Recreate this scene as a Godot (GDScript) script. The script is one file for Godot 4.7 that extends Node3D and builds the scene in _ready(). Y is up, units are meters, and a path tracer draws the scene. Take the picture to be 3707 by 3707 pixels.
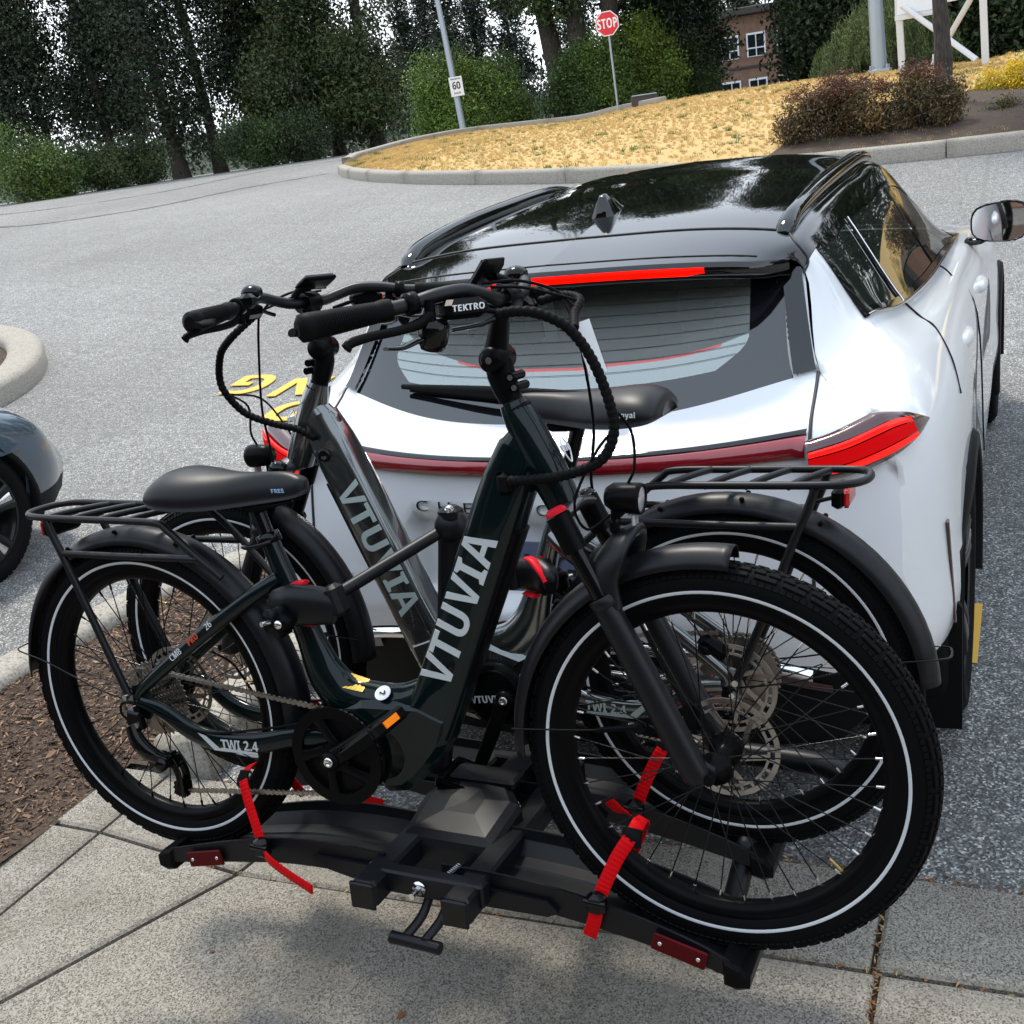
extends Node3D

# ---------------------------------------------------------------- scene order
# camera, sky, sun, exposure; terrain and paving; buildings and planting;
# the white car; the hitch rack; the two bicycles; small litter.

var M := {}          # materials
var rng := RandomNumberGenerator.new()

func _ready() -> void:
	rng.seed = 7741
	set_view()
	make_materials()
	build_ground()
	build_surroundings()
	build_white_car()
	build_grey_car()
	build_rack()
	build_bikes()
	build_litter()

func set_view() -> void:
	var cam := Camera3D.new()
	cam.name = "camera"
	cam.fov = 50.311
	cam.near = 0.05
	cam.far = 600.0
	add_child(cam)
	cam.transform = Transform3D(Basis(CAMX, CAMY, CAMZ), CAMP)
	cam.current = true
	var env := Environment.new()
	env.background_mode = Environment.BG_SKY
	var sky := Sky.new()
	var sm := ProceduralSkyMaterial.new()
	sm.sky_top_color = Color(0.80, 0.86, 0.93)
	sm.sky_horizon_color = Color(0.97, 0.98, 1.0)
	sm.sky_curve = 0.25
	sm.ground_bottom_color = Color(0.30, 0.30, 0.30)
	sm.ground_horizon_color = Color(0.55, 0.56, 0.57)
	sm.sky_energy_multiplier = 1.0
	sm.sun_angle_max = 1.0
	sky.sky_material = sm
	env.sky = sky
	env.background_energy_multiplier = 0.85
	env.tonemap_mode = Environment.TONE_MAPPER_LINEAR
	env.tonemap_exposure = 2.55
	env.sdfgi_enabled = true
	env.ssao_enabled = true
	env.ssil_enabled = true
	var we := WorldEnvironment.new()
	we.name = "environment"
	we.environment = env
	add_child(we)
	var sun := DirectionalLight3D.new()
	sun.name = "sun"
	sun.light_energy = 0.5
	sun.light_angular_distance = 10.0
	sun.light_color = Color(1.0, 0.97, 0.92)
	sun.shadow_enabled = true
	sun.look_at_from_position(Vector3(-5, 14, -6), Vector3.ZERO)
	add_child(sun)

# ---------------------------------------------------------------- helpers
func V(x: float, y: float, z: float) -> Vector3:
	return Vector3(x, y, z)

func std(col: Color, rough := 0.6, metal := 0.0) -> StandardMaterial3D:
	var m := StandardMaterial3D.new()
	m.albedo_color = col.linear_to_srgb()
	m.roughness = rough
	m.metallic = metal
	return m

func paint(col: Color, metal := 0.0, rough := 0.35) -> StandardMaterial3D:
	var m := std(col, rough, metal)
	m.clearcoat_enabled = true
	m.clearcoat = 1.0
	m.clearcoat_roughness = 0.03
	return m

func glassy(col: Color, a: float) -> StandardMaterial3D:
	var m := std(col, 0.02, 0.0)
	m.transparency = BaseMaterial3D.TRANSPARENCY_ALPHA
	m.albedo_color.a = a
	return m

func glow(col: Color, e: float, base := Color(0.2, 0.0, 0.0)) -> StandardMaterial3D:
	var m := std(base, 0.2)
	m.emission_enabled = true
	m.emission = col
	m.emission_energy_multiplier = e
	return m

func S() -> SurfaceTool:
	var st := SurfaceTool.new()
	st.begin(Mesh.PRIMITIVE_TRIANGLES)
	return st

func mesh_of(st: SurfaceTool) -> ArrayMesh:
	st.index()
	st.generate_normals()
	return st.commit()

func put(parent: Node, called: String, mesh: Mesh, mat: Material, xf := Transform3D()) -> MeshInstance3D:
	var o := MeshInstance3D.new()
	o.name = called
	o.mesh = mesh
	o.material_override = mat
	o.transform = xf
	parent.add_child(o, true)
	return o

func part(parent: Node, called: String, st: SurfaceTool, mat: Material, xf := Transform3D()) -> MeshInstance3D:
	return put(parent, called, mesh_of(st), mat, xf)

var taken := {}
func numbered(called: String) -> String:
	var n: int = taken.get(called, 0)
	taken[called] = n + 1
	return called if n == 0 else "%s_%03d" % [called, n]

func thing(called: String, label: String, category: String, xf := Transform3D(), group := "") -> Node3D:
	var o := Node3D.new()
	o.name = numbered(called)
	o.transform = xf
	add_child(o)
	tag(o, label, category, group)
	return o

func tag(o: Node, label: String, category := "", group := "", kind := "") -> void:
	if label: o.set_meta("label", label)
	if category: o.set_meta("category", category)
	if group: o.set_meta("group", group)
	if kind: o.set_meta("kind", kind)

func holder(parent: Node, called: String, xf := Transform3D()) -> Node3D:
	var o := Node3D.new()
	o.name = called
	o.transform = xf
	parent.add_child(o, true)
	return o

func tri(st: SurfaceTool, a: Vector3, b: Vector3, c: Vector3) -> void:
	st.add_vertex(a); st.add_vertex(b); st.add_vertex(c)

func quad(st: SurfaceTool, a: Vector3, b: Vector3, c: Vector3, d: Vector3) -> void:
	tri(st, a, b, c)
	tri(st, a, c, d)

func grid(st: SurfaceTool, rows: Array, wrap_v := false, wrap_u := false) -> void:
	var nu := rows.size()
	for i in (nu if wrap_u else nu - 1):
		var a: PackedVector3Array = rows[i]
		var b: PackedVector3Array = rows[(i + 1) % nu]
		var nv := a.size()
		for j in (nv if wrap_v else nv - 1):
			var k := (j + 1) % nv
			quad(st, a[j], a[k], b[k], b[j])

func flat(st: SurfaceTool) -> SurfaceTool:
	st.set_smooth_group(-1)
	return st

func curve(pts: Array, n: int, closed := false) -> PackedVector3Array:
	# Catmull-Rom through the points, n steps a span
	var out := PackedVector3Array()
	var c := pts.size()
	for i in (c if closed else c - 1):
		var p0: Vector3 = pts[(i - 1 + c) % c] if closed or i > 0 else pts[0] * 2.0 - pts[1]
		var p1: Vector3 = pts[i]
		var p2: Vector3 = pts[(i + 1) % c]
		var p3: Vector3 = pts[(i + 2) % c] if closed or i < c - 2 else pts[c - 1] * 2.0 - pts[c - 2]
		for k in n:
			out.append(p1.cubic_interpolate(p2, p0, p3, float(k) / n))
	if not closed:
		out.append(pts[c - 1])
	return out

func fcurve(vals: Array, n: int) -> Array:
	var out := []
	var c := vals.size()
	for i in c - 1:
		var p0: float = vals[i - 1] if i > 0 else vals[0]
		var p3: float = vals[i + 2] if i < c - 2 else vals[c - 1]
		for k in n:
			out.append(cubic_interpolate(vals[i], vals[i + 1], p0, p3, float(k) / n))
	out.append(vals[c - 1])
	return out

func at_of(v: Variant, i: int, n: int) -> float:
	if v is float or v is int:
		return float(v)
	var a: Array = v
	var t := float(i) / maxf(1.0, n - 1) * (a.size() - 1)
	var k := mini(int(t), a.size() - 2)
	return lerpf(a[k], a[k + 1], t - k)

# a tube along a path; ra = radius along side, rb = radius along the frame's normal; power > 2 makes a rounded box section
func tube(st: SurfaceTool, path: PackedVector3Array, ra: Variant, sides := 10, rb: Variant = null, side_axis := Vector3.ZERO, power := 2.0, caps := true) -> void:
	var n := path.size()
	var rows := []
	var prev := Vector3.ZERO
	for i in n:
		var t := (path[mini(i + 1, n - 1)] - path[maxi(i - 1, 0)]).normalized()
		var s := side_axis
		if s == Vector3.ZERO:
			s = prev
			if s == Vector3.ZERO:
				s = Vector3.UP if absf(t.y) < 0.9 else Vector3.RIGHT
		s = (s - t * s.dot(t)).normalized()
		prev = s
		var b := t.cross(s)
		var r1 := at_of(ra, i, n)
		var r2 := r1 if rb == null else at_of(rb, i, n)
		var row := PackedVector3Array()
		for k in sides:
			var a := TAU * k / sides
			var ca := cos(a)
			var sa := sin(a)
			if power != 2.0:
				var m := pow(pow(absf(ca), power) + pow(absf(sa), power), -1.0 / power)
				ca *= m
				sa *= m
			row.append(path[i] + s * (ca * r1) + b * (sa * r2))
		rows.append(row)
	grid(st, rows, true)
	if caps:
		for e in [0, n - 1]:
			var row: PackedVector3Array = rows[e]
			var c := path[e]
			st.set_smooth_group(e + 2)
			for k in sides:
				tri(st, c, row[k], row[(k + 1) % sides])
		st.set_smooth_group(0)

func rod(st: SurfaceTool, a: Vector3, b: Vector3, r: float, sides := 8, r2 := -1.0) -> void:
	tube(st, PackedVector3Array([a, b]), [r, r if r2 < 0 else r2], sides)

# surface of revolution about the z axis of xf; profile = [radius, z]
func lathe(st: SurfaceTool, profile: Array, xf := Transform3D(), n := 32, closed := false, a0 := 0.0, a1 := TAU) -> void:
	var rows := []
	var whole := is_equal_approx(a1 - a0, TAU)
	for i in (n if whole else n + 1):
		var a := a0 + (a1 - a0) * i / n
		var row := PackedVector3Array()
		for p in profile:
			row.append(xf * Vector3(cos(a) * p[0], sin(a) * p[0], p[1]))
		rows.append(row)
	grid(st, rows, closed, whole)

func face_to(dir: Vector3, at := Vector3.ZERO) -> Transform3D:
	# frame whose z axis points along dir
	var z := dir.normalized()
	var x := (Vector3.UP if absf(z.y) < 0.95 else Vector3.RIGHT).cross(z).normalized()
	return Transform3D(Basis(x, z.cross(x), z), at)

# box with chamfered edges
func box(st: SurfaceTool, c: Vector3, size: Vector3, bev := 0.0, xf := Transform3D()) -> void:
	var h := size * 0.5
	var b := minf(bev, minf(h.x, minf(h.y, h.z)) * 0.9)
	st.set_smooth_group(-1)
	if b <= 0.0:
		var p := []
		for i in 8:
			p.append(xf * (c + Vector3(h.x if i & 1 else -h.x, h.y if i & 2 else -h.y, h.z if i & 4 else -h.z)))
		for f in [[0, 2, 3, 1], [4, 5, 7, 6], [0, 1, 5, 4], [2, 6, 7, 3], [0, 4, 6, 2], [1, 3, 7, 5]]:
			quad(st, p[f[0]], p[f[1]], p[f[2]], p[f[3]])
	else:
		# three rings of rounded rectangle: bottom inset, sides, top inset
		var rows := []
		for l in [[-h.y, b], [-h.y + b, 0.0], [h.y - b, 0.0], [h.y, b]]:
			var row := PackedVector3Array()
			var ix: float = h.x - l[1]
			var iz: float = h.z - l[1]
			for q in [[ix, iz - b], [ix - b, iz], [-ix + b, iz], [-ix, iz - b], [-ix, -iz + b], [-ix + b, -iz], [ix - b, -iz], [ix, -iz + b]]:
				row.append(xf * (c + Vector3(q[0], l[0], q[1])))
			rows.append(row)
		grid(st, rows, true)
		for e in [0, 3]:
			var row: PackedVector3Array = rows[e]
			for k in range(1, 7):
				tri(st, row[0], row[k], row[k + 1])
	st.set_smooth_group(0)

# prism of a polygon (xy of xf) from z0 to z1 with chamfer
func prism(st: SurfaceTool, poly: PackedVector2Array, z0: float, z1: float, xf := Transform3D(), bev := 0.0) -> void:
	st.set_smooth_group(-1)
	var rings := [[z0, 0.0], [z1, 0.0]]
	if bev > 0.0:
		rings = [[z0, bev], [z0 + bev, 0.0], [z1 - bev, 0.0], [z1, bev]]
	var c := Vector2.ZERO
	for p in poly: c += p
	c /= poly.size()
	var rows := []
	for r in rings:
		var row := PackedVector3Array()
		for p in poly:
			var q: Vector2 = p
			if r[1] > 0.0:
				q = p + (c - p).normalized() * minf(r[1] * 1.3, (c - p).length() * 0.5)
			row.append(xf * Vector3(q.x, q.y, r[0]))
		rows.append(row)
	grid(st, rows, true)
	var idx := Geometry2D.triangulate_polygon(poly)
	for e in [0, rows.size() - 1]:
		var row: PackedVector3Array = rows[e]
		for k in idx.size() / 3:
			tri(st, row[idx[k * 3]], row[idx[k * 3 + 1]], row[idx[k * 3 + 2]])
	st.set_smooth_group(0)

func ball(st: SurfaceTool, c: Vector3, r: Vector3, n := 10, xf := Transform3D()) -> void:
	var prof := []
	for i in n + 1:
		var a := -PI / 2 + PI * i / n
		prof.append([cos(a), sin(a)])
	lathe(st, prof, xf * Transform3D(Basis.from_scale(r), c), n * 2)

func ngon(c: Vector2, r: float, n: int, turn := 0.0) -> PackedVector2Array:
	var o := PackedVector2Array()
	for i in n:
		o.append(c + Vector2.from_angle(turn + TAU * i / n) * r)
	return o

var fonts := {}
func text_mesh(s: String, size: float, depth := 0.001, weight := 700, family := "Droid Sans") -> TextMesh:
	var key := family + str(weight)
	if not fonts.has(key):
		var f := SystemFont.new()
		f.font_names = PackedStringArray([family])
		f.font_weight = weight
		fonts[key] = f
	var t := TextMesh.new()
	t.font = fonts[key]
	t.text = s
	t.font_size = 64
	t.pixel_size = size / 46.0
	t.depth = depth
	t.curve_step = 2.0
	return t

func letters(parent: Node, called: String, s: String, size: float, mat: Material, at: Vector3, along: Vector3, up: Vector3, squeeze := 1.0, depth := 0.0012, weight := 700) -> MeshInstance3D:
	var x := along.normalized()
	var z := x.cross(up).normalized()
	var y := z.cross(x)
	return put(parent, called, text_mesh(s, size, depth, weight), mat, Transform3D(Basis(x * squeeze, y, z), at))

func noise_tex(w: int, freq: float, kind: int, ramp: Array, seed_n := 1, oct := 4, nrm := false, bump := 4.0) -> NoiseTexture2D:
	var n := FastNoiseLite.new()
	n.noise_type = kind
	n.seed = seed_n
	n.frequency = freq
	n.fractal_octaves = oct
	var t := NoiseTexture2D.new()
	t.width = w
	t.height = w
	t.seamless = true
	t.noise = n
	t.generate_mipmaps = false
	if nrm:
		t.as_normal_map = true
		t.bump_strength = bump
	elif ramp.size():
		var g := Gradient.new()
		var offs := PackedFloat32Array()
		var cols := PackedColorArray()
		for r in ramp:
			offs.append(r[0])
			cols.append((r[1] as Color).linear_to_srgb())
		g.offsets = offs
		g.colors = cols
		t.color_ramp = g
	return t

func tri_map(m: StandardMaterial3D, metres: float, world := true) -> StandardMaterial3D:
	m.uv1_triplanar = true
	m.uv1_world_triplanar = world
	m.uv1_scale = Vector3.ONE / metres
	return m
const CAMX := Vector3(0.905018, -0.134952, -0.403399)
const CAMY := Vector3(-0.018682, 0.934814, -0.354645)
const CAMZ := Vector3(0.424963, 0.328496, 0.843502)
const CAMP := Vector3(1.090000, 1.773114, 3.096467)
# ---------------------------------------------------------------- materials
func speckle(size: int, freq: float, ramp: Array, seed_n: int) -> NoiseTexture2D:
	var t := noise_tex(size, freq, FastNoiseLite.TYPE_CELLULAR, ramp, seed_n, 1)
	var n: FastNoiseLite = t.noise
	n.cellular_return_type = FastNoiseLite.RETURN_CELL_VALUE
	n.cellular_jitter = 1.0
	n.fractal_type = FastNoiseLite.FRACTAL_NONE
	return t

func g3(v: float, r := 1.0, g := 1.0, b := 1.0) -> Color:
	return Color(v * r, v * g, v * b)

func make_materials() -> void:
	var SX := FastNoiseLite.TYPE_SIMPLEX_SMOOTH
	# ground
	var m := std(Color(1, 1, 1), 0.72)
	m.vertex_color_use_as_albedo = true
	m.albedo_texture = speckle(1024, 0.19, [[0.0, g3(0.085)], [0.35, g3(0.130, 1.0, 0.99, 0.97)], [0.66, g3(0.215, 1.0, 0.99, 0.965)], [0.82, g3(0.33, 1.0, 0.985, 0.95)], [0.95, g3(0.60, 1.0, 0.97, 0.93)], [1.0, g3(0.75)]], 11)
	m.heightmap_enabled = true
	m.heightmap_texture = speckle(1024, 0.19, [[0.0, g3(0.0)], [0.4, g3(0.25)], [0.7, g3(0.7)], [1.0, g3(1.0)]], 11)
	m.heightmap_scale = 0.35
	m.detail_enabled = true
	m.detail_blend_mode = BaseMaterial3D.BLEND_MODE_MUL
	m.detail_albedo = speckle(1024, 0.21, [[0.0, g3(0.62)], [0.40, g3(0.84)], [0.75, g3(0.95)], [1.0, g3(1.0)]], 57)
	m.detail_uv_layer = BaseMaterial3D.DETAIL_UV_2
	m.uv2_triplanar = true
	m.uv2_world_triplanar = true
	m.uv2_scale = Vector3.ONE / 5.3
	M.asphalt = tri_map(m, 1.15)
	m = std(Color(1, 1, 1), 0.88)
	m.albedo_texture = speckle(1024, 0.26, [[0.0, g3(0.085, 1.0, 0.90, 0.74)], [0.14, g3(0.135, 1.0, 0.90, 0.75)], [0.32, g3(0.225, 1.0, 0.905, 0.755)], [0.75, g3(0.290, 1.0, 0.915, 0.77)], [1.0, g3(0.38, 1.0, 0.93, 0.81)]], 23)
	m.heightmap_enabled = true
	m.heightmap_texture = speckle(1024, 0.26, [[0.0, g3(0.0)], [0.35, g3(0.7)], [1.0, g3(1.0)]], 23)
	m.heightmap_scale = 0.16
	m.detail_enabled = true
	m.detail_blend_mode = BaseMaterial3D.BLEND_MODE_MUL
	m.detail_albedo = noise_tex(512, 0.010, SX, [[0.0, g3(0.66, 1.0, 0.97, 0.92)], [0.45, g3(0.88)], [1.0, g3(1.0)]], 31, 6)
	m.detail_uv_layer = BaseMaterial3D.DETAIL_UV_2
	m.uv2_triplanar = true
	m.uv2_world_triplanar = true
	m.uv2_scale = Vector3.ONE / 2.6
	M.concrete = tri_map(m, 0.80)
	m = std(Color(1, 1, 1), 0.9)
	m.albedo_texture = speckle(512, 0.14, [[0.0, g3(0.12, 1.0, 0.92, 0.80)], [0.14, g3(0.22, 1.0, 0.92, 0.80)], [0.3, g3(0.28, 1.0, 0.90, 0.75)], [1.0, g3(0.37, 1.0, 0.91, 0.77)]], 41)
	m.heightmap_enabled = true
	m.heightmap_texture = m.albedo_texture
	m.heightmap_scale = 0.35
	M.kerb = tri_map(m, 0.55)
	m = std(Color(1, 1, 1), 0.95)
	m.albedo_texture = noise_tex(512, 0.05, SX, [[0.0, Color(0.016, 0.011, 0.008)], [0.5, Color(0.048, 0.030, 0.020)], [1.0, Color(0.105, 0.066, 0.042)]], 3, 5)
	M.soil = tri_map(m, 0.6)
	m = std(Color(1, 1, 1), 0.9)
	m.vertex_color_use_as_albedo = true
	M.chips = m
	m = std(Color(1, 1, 1), 0.95)
	m.albedo_texture = noise_tex(512, 0.06, SX, [[0.0, Color(0.26, 0.165, 0.060)], [0.5, Color(0.47, 0.32, 0.125)], [1.0, Color(0.62, 0.45, 0.20)]], 8, 5)
	M.turf = tri_map(m, 1.3)
	m = std(Color(1, 1, 1), 0.8)
	m.vertex_color_use_as_albedo = true
	m.backlight_enabled = true
	m.backlight = Color(0.25, 0.25, 0.2)
	M.blade = m
	m = std(Color(1, 1, 1), 0.55)
	m.vertex_color_use_as_albedo = true
	m.backlight_enabled = true
	m.backlight = Color(0.45, 0.45, 0.35)
	M.leaf = m
	m = std(Color(1, 1, 1), 0.95)
	m.albedo_texture = noise_tex(256, 0.05, SX, [[0.0, Color(0.018, 0.014, 0.011)], [0.5, Color(0.050, 0.040, 0.032)], [1.0, Color(0.105, 0.088, 0.072)]], 14, 5)
	m.heightmap_enabled = true
	m.heightmap_texture = noise_tex(256, 0.05, SX, [[0.0, g3(0.0)], [1.0, g3(1.0)]], 14, 5)
	m.heightmap_scale = 2.0
	tri_map(m, 1.0)
	m.uv1_scale = Vector3(1.6, 0.35, 1.6)
	M.bark = m
	M.tar = std(Color(0.075, 0.073, 0.072), 0.85)
	m = std(Color(0.66, 0.38, 0.055), 0.8)
	M.road_yellow = m
	M.far_wood = std(Color(0.022, 0.034, 0.017), 0.95)
	M.wood_white = std(Color(0.62, 0.62, 0.62), 0.7)
	M.panel_white = std(Color(0.72, 0.74, 0.77), 0.6)
	M.galvanised = std(Color(0.34, 0.38, 0.42), 0.45, 0.4)
	M.sign_red = std(Color(0.62, 0.012, 0.018), 0.4)
	M.sign_white = std(Color(0.78, 0.78, 0.78), 0.5)
	M.ink = std(Color(0.012, 0.012, 0.014), 0.6)
	m = std(Color(1, 1, 1), 0.9)
	m.albedo_texture = noise_tex(256, 0.03, SX, [[0.0, Color(0.16, 0.090, 0.060)], [1.0, Color(0.25, 0.15, 0.105)]], 9, 4)
	M.stucco = tri_map(m, 3.0)
	M.stucco_dark = std(Color(0.055, 0.045, 0.040), 0.8)
	M.window_dark = std(Color(0.012, 0.016, 0.020), 0.05)
	# bicycles
	M.rubber = std(Color(0.0040, 0.0040, 0.0045), 0.62)
	M.black_rubber = std(Color(0.0050, 0.0050, 0.0055), 0.55)
	M.black_matte = std(Color(0.0055, 0.0055, 0.0070), 0.40)
	M.black_satin = std(Color(0.0035, 0.0035, 0.0040), 0.32)
	M.black_gloss = std(Color(0.0030, 0.0030, 0.0035), 0.12)
	M.saddle = std(Color(0.0065, 0.0065, 0.0080), 0.42)
	M.reflective = std(Color(0.60, 0.62, 0.64), 0.35)
	M.silver = std(Color(0.70, 0.70, 0.70), 0.22, 1.0)
	M.steel = std(Color(0.40, 0.385, 0.37), 0.33, 1.0)
	M.chain_steel = std(Color(0.36, 0.335, 0.30), 0.34, 1.0)
	M.dark_metal = std(Color(0.10, 0.10, 0.105), 0.30, 0.9)
	M.brass = std(Color(0.62, 0.44, 0.14), 0.25, 1.0)
	M.green_paint = paint(Color(0.0010, 0.0060, 0.0066), 0.0, 0.30)
	M.grey_paint = paint(Color(0.145, 0.155, 0.153), 0.9, 0.20)
	M.green_paint.clearcoat = 0.45
	M.green_paint.metallic_specular = 0.2
	M.decal_grey = std(Color(0.50, 0.53, 0.53), 0.4)
	M.decal_mint = std(Color(0.42, 0.49, 0.465), 0.4)
	M.decal_white = std(Color(0.70, 0.71, 0.72), 0.45)
	M.decal_red = std(Color(0.55, 0.075, 0.03), 0.45)
	M.decal_blue = std(Color(0.25, 0.42, 0.70), 0.45)
	M.label_yellow = std(Color(0.72, 0.47, 0.03), 0.45)
	M.red_cap = std(Color(0.50, 0.010, 0.022), 0.3)
	M.red_lens = std(Color(0.42, 0.010, 0.012), 0.12)
	M.amber = std(Color(0.80, 0.19, 0.012), 0.25)
	M.lamp_lens = std(Color(0.62, 0.63, 0.64), 0.10, 0.5)
	M.screen = std(Color(0.010, 0.014, 0.016), 0.06)
	# hitch rack
	M.rack_black = std(Color(0.0040, 0.0043, 0.0062), 0.42)
	M.strap_red = std(Color(0.60, 0.004, 0.007), 0.5)
	M.red_trim = std(Color(0.58, 0.010, 0.020), 0.4)
	M.reflector_red = std(Color(0.075, 0.0018, 0.0035), 0.3)
	M.reflector_red.metallic_specular = 0.22
	# cars
	M.tail_bright = glow(Color(1.0, 0.08, 0.03), 0.40, Color(0.40, 0.006, 0.006))
	M.white_paint = paint(Color(0.70, 0.712, 0.73), 0.0, 0.35)
	M.black_paint = std(Color(0.0030, 0.0030, 0.0035), 0.035)
	M.black_paint.metallic_specular = 0.55
	M.plastic = std(Color(0.0085, 0.0085, 0.0090), 0.5)
	M.car_glass = glassy(Color(0.74, 0.82, 0.785), 0.012)
	M.car_glass.metallic = 0.44
	M.side_glass = glassy(Color(0.012, 0.016, 0.014), 0.86)
	M.frit = std(Color(0.0065, 0.0065, 0.0085), 0.04)
	M.frit.metallic_specular = 0.75
	M.brake_glow = glow(Color(1.0, 0.03, 0.0), 0.9, Color(0.30, 0.002, 0.001))
	M.tail_glow = glow(Color(1.0, 0.03, 0.02), 0.14, Color(0.36, 0.003, 0.006))
	M.tail_red = paint(Color(0.22, 0.003, 0.010), 0.0, 0.2)
	M.tail_dark = paint(Color(0.045, 0.003, 0.005), 0.0, 0.15)
	M.tyre = std(Color(0.0065, 0.0065, 0.0070), 0.7)
	M.alloy = std(Color(0.30, 0.30, 0.31), 0.3, 1.0)
	M.alloy_dark = std(Color(0.012, 0.012, 0.013), 0.22)
	M.chrome = std(Color(0.72, 0.72, 0.73), 0.08, 1.0)
	M.plate = std(Color(0.12, 0.15, 0.24), 0.5)
	M.seat_cloth = std(Color(0.020, 0.020, 0.022), 0.85)
	M.mirror = std(Color(0.80, 0.80, 0.82), 0.02, 1.0)
	M.blue_paint = paint(Color(0.060, 0.090, 0.120), 0.35, 0.3)
	M.leaf_brown = std(Color(0.20, 0.070, 0.025), 0.85)
	for k in ["rubber", "black_rubber", "black_satin", "plastic", "tyre", "seat_cloth", "strap_red", "brake_glow", "tail_glow", "red_trim", "red_cap", "amber"]:
		(M[k] as StandardMaterial3D).metallic_specular = 0.17
	for k in ["black_gloss", "alloy_dark", "rack_black", "saddle", "black_matte"]:
		(M[k] as StandardMaterial3D).metallic_specular = 0.36
# ---------------------------------------------------------------- terrain and paving
const HILL := [[0.0, 0.0], [7.0, 0.0], [9.0, 0.05], [11.0, 0.20], [13.0, 0.45], [15.2, 0.72], [17.5, 0.96], [20.0, 1.17], [25.0, 1.36], [34.0, 1.55], [45.0, 1.68], [60.0, 1.72], [100.0, 1.2], [500.0, -4.0]]

# the lot is a plane that climbs towards the road round it
func lot_height(x: float, z: float) -> float:
	var d := Vector2(x - 1.0, z - 3.0).length()
	for i in range(1, HILL.size()):
		if d <= HILL[i][0]:
			return lerpf(HILL[i - 1][1], HILL[i][1], (d - HILL[i - 1][0]) / (HILL[i][0] - HILL[i - 1][0]))
	return -4.0

func kerb_along(path: PackedVector3Array, width: float, height: float, called: String, parent: Node = self) -> MeshInstance3D:
	# rounded kerb swept along a ground line; section in (across, up)
	var sec := [[-0.5, -0.12], [-0.5, 0.70], [-0.44, 0.88], [-0.30, 0.98], [0.0, 1.0], [0.30, 0.98], [0.44, 0.88], [0.5, 0.70], [0.5, -0.12]]
	var rows := []
	var n := path.size()
	for i in n:
		var t := path[mini(i + 1, n - 1)] - path[maxi(i - 1, 0)]
		t.y = 0
		t = t.normalized()
		var side := Vector3(-t.z, 0, t.x)
		var row := PackedVector3Array()
		for q in sec:
			row.append(path[i] + side * (q[0] * width) + Vector3(0, q[1] * height, 0))
		rows.append(row)
	var st := S()
	grid(st, rows)
	for e in [0, n - 1]:
		var row: PackedVector3Array = rows[e]
		for k in range(1, row.size() - 1):
			tri(st, row[0], row[k], row[k + 1])
	var o := part(parent, numbered(called) if parent == self else called, st, M.kerb)
	if parent == self: tag(o, "", "", "", "structure")
	return o

# a kerb cast in lengths with open joints between them
func kerb_stones(path: PackedVector3Array, width: float, height: float, each: float) -> void:
	var h := holder(self, numbered("kerb"))
	tag(h, "pale jointed concrete kerb round the grass island", "", "", "structure")
	var c := Curve3D.new()
	for p in path: c.add_point(p)
	var total := c.get_baked_length()
	var at := 0.0
	while at < total:
		var l := minf(each * rng.randf_range(0.85, 1.15), total - at)
		var seg := PackedVector3Array()
		for i in 9: seg.append(c.sample_baked(at + 0.008 + (l - 0.016) * i / 8.0) + V(0, rng.randf_range(-0.004, 0.004) if i == 0 else 0.0, 0))
		kerb_along(seg, width * rng.randf_range(0.98, 1.02), height * rng.randf_range(0.98, 1.02), "kerb_stone", h)
		at += l

func slab(parent: Node, poly: PackedVector2Array, top: float) -> void:
	# poly in x,z; chamfered arris
	var st := S()
	var inset: Array = Geometry2D.offset_polygon(poly, -0.009, Geometry2D.JOIN_MITER)
	var inner: PackedVector2Array = inset[0]
	if inner.size() != poly.size():
		inner = poly
	# match starting corner
	var k0 := 0
	var best := 1e9
	for k in inner.size():
		var d := inner[k].distance_to(poly[0])
		if d < best:
			best = d
			k0 = k
	st.set_smooth_group(-1)
	var n := poly.size()
	for k in n:
		var a := poly[k]
		var b := poly[(k + 1) % n]
		var c := inner[(k0 + k) % n]
		var d := inner[(k0 + k + 1) % n]
		quad(st, V(a.x, top - 0.08, a.y), V(b.x, top - 0.08, b.y), V(b.x, top - 0.006, b.y), V(a.x, top - 0.006, a.y))
		quad(st, V(a.x, top - 0.006, a.y), V(b.x, top - 0.006, b.y), V(d.x, top, d.y), V(c.x, top, c.y))
	var idx := Geometry2D.triangulate_polygon(inner)
	for k in idx.size() / 3:
		var p := inner[idx[k * 3]]
		var q := inner[idx[k * 3 + 1]]
		var r := inner[idx[k * 3 + 2]]
		tri(st, V(p.x, top, p.y), V(q.x, top, q.y), V(r.x, top, r.y))
	part(parent, "slab", st, M.concrete)

func multi(parent: Node, called: String, mesh: Mesh, mat: Material, xfs: Array, cols: Array) -> MultiMeshInstance3D:
	var mm := MultiMesh.new()
	mm.transform_format = MultiMesh.TRANSFORM_3D
	mm.use_colors = cols.size() > 0
	mm.mesh = mesh
	mm.instance_count = xfs.size()
	for i in xfs.size():
		mm.set_instance_transform(i, xfs[i])
		if cols.size(): mm.set_instance_color(i, cols[i])
	var o := MultiMeshInstance3D.new()
	o.name = called
	o.multimesh = mm
	o.material_override = mat
	parent.add_child(o, true)
	return o

func chip_mesh() -> ArrayMesh:
	var st := S()
	st.set_color(Color.WHITE)
	prism(st, PackedVector2Array([Vector2(-0.5, -0.10), Vector2(-0.2, -0.16), Vector2(0.4, -0.12), Vector2(0.5, 0.02), Vector2(0.1, 0.16), Vector2(-0.45, 0.09)]), -0.04, 0.04)
	return mesh_of(st)

func inside(poly: PackedVector2Array, p: Vector2) -> bool:
	return Geometry2D.is_point_in_polygon(p, poly)

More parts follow.
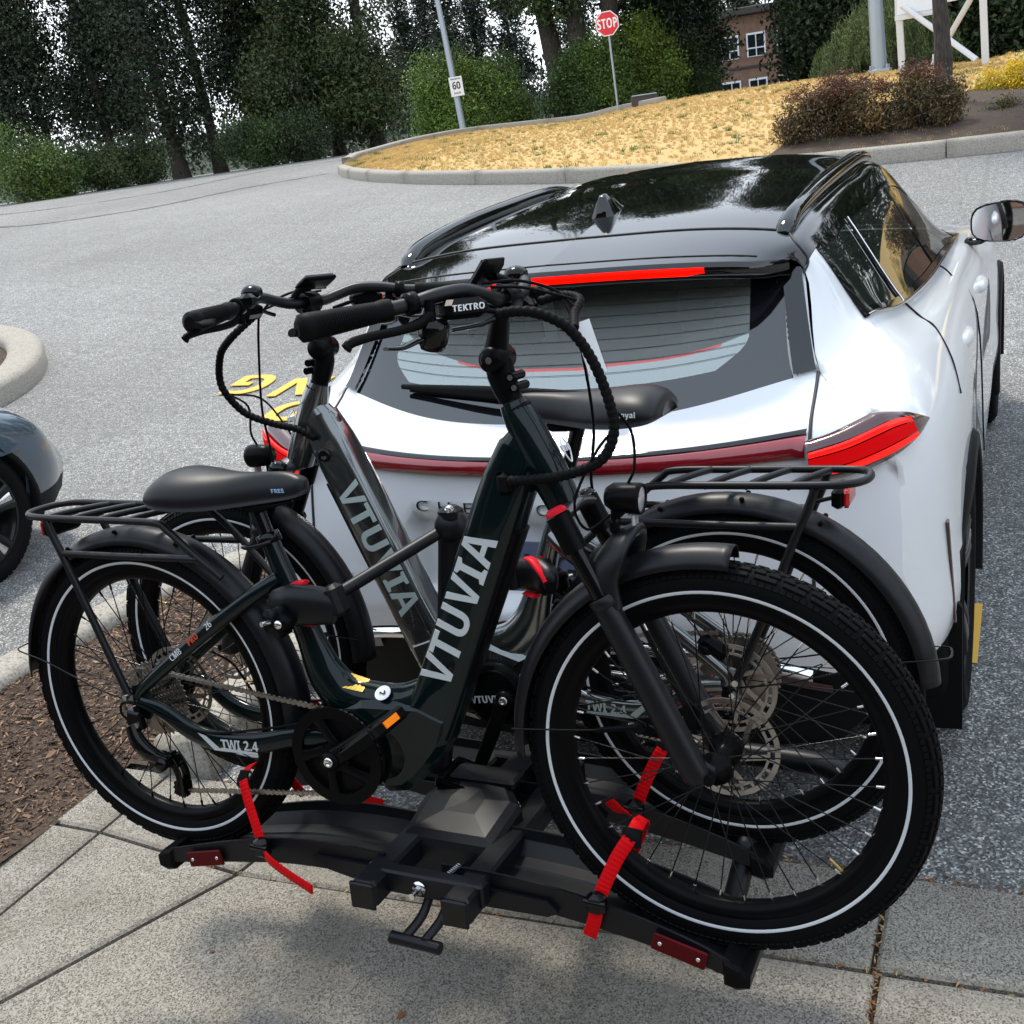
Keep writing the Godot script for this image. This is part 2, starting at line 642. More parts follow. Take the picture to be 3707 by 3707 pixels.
func scatter_chips(called: String, label: String, poly: PackedVector2Array, height: Callable, count: int, parent: Node = self) -> void:
	var box2 := Rect2(poly[0], Vector2.ZERO)
	for p in poly: box2 = box2.expand(p)
	var xfs := []
	var cols := []
	while xfs.size() < count:
		var p := box2.position + Vector2(rng.randf() * box2.size.x, rng.randf() * box2.size.y)
		if not inside(poly, p): continue
		var s := rng.randf_range(0.006, 0.022) if rng.randf() < 0.9 else rng.randf_range(0.022, 0.045)
		var b := Basis(Vector3.UP, rng.randf() * TAU) * Basis(Vector3(1, 0, 0), PI / 2 + rng.randf_range(-0.6, 0.6)) * Basis(Vector3(0, 1, 0), rng.randf_range(-0.5, 0.5))
		xfs.append(Transform3D(b.scaled_local(Vector3(s, s * rng.randf_range(0.25, 1.2), s)), V(p.x, height.call(p.x, p.y) + rng.randf_range(-0.001, 0.008), p.y)))
		var k := pow(rng.randf(), 1.7)
		cols.append(Color(0.034 + 0.27 * k, 0.019 + 0.170 * k, 0.012 + 0.105 * k))
	var o := multi(parent, called, chip_mesh(), M.chips, xfs, cols)
	tag(o, label, "wood chips", "", "stuff")

func build_ground() -> void:
	# asphalt sheet on rings round the lot's low corner
	var radii := [0.0, 0.5, 1.0, 1.5, 2.0, 2.5, 3, 3.5, 4.0, 4.5, 5.0, 5.5, 6, 6.5, 7, 7.5, 8, 9, 10, 11, 12, 13, 14.1, 15.2, 16.4, 17.5, 18.7, 20, 22.5, 25, 29, 34, 39, 45, 52, 60, 80, 100, 160, 260, 420]
	var rows := []
	for r in radii:
		var row := PackedVector3Array()
		for k in 96:
			var a := TAU * k / 96
			var x: float = 1.0 + cos(a) * r
			var z: float = 3.0 + sin(a) * r
			row.append(V(x, lot_height(x, z), z))
		rows.append(row)
	var st := S()
	# worn and oily patches: broad stains of the binder, from noise
	var nz := FastNoiseLite.new()
	nz.seed = 40
	nz.frequency = 0.16
	nz.fractal_octaves = 4
	for i in rows.size() - 1:
		for j in 96:
			var k := (j + 1) % 96
			var c := [rows[i][j], rows[i][k], rows[i + 1][k], rows[i + 1][j]]
			for q in [0, 1, 2, 0, 2, 3]:
				var p: Vector3 = c[q]
				var v := clampf(0.90 + 0.30 * nz.get_noise_2d(p.x, p.z) + 0.14 * nz.get_noise_2d(p.x * 3.1, p.z * 3.1 + 50.0), 0.6, 1.1)
				st.set_color(Color(v, v, v))
				st.add_vertex(p)
	var g := part(self, "asphalt_ground", st, M.asphalt)
	tag(g, "speckled grey asphalt of the sloping parking lot", "", "", "structure")

	# tar seams between paving passes, running with the far road
	for q in [[V(-30, 0, -23.5), V(-22.5, 0, -17.6), V(-19.0, 0, -19.5), V(-20.6, 0, -27.0), V(-17.6, 0, -27.6)], [V(-24.0, 0, -17.9), V(-17.3, 0, -12.9), V(-14.6, 0, -13.8), V(-14.2, 0, -16.6), V(-13.4, 0, -18.9)]]:
		var path := even(curve(q, 6), 60)
		st = S()
		for i in 60:
			var a := path[i]
			var b := path[i + 1]
			var s := (b - a).cross(Vector3.UP).normalized() * (0.07 + 0.03 * sin(i * 1.7))
			var c := [a - s, b - s, b + s, a + s]
			for n in 4: c[n].y = lot_height(c[n].x, c[n].z) + 0.006
			quad(st, c[0], c[1], c[2], c[3])
		var sm := part(self, numbered("asphalt_seam"), st, M.tar)
		tag(sm, "dark tar seam in the asphalt near the far road edge", "", "", "structure")

	# pavement of concrete slabs behind the car
	var pv := holder(self, "pavement")
	tag(pv, "pale brushed concrete pavement behind the parked car", "", "", "structure")
	st = S()
	st.set_smooth_group(-1)
	quad(st, V(-3.2, 0.006, 0.93), V(7.0, 0.006, 0.885), V(7.0, 0.006, 7.0), V(-3.2, 0.006, 7.0))
	part(pv, "joint_bed", st, M.soil)
	var T := 0.024
	var e := 0.006
	# edge line of the asphalt and first joint line, left to right
	var edge := func(x: float) -> float: return 0.905 - 0.018 * x
	var jnt := func(x: float) -> float: return 1.252 - 0.055 * x if x > -0.786 else 1.230 - 0.118 * (x + 1.330) if false else lerpf(1.232, 1.285, clampf((x + 1.33) / 0.544, 0.0, 1.0))
	var xs := [-1.525, -1.330, -0.752, 0.820, 2.40, 4.0, 5.6]
	for i in xs.size() - 1:
		var a: float = xs[i] + e
		var b: float = xs[i + 1] - e
		var dx := -0.034 if i == 1 else 0.0
		var dx0 := -0.034 if i == 2 else 0.0
		slab(pv, PackedVector2Array([Vector2(a - dx0, edge.call(a)), Vector2(b - dx, edge.call(b)), Vector2(b + dx, jnt.call(b + dx) - e), Vector2(a + dx0, jnt.call(a + dx0) - e)]), T)
	# the long joint that runs off at an angle
	var far_z := 5.4
	slab(pv, PackedVector2Array([Vector2(-1.525, jnt.call(-1.525) + e), Vector2(-1.336, jnt.call(-1.33) + e), Vector2(-1.346, 2.6), Vector2(-1.535, 2.6)]), T)
	slab(pv, PackedVector2Array([Vector2(-1.324, jnt.call(-1.33) + e), Vector2(-0.795, 1.285 + e), Vector2(-1.334, 2.345)]), T)
	slab(pv, PackedVector2Array([Vector2(-0.780, 1.285 + e), Vector2(0.826, jnt.call(0.826) + e), Vector2(0.838, 2.8), Vector2(0.838, far_z), Vector2(-1.30, far_z), Vector2(-1.330, 2.37)]), T)
	slab(pv, PackedVector2Array([Vector2(0.838, jnt.call(0.838) + e), Vector2(2.394, jnt.call(2.394) + e), Vector2(2.394, 2.8), Vector2(0.850, 2.8)]), T)
	slab(pv, PackedVector2Array([Vector2(0.850, 2.812), Vector2(2.394, 2.812), Vector2(2.394, far_z), Vector2(0.850, far_z)]), T)
	slab(pv, PackedVector2Array([Vector2(2.406, jnt.call(2.406) + e), Vector2(5.594, jnt.call(5.594) + e), Vector2(5.594, far_z), Vector2(2.406, far_z)]), T)

	# planting bed between the two stalls, with its kerb
	var kp := curve([V(-2.42, 0, 3.2), V(-2.40, 0, 1.6), V(-2.39, 0, 0.8), V(-2.36, 0, 0.2), V(-2.24, 0, -0.28), V(-1.98, 0, -0.58), V(-1.66, 0, -0.62), V(-1.40, 0, -0.38), V(-1.31, 0, 0.05), V(-1.295, 0, 0.5), V(-1.29, 0, 0.80), V(-1.285, 0, 0.905)], 6)
	kerb_along(kp, 0.20, 0.15, "kerb")
	var bed := PackedVector2Array([Vector2(-2.40, 3.2), Vector2(-2.38, 0.8), Vector2(-2.35, 0.2), Vector2(-2.22, -0.25), Vector2(-1.97, -0.54), Vector2(-1.67, -0.58), Vector2(-1.43, -0.36), Vector2(-1.34, 0.05), Vector2(-1.33, 0.8), Vector2(-1.33, 0.892), Vector2(-1.515, 0.895), Vector2(-1.530, 2.6), Vector2(-1.530, 3.2)])
	var bed_h := func(x: float, z: float) -> float: return 0.030 + 0.055 * clampf((-1.53 - x) / 0.5, 0.0, 1.0) + 0.055 * clampf((0.9 - z) / 0.5, 0.0, 1.0) * clampf((x + 2.4) / 0.3, 0.0, 1.0) * 0.6 + 0.012 * sin(x * 9.0) * sin(z * 7.0)
	st = S()
	for i in 26:
		for j in 80:
			var x0 := -2.42 + 1.14 * i / 26
			var z0 := -0.62 + 3.84 * j / 80
			var x1 := -2.42 + 1.14 * (i + 1) / 26
			var z1 := -0.62 + 3.84 * (j + 1) / 80
			if inside(bed, Vector2((x0 + x1) / 2, (z0 + z1) / 2)):
				quad(st, V(x0, bed_h.call(x0, z0), z0), V(x1, bed_h.call(x1, z0), z0), V(x1, bed_h.call(x1, z1), z1), V(x0, bed_h.call(x0, z1), z1))
	var bs := part(self, "planting_bed", st, M.soil)
	tag(bs, "brown mulched planting bed between the parking stalls", "", "", "structure")
	scatter_chips("bark_mulch", "shredded brown bark mulch in the bed beside the bicycles", bed, bed_h, 34000)

	# kerbed planter across the aisle on the left
	var isl := [V(-7.35, 0, -2.55), V(-6.95, 0, -3.15), V(-7.00, 0, -3.60), V(-7.25, 0, -4.10), V(-7.62, 0, -4.55), V(-8.05, 0, -4.85), V(-8.65, 0, -5.02), V(-9.6, 0, -5.0), V(-10.4, 0, -4.6), V(-10.6, 0, -3.4), V(-9.6, 0, -2.4), V(-8.2, 0, -2.2)]
	for i in isl.size():
		isl[i] += V(-0.10, 0, 0.06)
		isl[i].y = lot_height(isl[i].x, isl[i].z)
	var loop := curve(isl + [isl[0]], 6)
	kerb_along(loop, 0.34, 0.20, "kerb")
	var ipoly := PackedVector2Array()
	for p in loop: ipoly.append(Vector2(p.x, p.z))
	st = S()
	var idx := Geometry2D.triangulate_polygon(ipoly.slice(0, ipoly.size() - 1))
	for k in idx.size() / 3:
		for q in 3:
			var p := ipoly[idx[k * 3 + q]]
			st.add_vertex(V(p.x, lot_height(p.x, p.y) + 0.10, p.y))
	var is_o := part(self, "planting_bed_001", st, M.soil)
	tag(is_o, "dark soil of the kerbed planter across the aisle", "", "", "structure")
	scatter_chips("bark_mulch_001", "dark bark mulch in the planter across the aisle", ipoly, func(x: float, z: float) -> float: return lot_height(x, z) + 0.10, 5000)

	# painted words on the asphalt, read from the aisle
	var wd := holder(self, "road_marking")
	tag(wd, "yellow painted parking letters on the asphalt", "", "", "structure")
	var al := V(-0.985, 0, 0.17)
	for it in [["G", -4.78, -4.10], ["N", -4.22, -4.03], ["I", -3.78, -3.96], ["K", -3.36, -3.90], ["D", -3.86, -3.36], ["E", -3.28, -3.28]]:
		var y := lot_height(it[1], it[2])
		var rx := V(-1, lot_height(it[1] - 0.3, it[2]) / 0.6 - lot_height(it[1] + 0.3, it[2]) / 0.6, 0.15).normalized()
		var ry := V(0.15, lot_height(it[1], it[2] + 0.3) / 0.6 - lot_height(it[1], it[2] - 0.3) / 0.6, 1).normalized()
		var o := put(wd, "letter", text_mesh(it[0], 0.46, 0.006, 900), M.road_yellow, Transform3D(Basis(rx * 0.95, ry * 1.15, rx.cross(ry).normalized()), V(it[1], y + 0.012, it[2])))
		o.set_meta("label", "yellow painted letter on the asphalt")
	st = S()
	quad(st, V(0.86, 0.004, -0.66), V(0.966, 0.004, -0.66), V(0.966, 0.004, -0.22), V(0.86, 0.004, -0.22))
	part(wd, "stall_line", st, M.road_yellow)
# ---------------------------------------------------------------- island, planting, signs, building
const FRONT := [Vector3(-12.37, 1.35, -17.95), Vector3(-11.31, 1.29, -16.58), Vector3(-9.64, 1.20, -14.88), Vector3(-8.28, 1.11, -13.98), Vector3(-5.93, 0.96, -13.08), Vector3(-4.08, 0.85, -12.66), Vector3(-2.46, 0.77, -12.30), Vector3(-1.08, 0.74, -12.25), Vector3(1.01, 0.72, -12.18), Vector3(6.0, 0.74, -12.1), Vector3(14.0, 1.3, -12.2)]
const BACK := [Vector3(-12.56, 1.56, -18.44), Vector3(-13.17, 1.63, -19.83), Vector3(-13.64, 1.67, -21.30), Vector3(-13.92, 1.80, -24.03), Vector3(-13.97, 1.87, -27.39), Vector3(-12.65, 1.82, -29.09), Vector3(-11.16, 1.78, -29.69), Vector3(-9.77, 1.88, -29.12), Vector3(-7.34, 1.95, -27.77), Vector3(-4.33, 1.94, -25.39), Vector3(-1.34, 1.84, -22.29), Vector3(0.17, 1.81, -20.89), Vector3(0.93, 1.86, -20.40), Vector3(5.0, 2.1, -19.8), Vector3(14.0, 2.6, -20.0)]
const FAR_LABELS := ["distant conifer in the sky gap left of the lamp pole", "distant conifer just left of the lamp pole", "distant conifer right behind the lamp pole", "distant conifer between the lamp pole and the maple", "distant conifer behind the left side of the maple", "distant conifer behind the right side of the maple", "distant conifer right above the brown building", "distant conifer left of the brown building"]
const UPW := Vector3(-0.065, 1.0, -0.05)

var mound_f: PackedVector3Array
var mound_b: PackedVector3Array

func along(path: PackedVector3Array, t: float) -> Vector3:
	var f := clampf(t, 0.0, 1.0) * (path.size() - 1)
	var i := mini(int(f), path.size() - 2)
	return path[i].lerp(path[i + 1], f - i)

func mound_at(s: float, t: float) -> Vector3:
	var a := along(mound_f, s)
	var b := along(mound_b, s)
	var p := a.lerp(b, t)
	p.y = lerpf(a.y + 0.11, b.y - 0.02, pow(t, 0.62)) + 0.03 * sin(s * 60.0) * sin(t * 7.0) * t * (1.0 - t) * 4.0
	return p

func even(path: PackedVector3Array, n: int) -> PackedVector3Array:
	var c := Curve3D.new()
	for p in path: c.add_point(p)
	var o := PackedVector3Array()
	for i in n + 1: o.append(c.sample_baked(c.get_baked_length() * i / n, false))
	return o

func leaf_clump(n: int, size: float, seed_n: int, slim := 0.45) -> ArrayMesh:
	var r := RandomNumberGenerator.new()
	r.seed = seed_n
	var st := S()
	st.set_color(Color.WHITE)
	st.set_smooth_group(-1)
	for i in n:
		var p := Vector3(r.randfn(), r.randfn(), r.randfn()) * 0.36
		var d := Vector3(r.randfn(), r.randfn() - 0.5, r.randfn()).normalized()
		var s := d.cross(Vector3(r.randfn(), r.randfn(), r.randfn())).normalized()
		var l := size * r.randf_range(0.7, 1.3)
		var up := d.cross(s) * l * 0.12
		var shade := r.randf_range(0.75, 1.2)
		st.set_color(Color(shade, shade, shade))
		tri(st, p, p + d * l * 0.45 + s * l * slim * 0.6 + up, p + d * l)
		tri(st, p, p + d * l, p + d * l * 0.45 - s * l * slim * 0.6 + up)
	return mesh_of(st)

var clumps := []

func crown(parent: Node, lobes: Array, count: int, base: Color, vary: float, scale_r: Vector2, set_n := 0, hollow := 0.25) -> void:
	# clumps spread through ellipsoid lobes [centre, radii, share]
	var per := []
	for c in 3: per.append([[], []])
	var total := 0.0
	var parts := []
	for l in lobes:
		var m := 9
		for i in m:
			var d := Vector3(rng.randfn(), rng.randfn(), rng.randfn()).normalized()
			var f := rng.randf_range(0.26, 0.46)
			parts.append([l[0] + d * l[1] * rng.randf_range(0.45, 0.88), l[1] * f, l[2] / m * f * 2.6, rng.randf_range(0.62, 1.40)])
		parts.append([l[0], l[1] * 0.62, l[2] * 0.14, 0.8])
	for l in parts: total += l[2]
	for l in parts:
		for i in int(count * l[2] / total):
			var d := Vector3(rng.randfn(), rng.randfn(), rng.randfn()).normalized()
			var rad := pow(rng.randf_range(hollow, 1.0), 0.55)
			var p: Vector3 = l[0] + d * l[1] * rad * rng.randf_range(0.85, 1.12)
			var sc := rng.randf_range(scale_r.x, scale_r.y)
			var k: Array = per[i % 3]
			k[0].append(Transform3D(Basis.from_euler(Vector3(rng.randf() * TAU, rng.randf() * TAU, rng.randf() * TAU)).scaled(Vector3.ONE * sc), p))
			var v: float = l[3] * (1.0 + vary * rng.randfn() * 0.5)
			var warm := rng.randfn() * 0.10
			k[1].append(Color(maxf(base.r * v * (1.0 + warm), 0.002), maxf(base.g * v, 0.002), maxf(base.b * v * (1.0 - warm), 0.001)))
	for c in 3:
		if per[c][0].size():
			var o := multi(parent, "crown", clumps[set_n][c], M.leaf, per[c][0], per[c][1])
			o.set_meta("kind", "stuff")

func trunk(parent: Node, pts: Array, r0: float, r1: float, called := "trunk") -> void:
	var st := S()
	var path := curve(pts, 5)
	var rad := []
	for i in path.size():
		var t := float(i) / (path.size() - 1)
		rad.append(lerpf(r0, r1, t) * (1.0 + 0.08 * sin(i * 2.3)) * (1.0 + 0.5 * pow(maxf(0.0, 1.0 - t * 8.0), 2)))
	tube(st, path, rad, 10)
	part(parent, called, st, M.bark)

func limbs(parent: Node, from: Vector3, top: Vector3, n: int, reach: float, r: float) -> void:
	var st := S()
	for i in n:
		var t := rng.randf_range(0.25, 0.98)
		var a := rng.randf() * TAU
		var p := from.lerp(top, t)
		var q := p + Vector3(cos(a), rng.randf_range(0.25, 0.8), sin(a)) * reach * rng.randf_range(0.5, 1.0)
		tube(st, curve([p, p.lerp(q, 0.5) + V(0, reach * 0.08, 0), q], 3), [r * (1.1 - t * 0.6), r * 0.25], 5)
	part(parent, "limbs", st, M.bark)

func leafy_tree(called: String, label: String, at: Vector3, height: float, trunk_r: float, lobes: Array, count: int, base: Color, group: String, size := Vector2(0.8, 1.5), set_n := 0, stems := 1, lean := UPW, vary := 0.35) -> Node3D:
	var t := thing(called, label, "tree", Transform3D(Basis(), at), group)
	for k in stems:
		var off := V((k - (stems - 1) * 0.5) * trunk_r * 2.2, 0, 0.3 * (k % 2))
		var sway := V(rng.randf_range(-0.5, 0.5), 0, rng.randf_range(-0.5, 0.5)) + off * 1.2
		trunk(t, [off - V(0, 0.4, 0), off + lean * height * 0.3 + sway * 0.3, off + lean * height * 0.62 + sway, off + lean * height * 0.95 + sway * 1.3], trunk_r, trunk_r * 0.22)
	limbs(t, lean * height * 0.15, lean * height * 0.9, 16, height * 0.16, trunk_r * 0.35)
	var ls := []
	for l in lobes:
		ls.append([lean * l[0].y * V(1, 0, 1) + l[0], l[1], l[2]])
	crown(t, ls, count, base, vary, size, set_n)
	return t

func bush(called: String, label: String, at: Vector3, lobes: Array, count: int, base: Color, category: String, group: String, size: Vector2, set_n: int, tips: Array = []) -> Node3D:
	var t := thing(called, label, category, Transform3D(Basis(), at), group)
	var st := S()
	for i in 14:
		var a := rng.randf() * TAU
		var l: Array = lobes[i % lobes.size()]
		tube(st, curve([V(cos(a) * 0.05, -0.05, sin(a) * 0.05), V(cos(a) * 0.15, 0.2, sin(a) * 0.15), l[0] + V(cos(a), 0.3, sin(a)) * l[1] * 0.7], 3), [0.010, 0.003], 5)
	part(t, "stems", st, M.bark)
	crown(t, lobes, count, base, 0.5, size, set_n, 0.45)
	for q in tips:
		crown(t, q[0], q[1], q[2], 0.4, q[3], set_n, 0.6)
	return t

func build_surroundings() -> void:
	clumps = [[], [], []]
	for c in 3:
		clumps[0].append(leaf_clump(40, 0.175, 100 + c))
		clumps[1].append(leaf_clump(20, 0.30, 200 + c, 0.30))
		clumps[2].append(leaf_clump(16, 0.55, 300 + c, 0.14))
	# ---- grass island
	mound_f = even(curve(FRONT, 6), 120)
	mound_b = even(curve(BACK, 6), 120)
	var rows := []
	for i in 121:
		var row := PackedVector3Array()
		for j in 23:
			row.append(mound_at(i / 120.0, j / 22.0))
		var b := along(mound_b, i / 120.0)
		row.append(b + V(-0.2, -0.05, -0.35))
		row.append(V(b.x - 0.6, lot_height(b.x, b.z) - 0.1, b.z - 1.5))
		rows.append(row)
	var st := S()
	grid(st, rows)
	var tf := part(self, "grass_mound", st, M.turf)
	tag(tf, "dry yellow grass island rising beyond the aisle", "", "", "structure")
	kerb_stones(mound_f, 0.24, 0.20, 1.9)
	kerb_stones(mound_b.slice(0, 48), 0.22, 0.12, 2.4)
	# dry grass blades and green patches
	st = S()
	st.set_color(Color.WHITE)
	for k in 7:
		var a := TAU * k / 7.0
		var o := V(cos(a), 0, sin(a)) * 0.5
		var w := V(-sin(a), 0, cos(a)) * 0.10
		tri(st, o * 0.5 - w, o * 0.5 + w, o * (1.1 + 0.4 * (k % 2)) + V(0, 1.0, 0))
	var tuft := mesh_of(st)
	var xfs := []
	var cols := []
	var ns := FastNoiseLite.new()
	ns.seed = 12
	ns.frequency = 1.25
	for i in 30000:
		var s := rng.randf()
		var t := pow(rng.randf(), 0.9)
		var p := mound_at(s, t)
		if p.x > 4.0: continue
		var green := ns.get_noise_2d(p.x, p.z * 0.7) + rng.randf_range(-0.10, 0.10) > 0.40
		var sc := rng.randf_range(0.035, 0.065) * (1.1 if green else 0.8)
		xfs.append(Transform3D(Basis(Vector3.UP, rng.randf() * TAU).scaled(V(sc * 1.6, sc, sc * 1.6)), p))
		var v := rng.randf_range(0.65, 1.15)
		cols.append(Color(0.16 * v, 0.20 * v, 0.045 * v) if green else Color(0.62 * v, 0.43 * v, 0.17 * v))
	var gr := multi(self, "dry_grass", tuft, M.blade, xfs, cols)
	tag(gr, "dry straw coloured grass with small green patches", "grass", "", "stuff")
	# bed of dark mulch under the shrubs
	rows = []
	for i in 41:
		var row := PackedVector3Array()
		var s := lerpf(0.428, 0.98, i / 40.0)
		for j in 9:
			row.append(mound_at(s, j / 8.0 * 0.30 * smoothstep(0.0, 0.10, i / 40.0) * (1.0 + 0.2 * smoothstep(0.2, 0.4, i / 40.0)) + 0.002) + V(0, 0.035, 0))
		rows.append(row)
	st = S()
	grid(st, rows)
	var md := part(self, "mulch_bed", st, M.soil)
	tag(md, "dark mulch bed under the shrubs along the kerb", "", "", "structure")

	# ---- shrubs
	bush("brown_shrub", "large rust brown and green spirea shrub, leftmost behind the car roof", V(-1.42, 0.98, -13.15), [[V(-0.38, 0.34, 0), V(0.34, 0.34, 0.36), 1.0], [V(0.05, 0.42, -0.05), V(0.42, 0.42, 0.42), 1.5], [V(0.48, 0.34, 0.05), V(0.34, 0.34, 0.34), 1.0]], 620, Color(0.130, 0.082, 0.028), "shrub", "shrubs in the mulch bed", Vector2(0.14, 0.24), 1,
		[[[[V(-0.3, 0.66, 0), V(0.34, 0.14, 0.3), 1.0], [V(0.15, 0.78, 0), V(0.38, 0.16, 0.3), 1.0], [V(0.5, 0.66, 0), V(0.28, 0.14, 0.25), 1.0]], 220, Color(0.150, 0.055, 0.030), Vector2(0.09, 0.16)]])
	bush("brown_shrub", "rust brown spirea shrub at the foot of the slim tree", V(-0.16, 0.98, -13.15), [[V(-0.12, 0.36, 0), V(0.32, 0.38, 0.34), 1.0], [V(0.22, 0.30, 0.04), V(0.24, 0.30, 0.28), 0.7]], 420, Color(0.110, 0.078, 0.028), "shrub", "shrubs in the mulch bed", Vector2(0.13, 0.23), 1,
		[[[[V(-0.12, 0.74, 0), V(0.28, 0.16, 0.25), 1.0]], 120, Color(0.140, 0.052, 0.030), Vector2(0.09, 0.15)]])
	bush("yellow_shrub", "low bright yellow shrub behind the brown ones, near the slim tree", V(0.78, 1.17, -15.8), [[V(-0.24, 0.20, 0), V(0.28, 0.22, 0.28), 1.0], [V(0.18, 0.24, 0), V(0.34, 0.26, 0.32), 1.3]], 420, Color(0.62, 0.46, 0.022), "shrub", "shrubs in the mulch bed", Vector2(0.12, 0.20), 1)
	bush("small_shrub", "small sparse olive shrub at the kerb below the yellow one", V(0.72, 0.95, -13.7), [[V(0, 0.13, 0), V(0.24, 0.15, 0.2), 1.0]], 110, Color(0.085, 0.070, 0.020), "shrub", "shrubs in the mulch bed", Vector2(0.11, 0.18), 1)
	bush("brown_shrub", "rust brown spirea shrub outside the view to the right", V(2.6, 1.05, -13.6), [[V(0, 0.36, 0), V(0.5, 0.38, 0.4), 1.0]], 300, Color(0.10, 0.058, 0.022), "shrub", "shrubs in the mulch bed", Vector2(0.14, 0.24), 1)
	# ---- slim tree in the bed
	var sl := thing("slim_tree", "slim dark trunked tree standing among the shrubs", "tree", Transform3D(Basis(), V(-0.06, 1.38, -14.85)))
	trunk(sl, [V(0, -0.1, 0), V(-0.03, 0.8, 0), V(-0.10, 1.8, -0.05), V(-0.18, 3.4, -0.1), V(-0.3, 6.0, -0.1)], 0.135, 0.05)
	limbs(sl, V(-0.15, 2.8, 0), V(-0.3, 5.8, -0.1), 14, 1.5, 0.05)
	crown(sl, [[V(-0.2, 4.9, -0.1), V(1.5, 1.6, 1.5), 1.0]], 420, Color(0.035, 0.060, 0.014), 0.35, Vector2(0.30, 0.55), 0, 0.3)

	# wooded ridge far behind the road
	rows = []
	for r in [[70.0, 1.0], [85.0, 3.6], [100.0, 5.4], [125.0, 6.5], [160.0, 4.0]]:
		var row := PackedVector3Array()
		for k in 61:
			var a := lerpf(-PI * 0.98, -0.05, k / 60.0)
			var y: float = r[1] * (0.75 + 0.25 * sin(k * 0.9) * sin(k * 0.37 + 1.0)) if r[1] > 1.0 else 0.5
			row.append(V(1.0 + cos(a) * r[0], y, 3.0 + sin(a) * r[0]))
		rows.append(row)
	st = S()
	grid(st, rows)
	var hl := part(self, "hills", st, M.far_wood)
	tag(hl, "low wooded ridge behind the roadside trees", "", "", "structure")
	var fx := []
	var fc := []
	for i in 2600:
		var a := rng.randf_range(-PI * 0.96, -0.08)
		var d := rng.randf_range(72.0, 118.0)
		var y := lerpf(0.5, 6.0, clampf((d - 70.0) / 40.0, 0.0, 1.0)) * 0.8
		fx.append(Transform3D(Basis.from_euler(V(rng.randf() * TAU, rng.randf() * TAU, 0)).scaled(V(2.2, 3.2, 2.2) * rng.randf_range(0.6, 1.2)), V(1.0 + cos(a) * d, y + rng.randf_range(0.0, 1.8), 3.0 + sin(a) * d)))
		var v := rng.randf_range(0.5, 1.4)
		fc.append(Color(0.030 * v, 0.050 * v, 0.022 * v))
	var fw := multi(self, "far_wood", clumps[0][0], M.leaf, fx, fc)
	tag(fw, "far off wood on the ridge behind the trees", "wood", "", "stuff")

	build_signs()
	build_building()
	build_shop()
	build_trees()

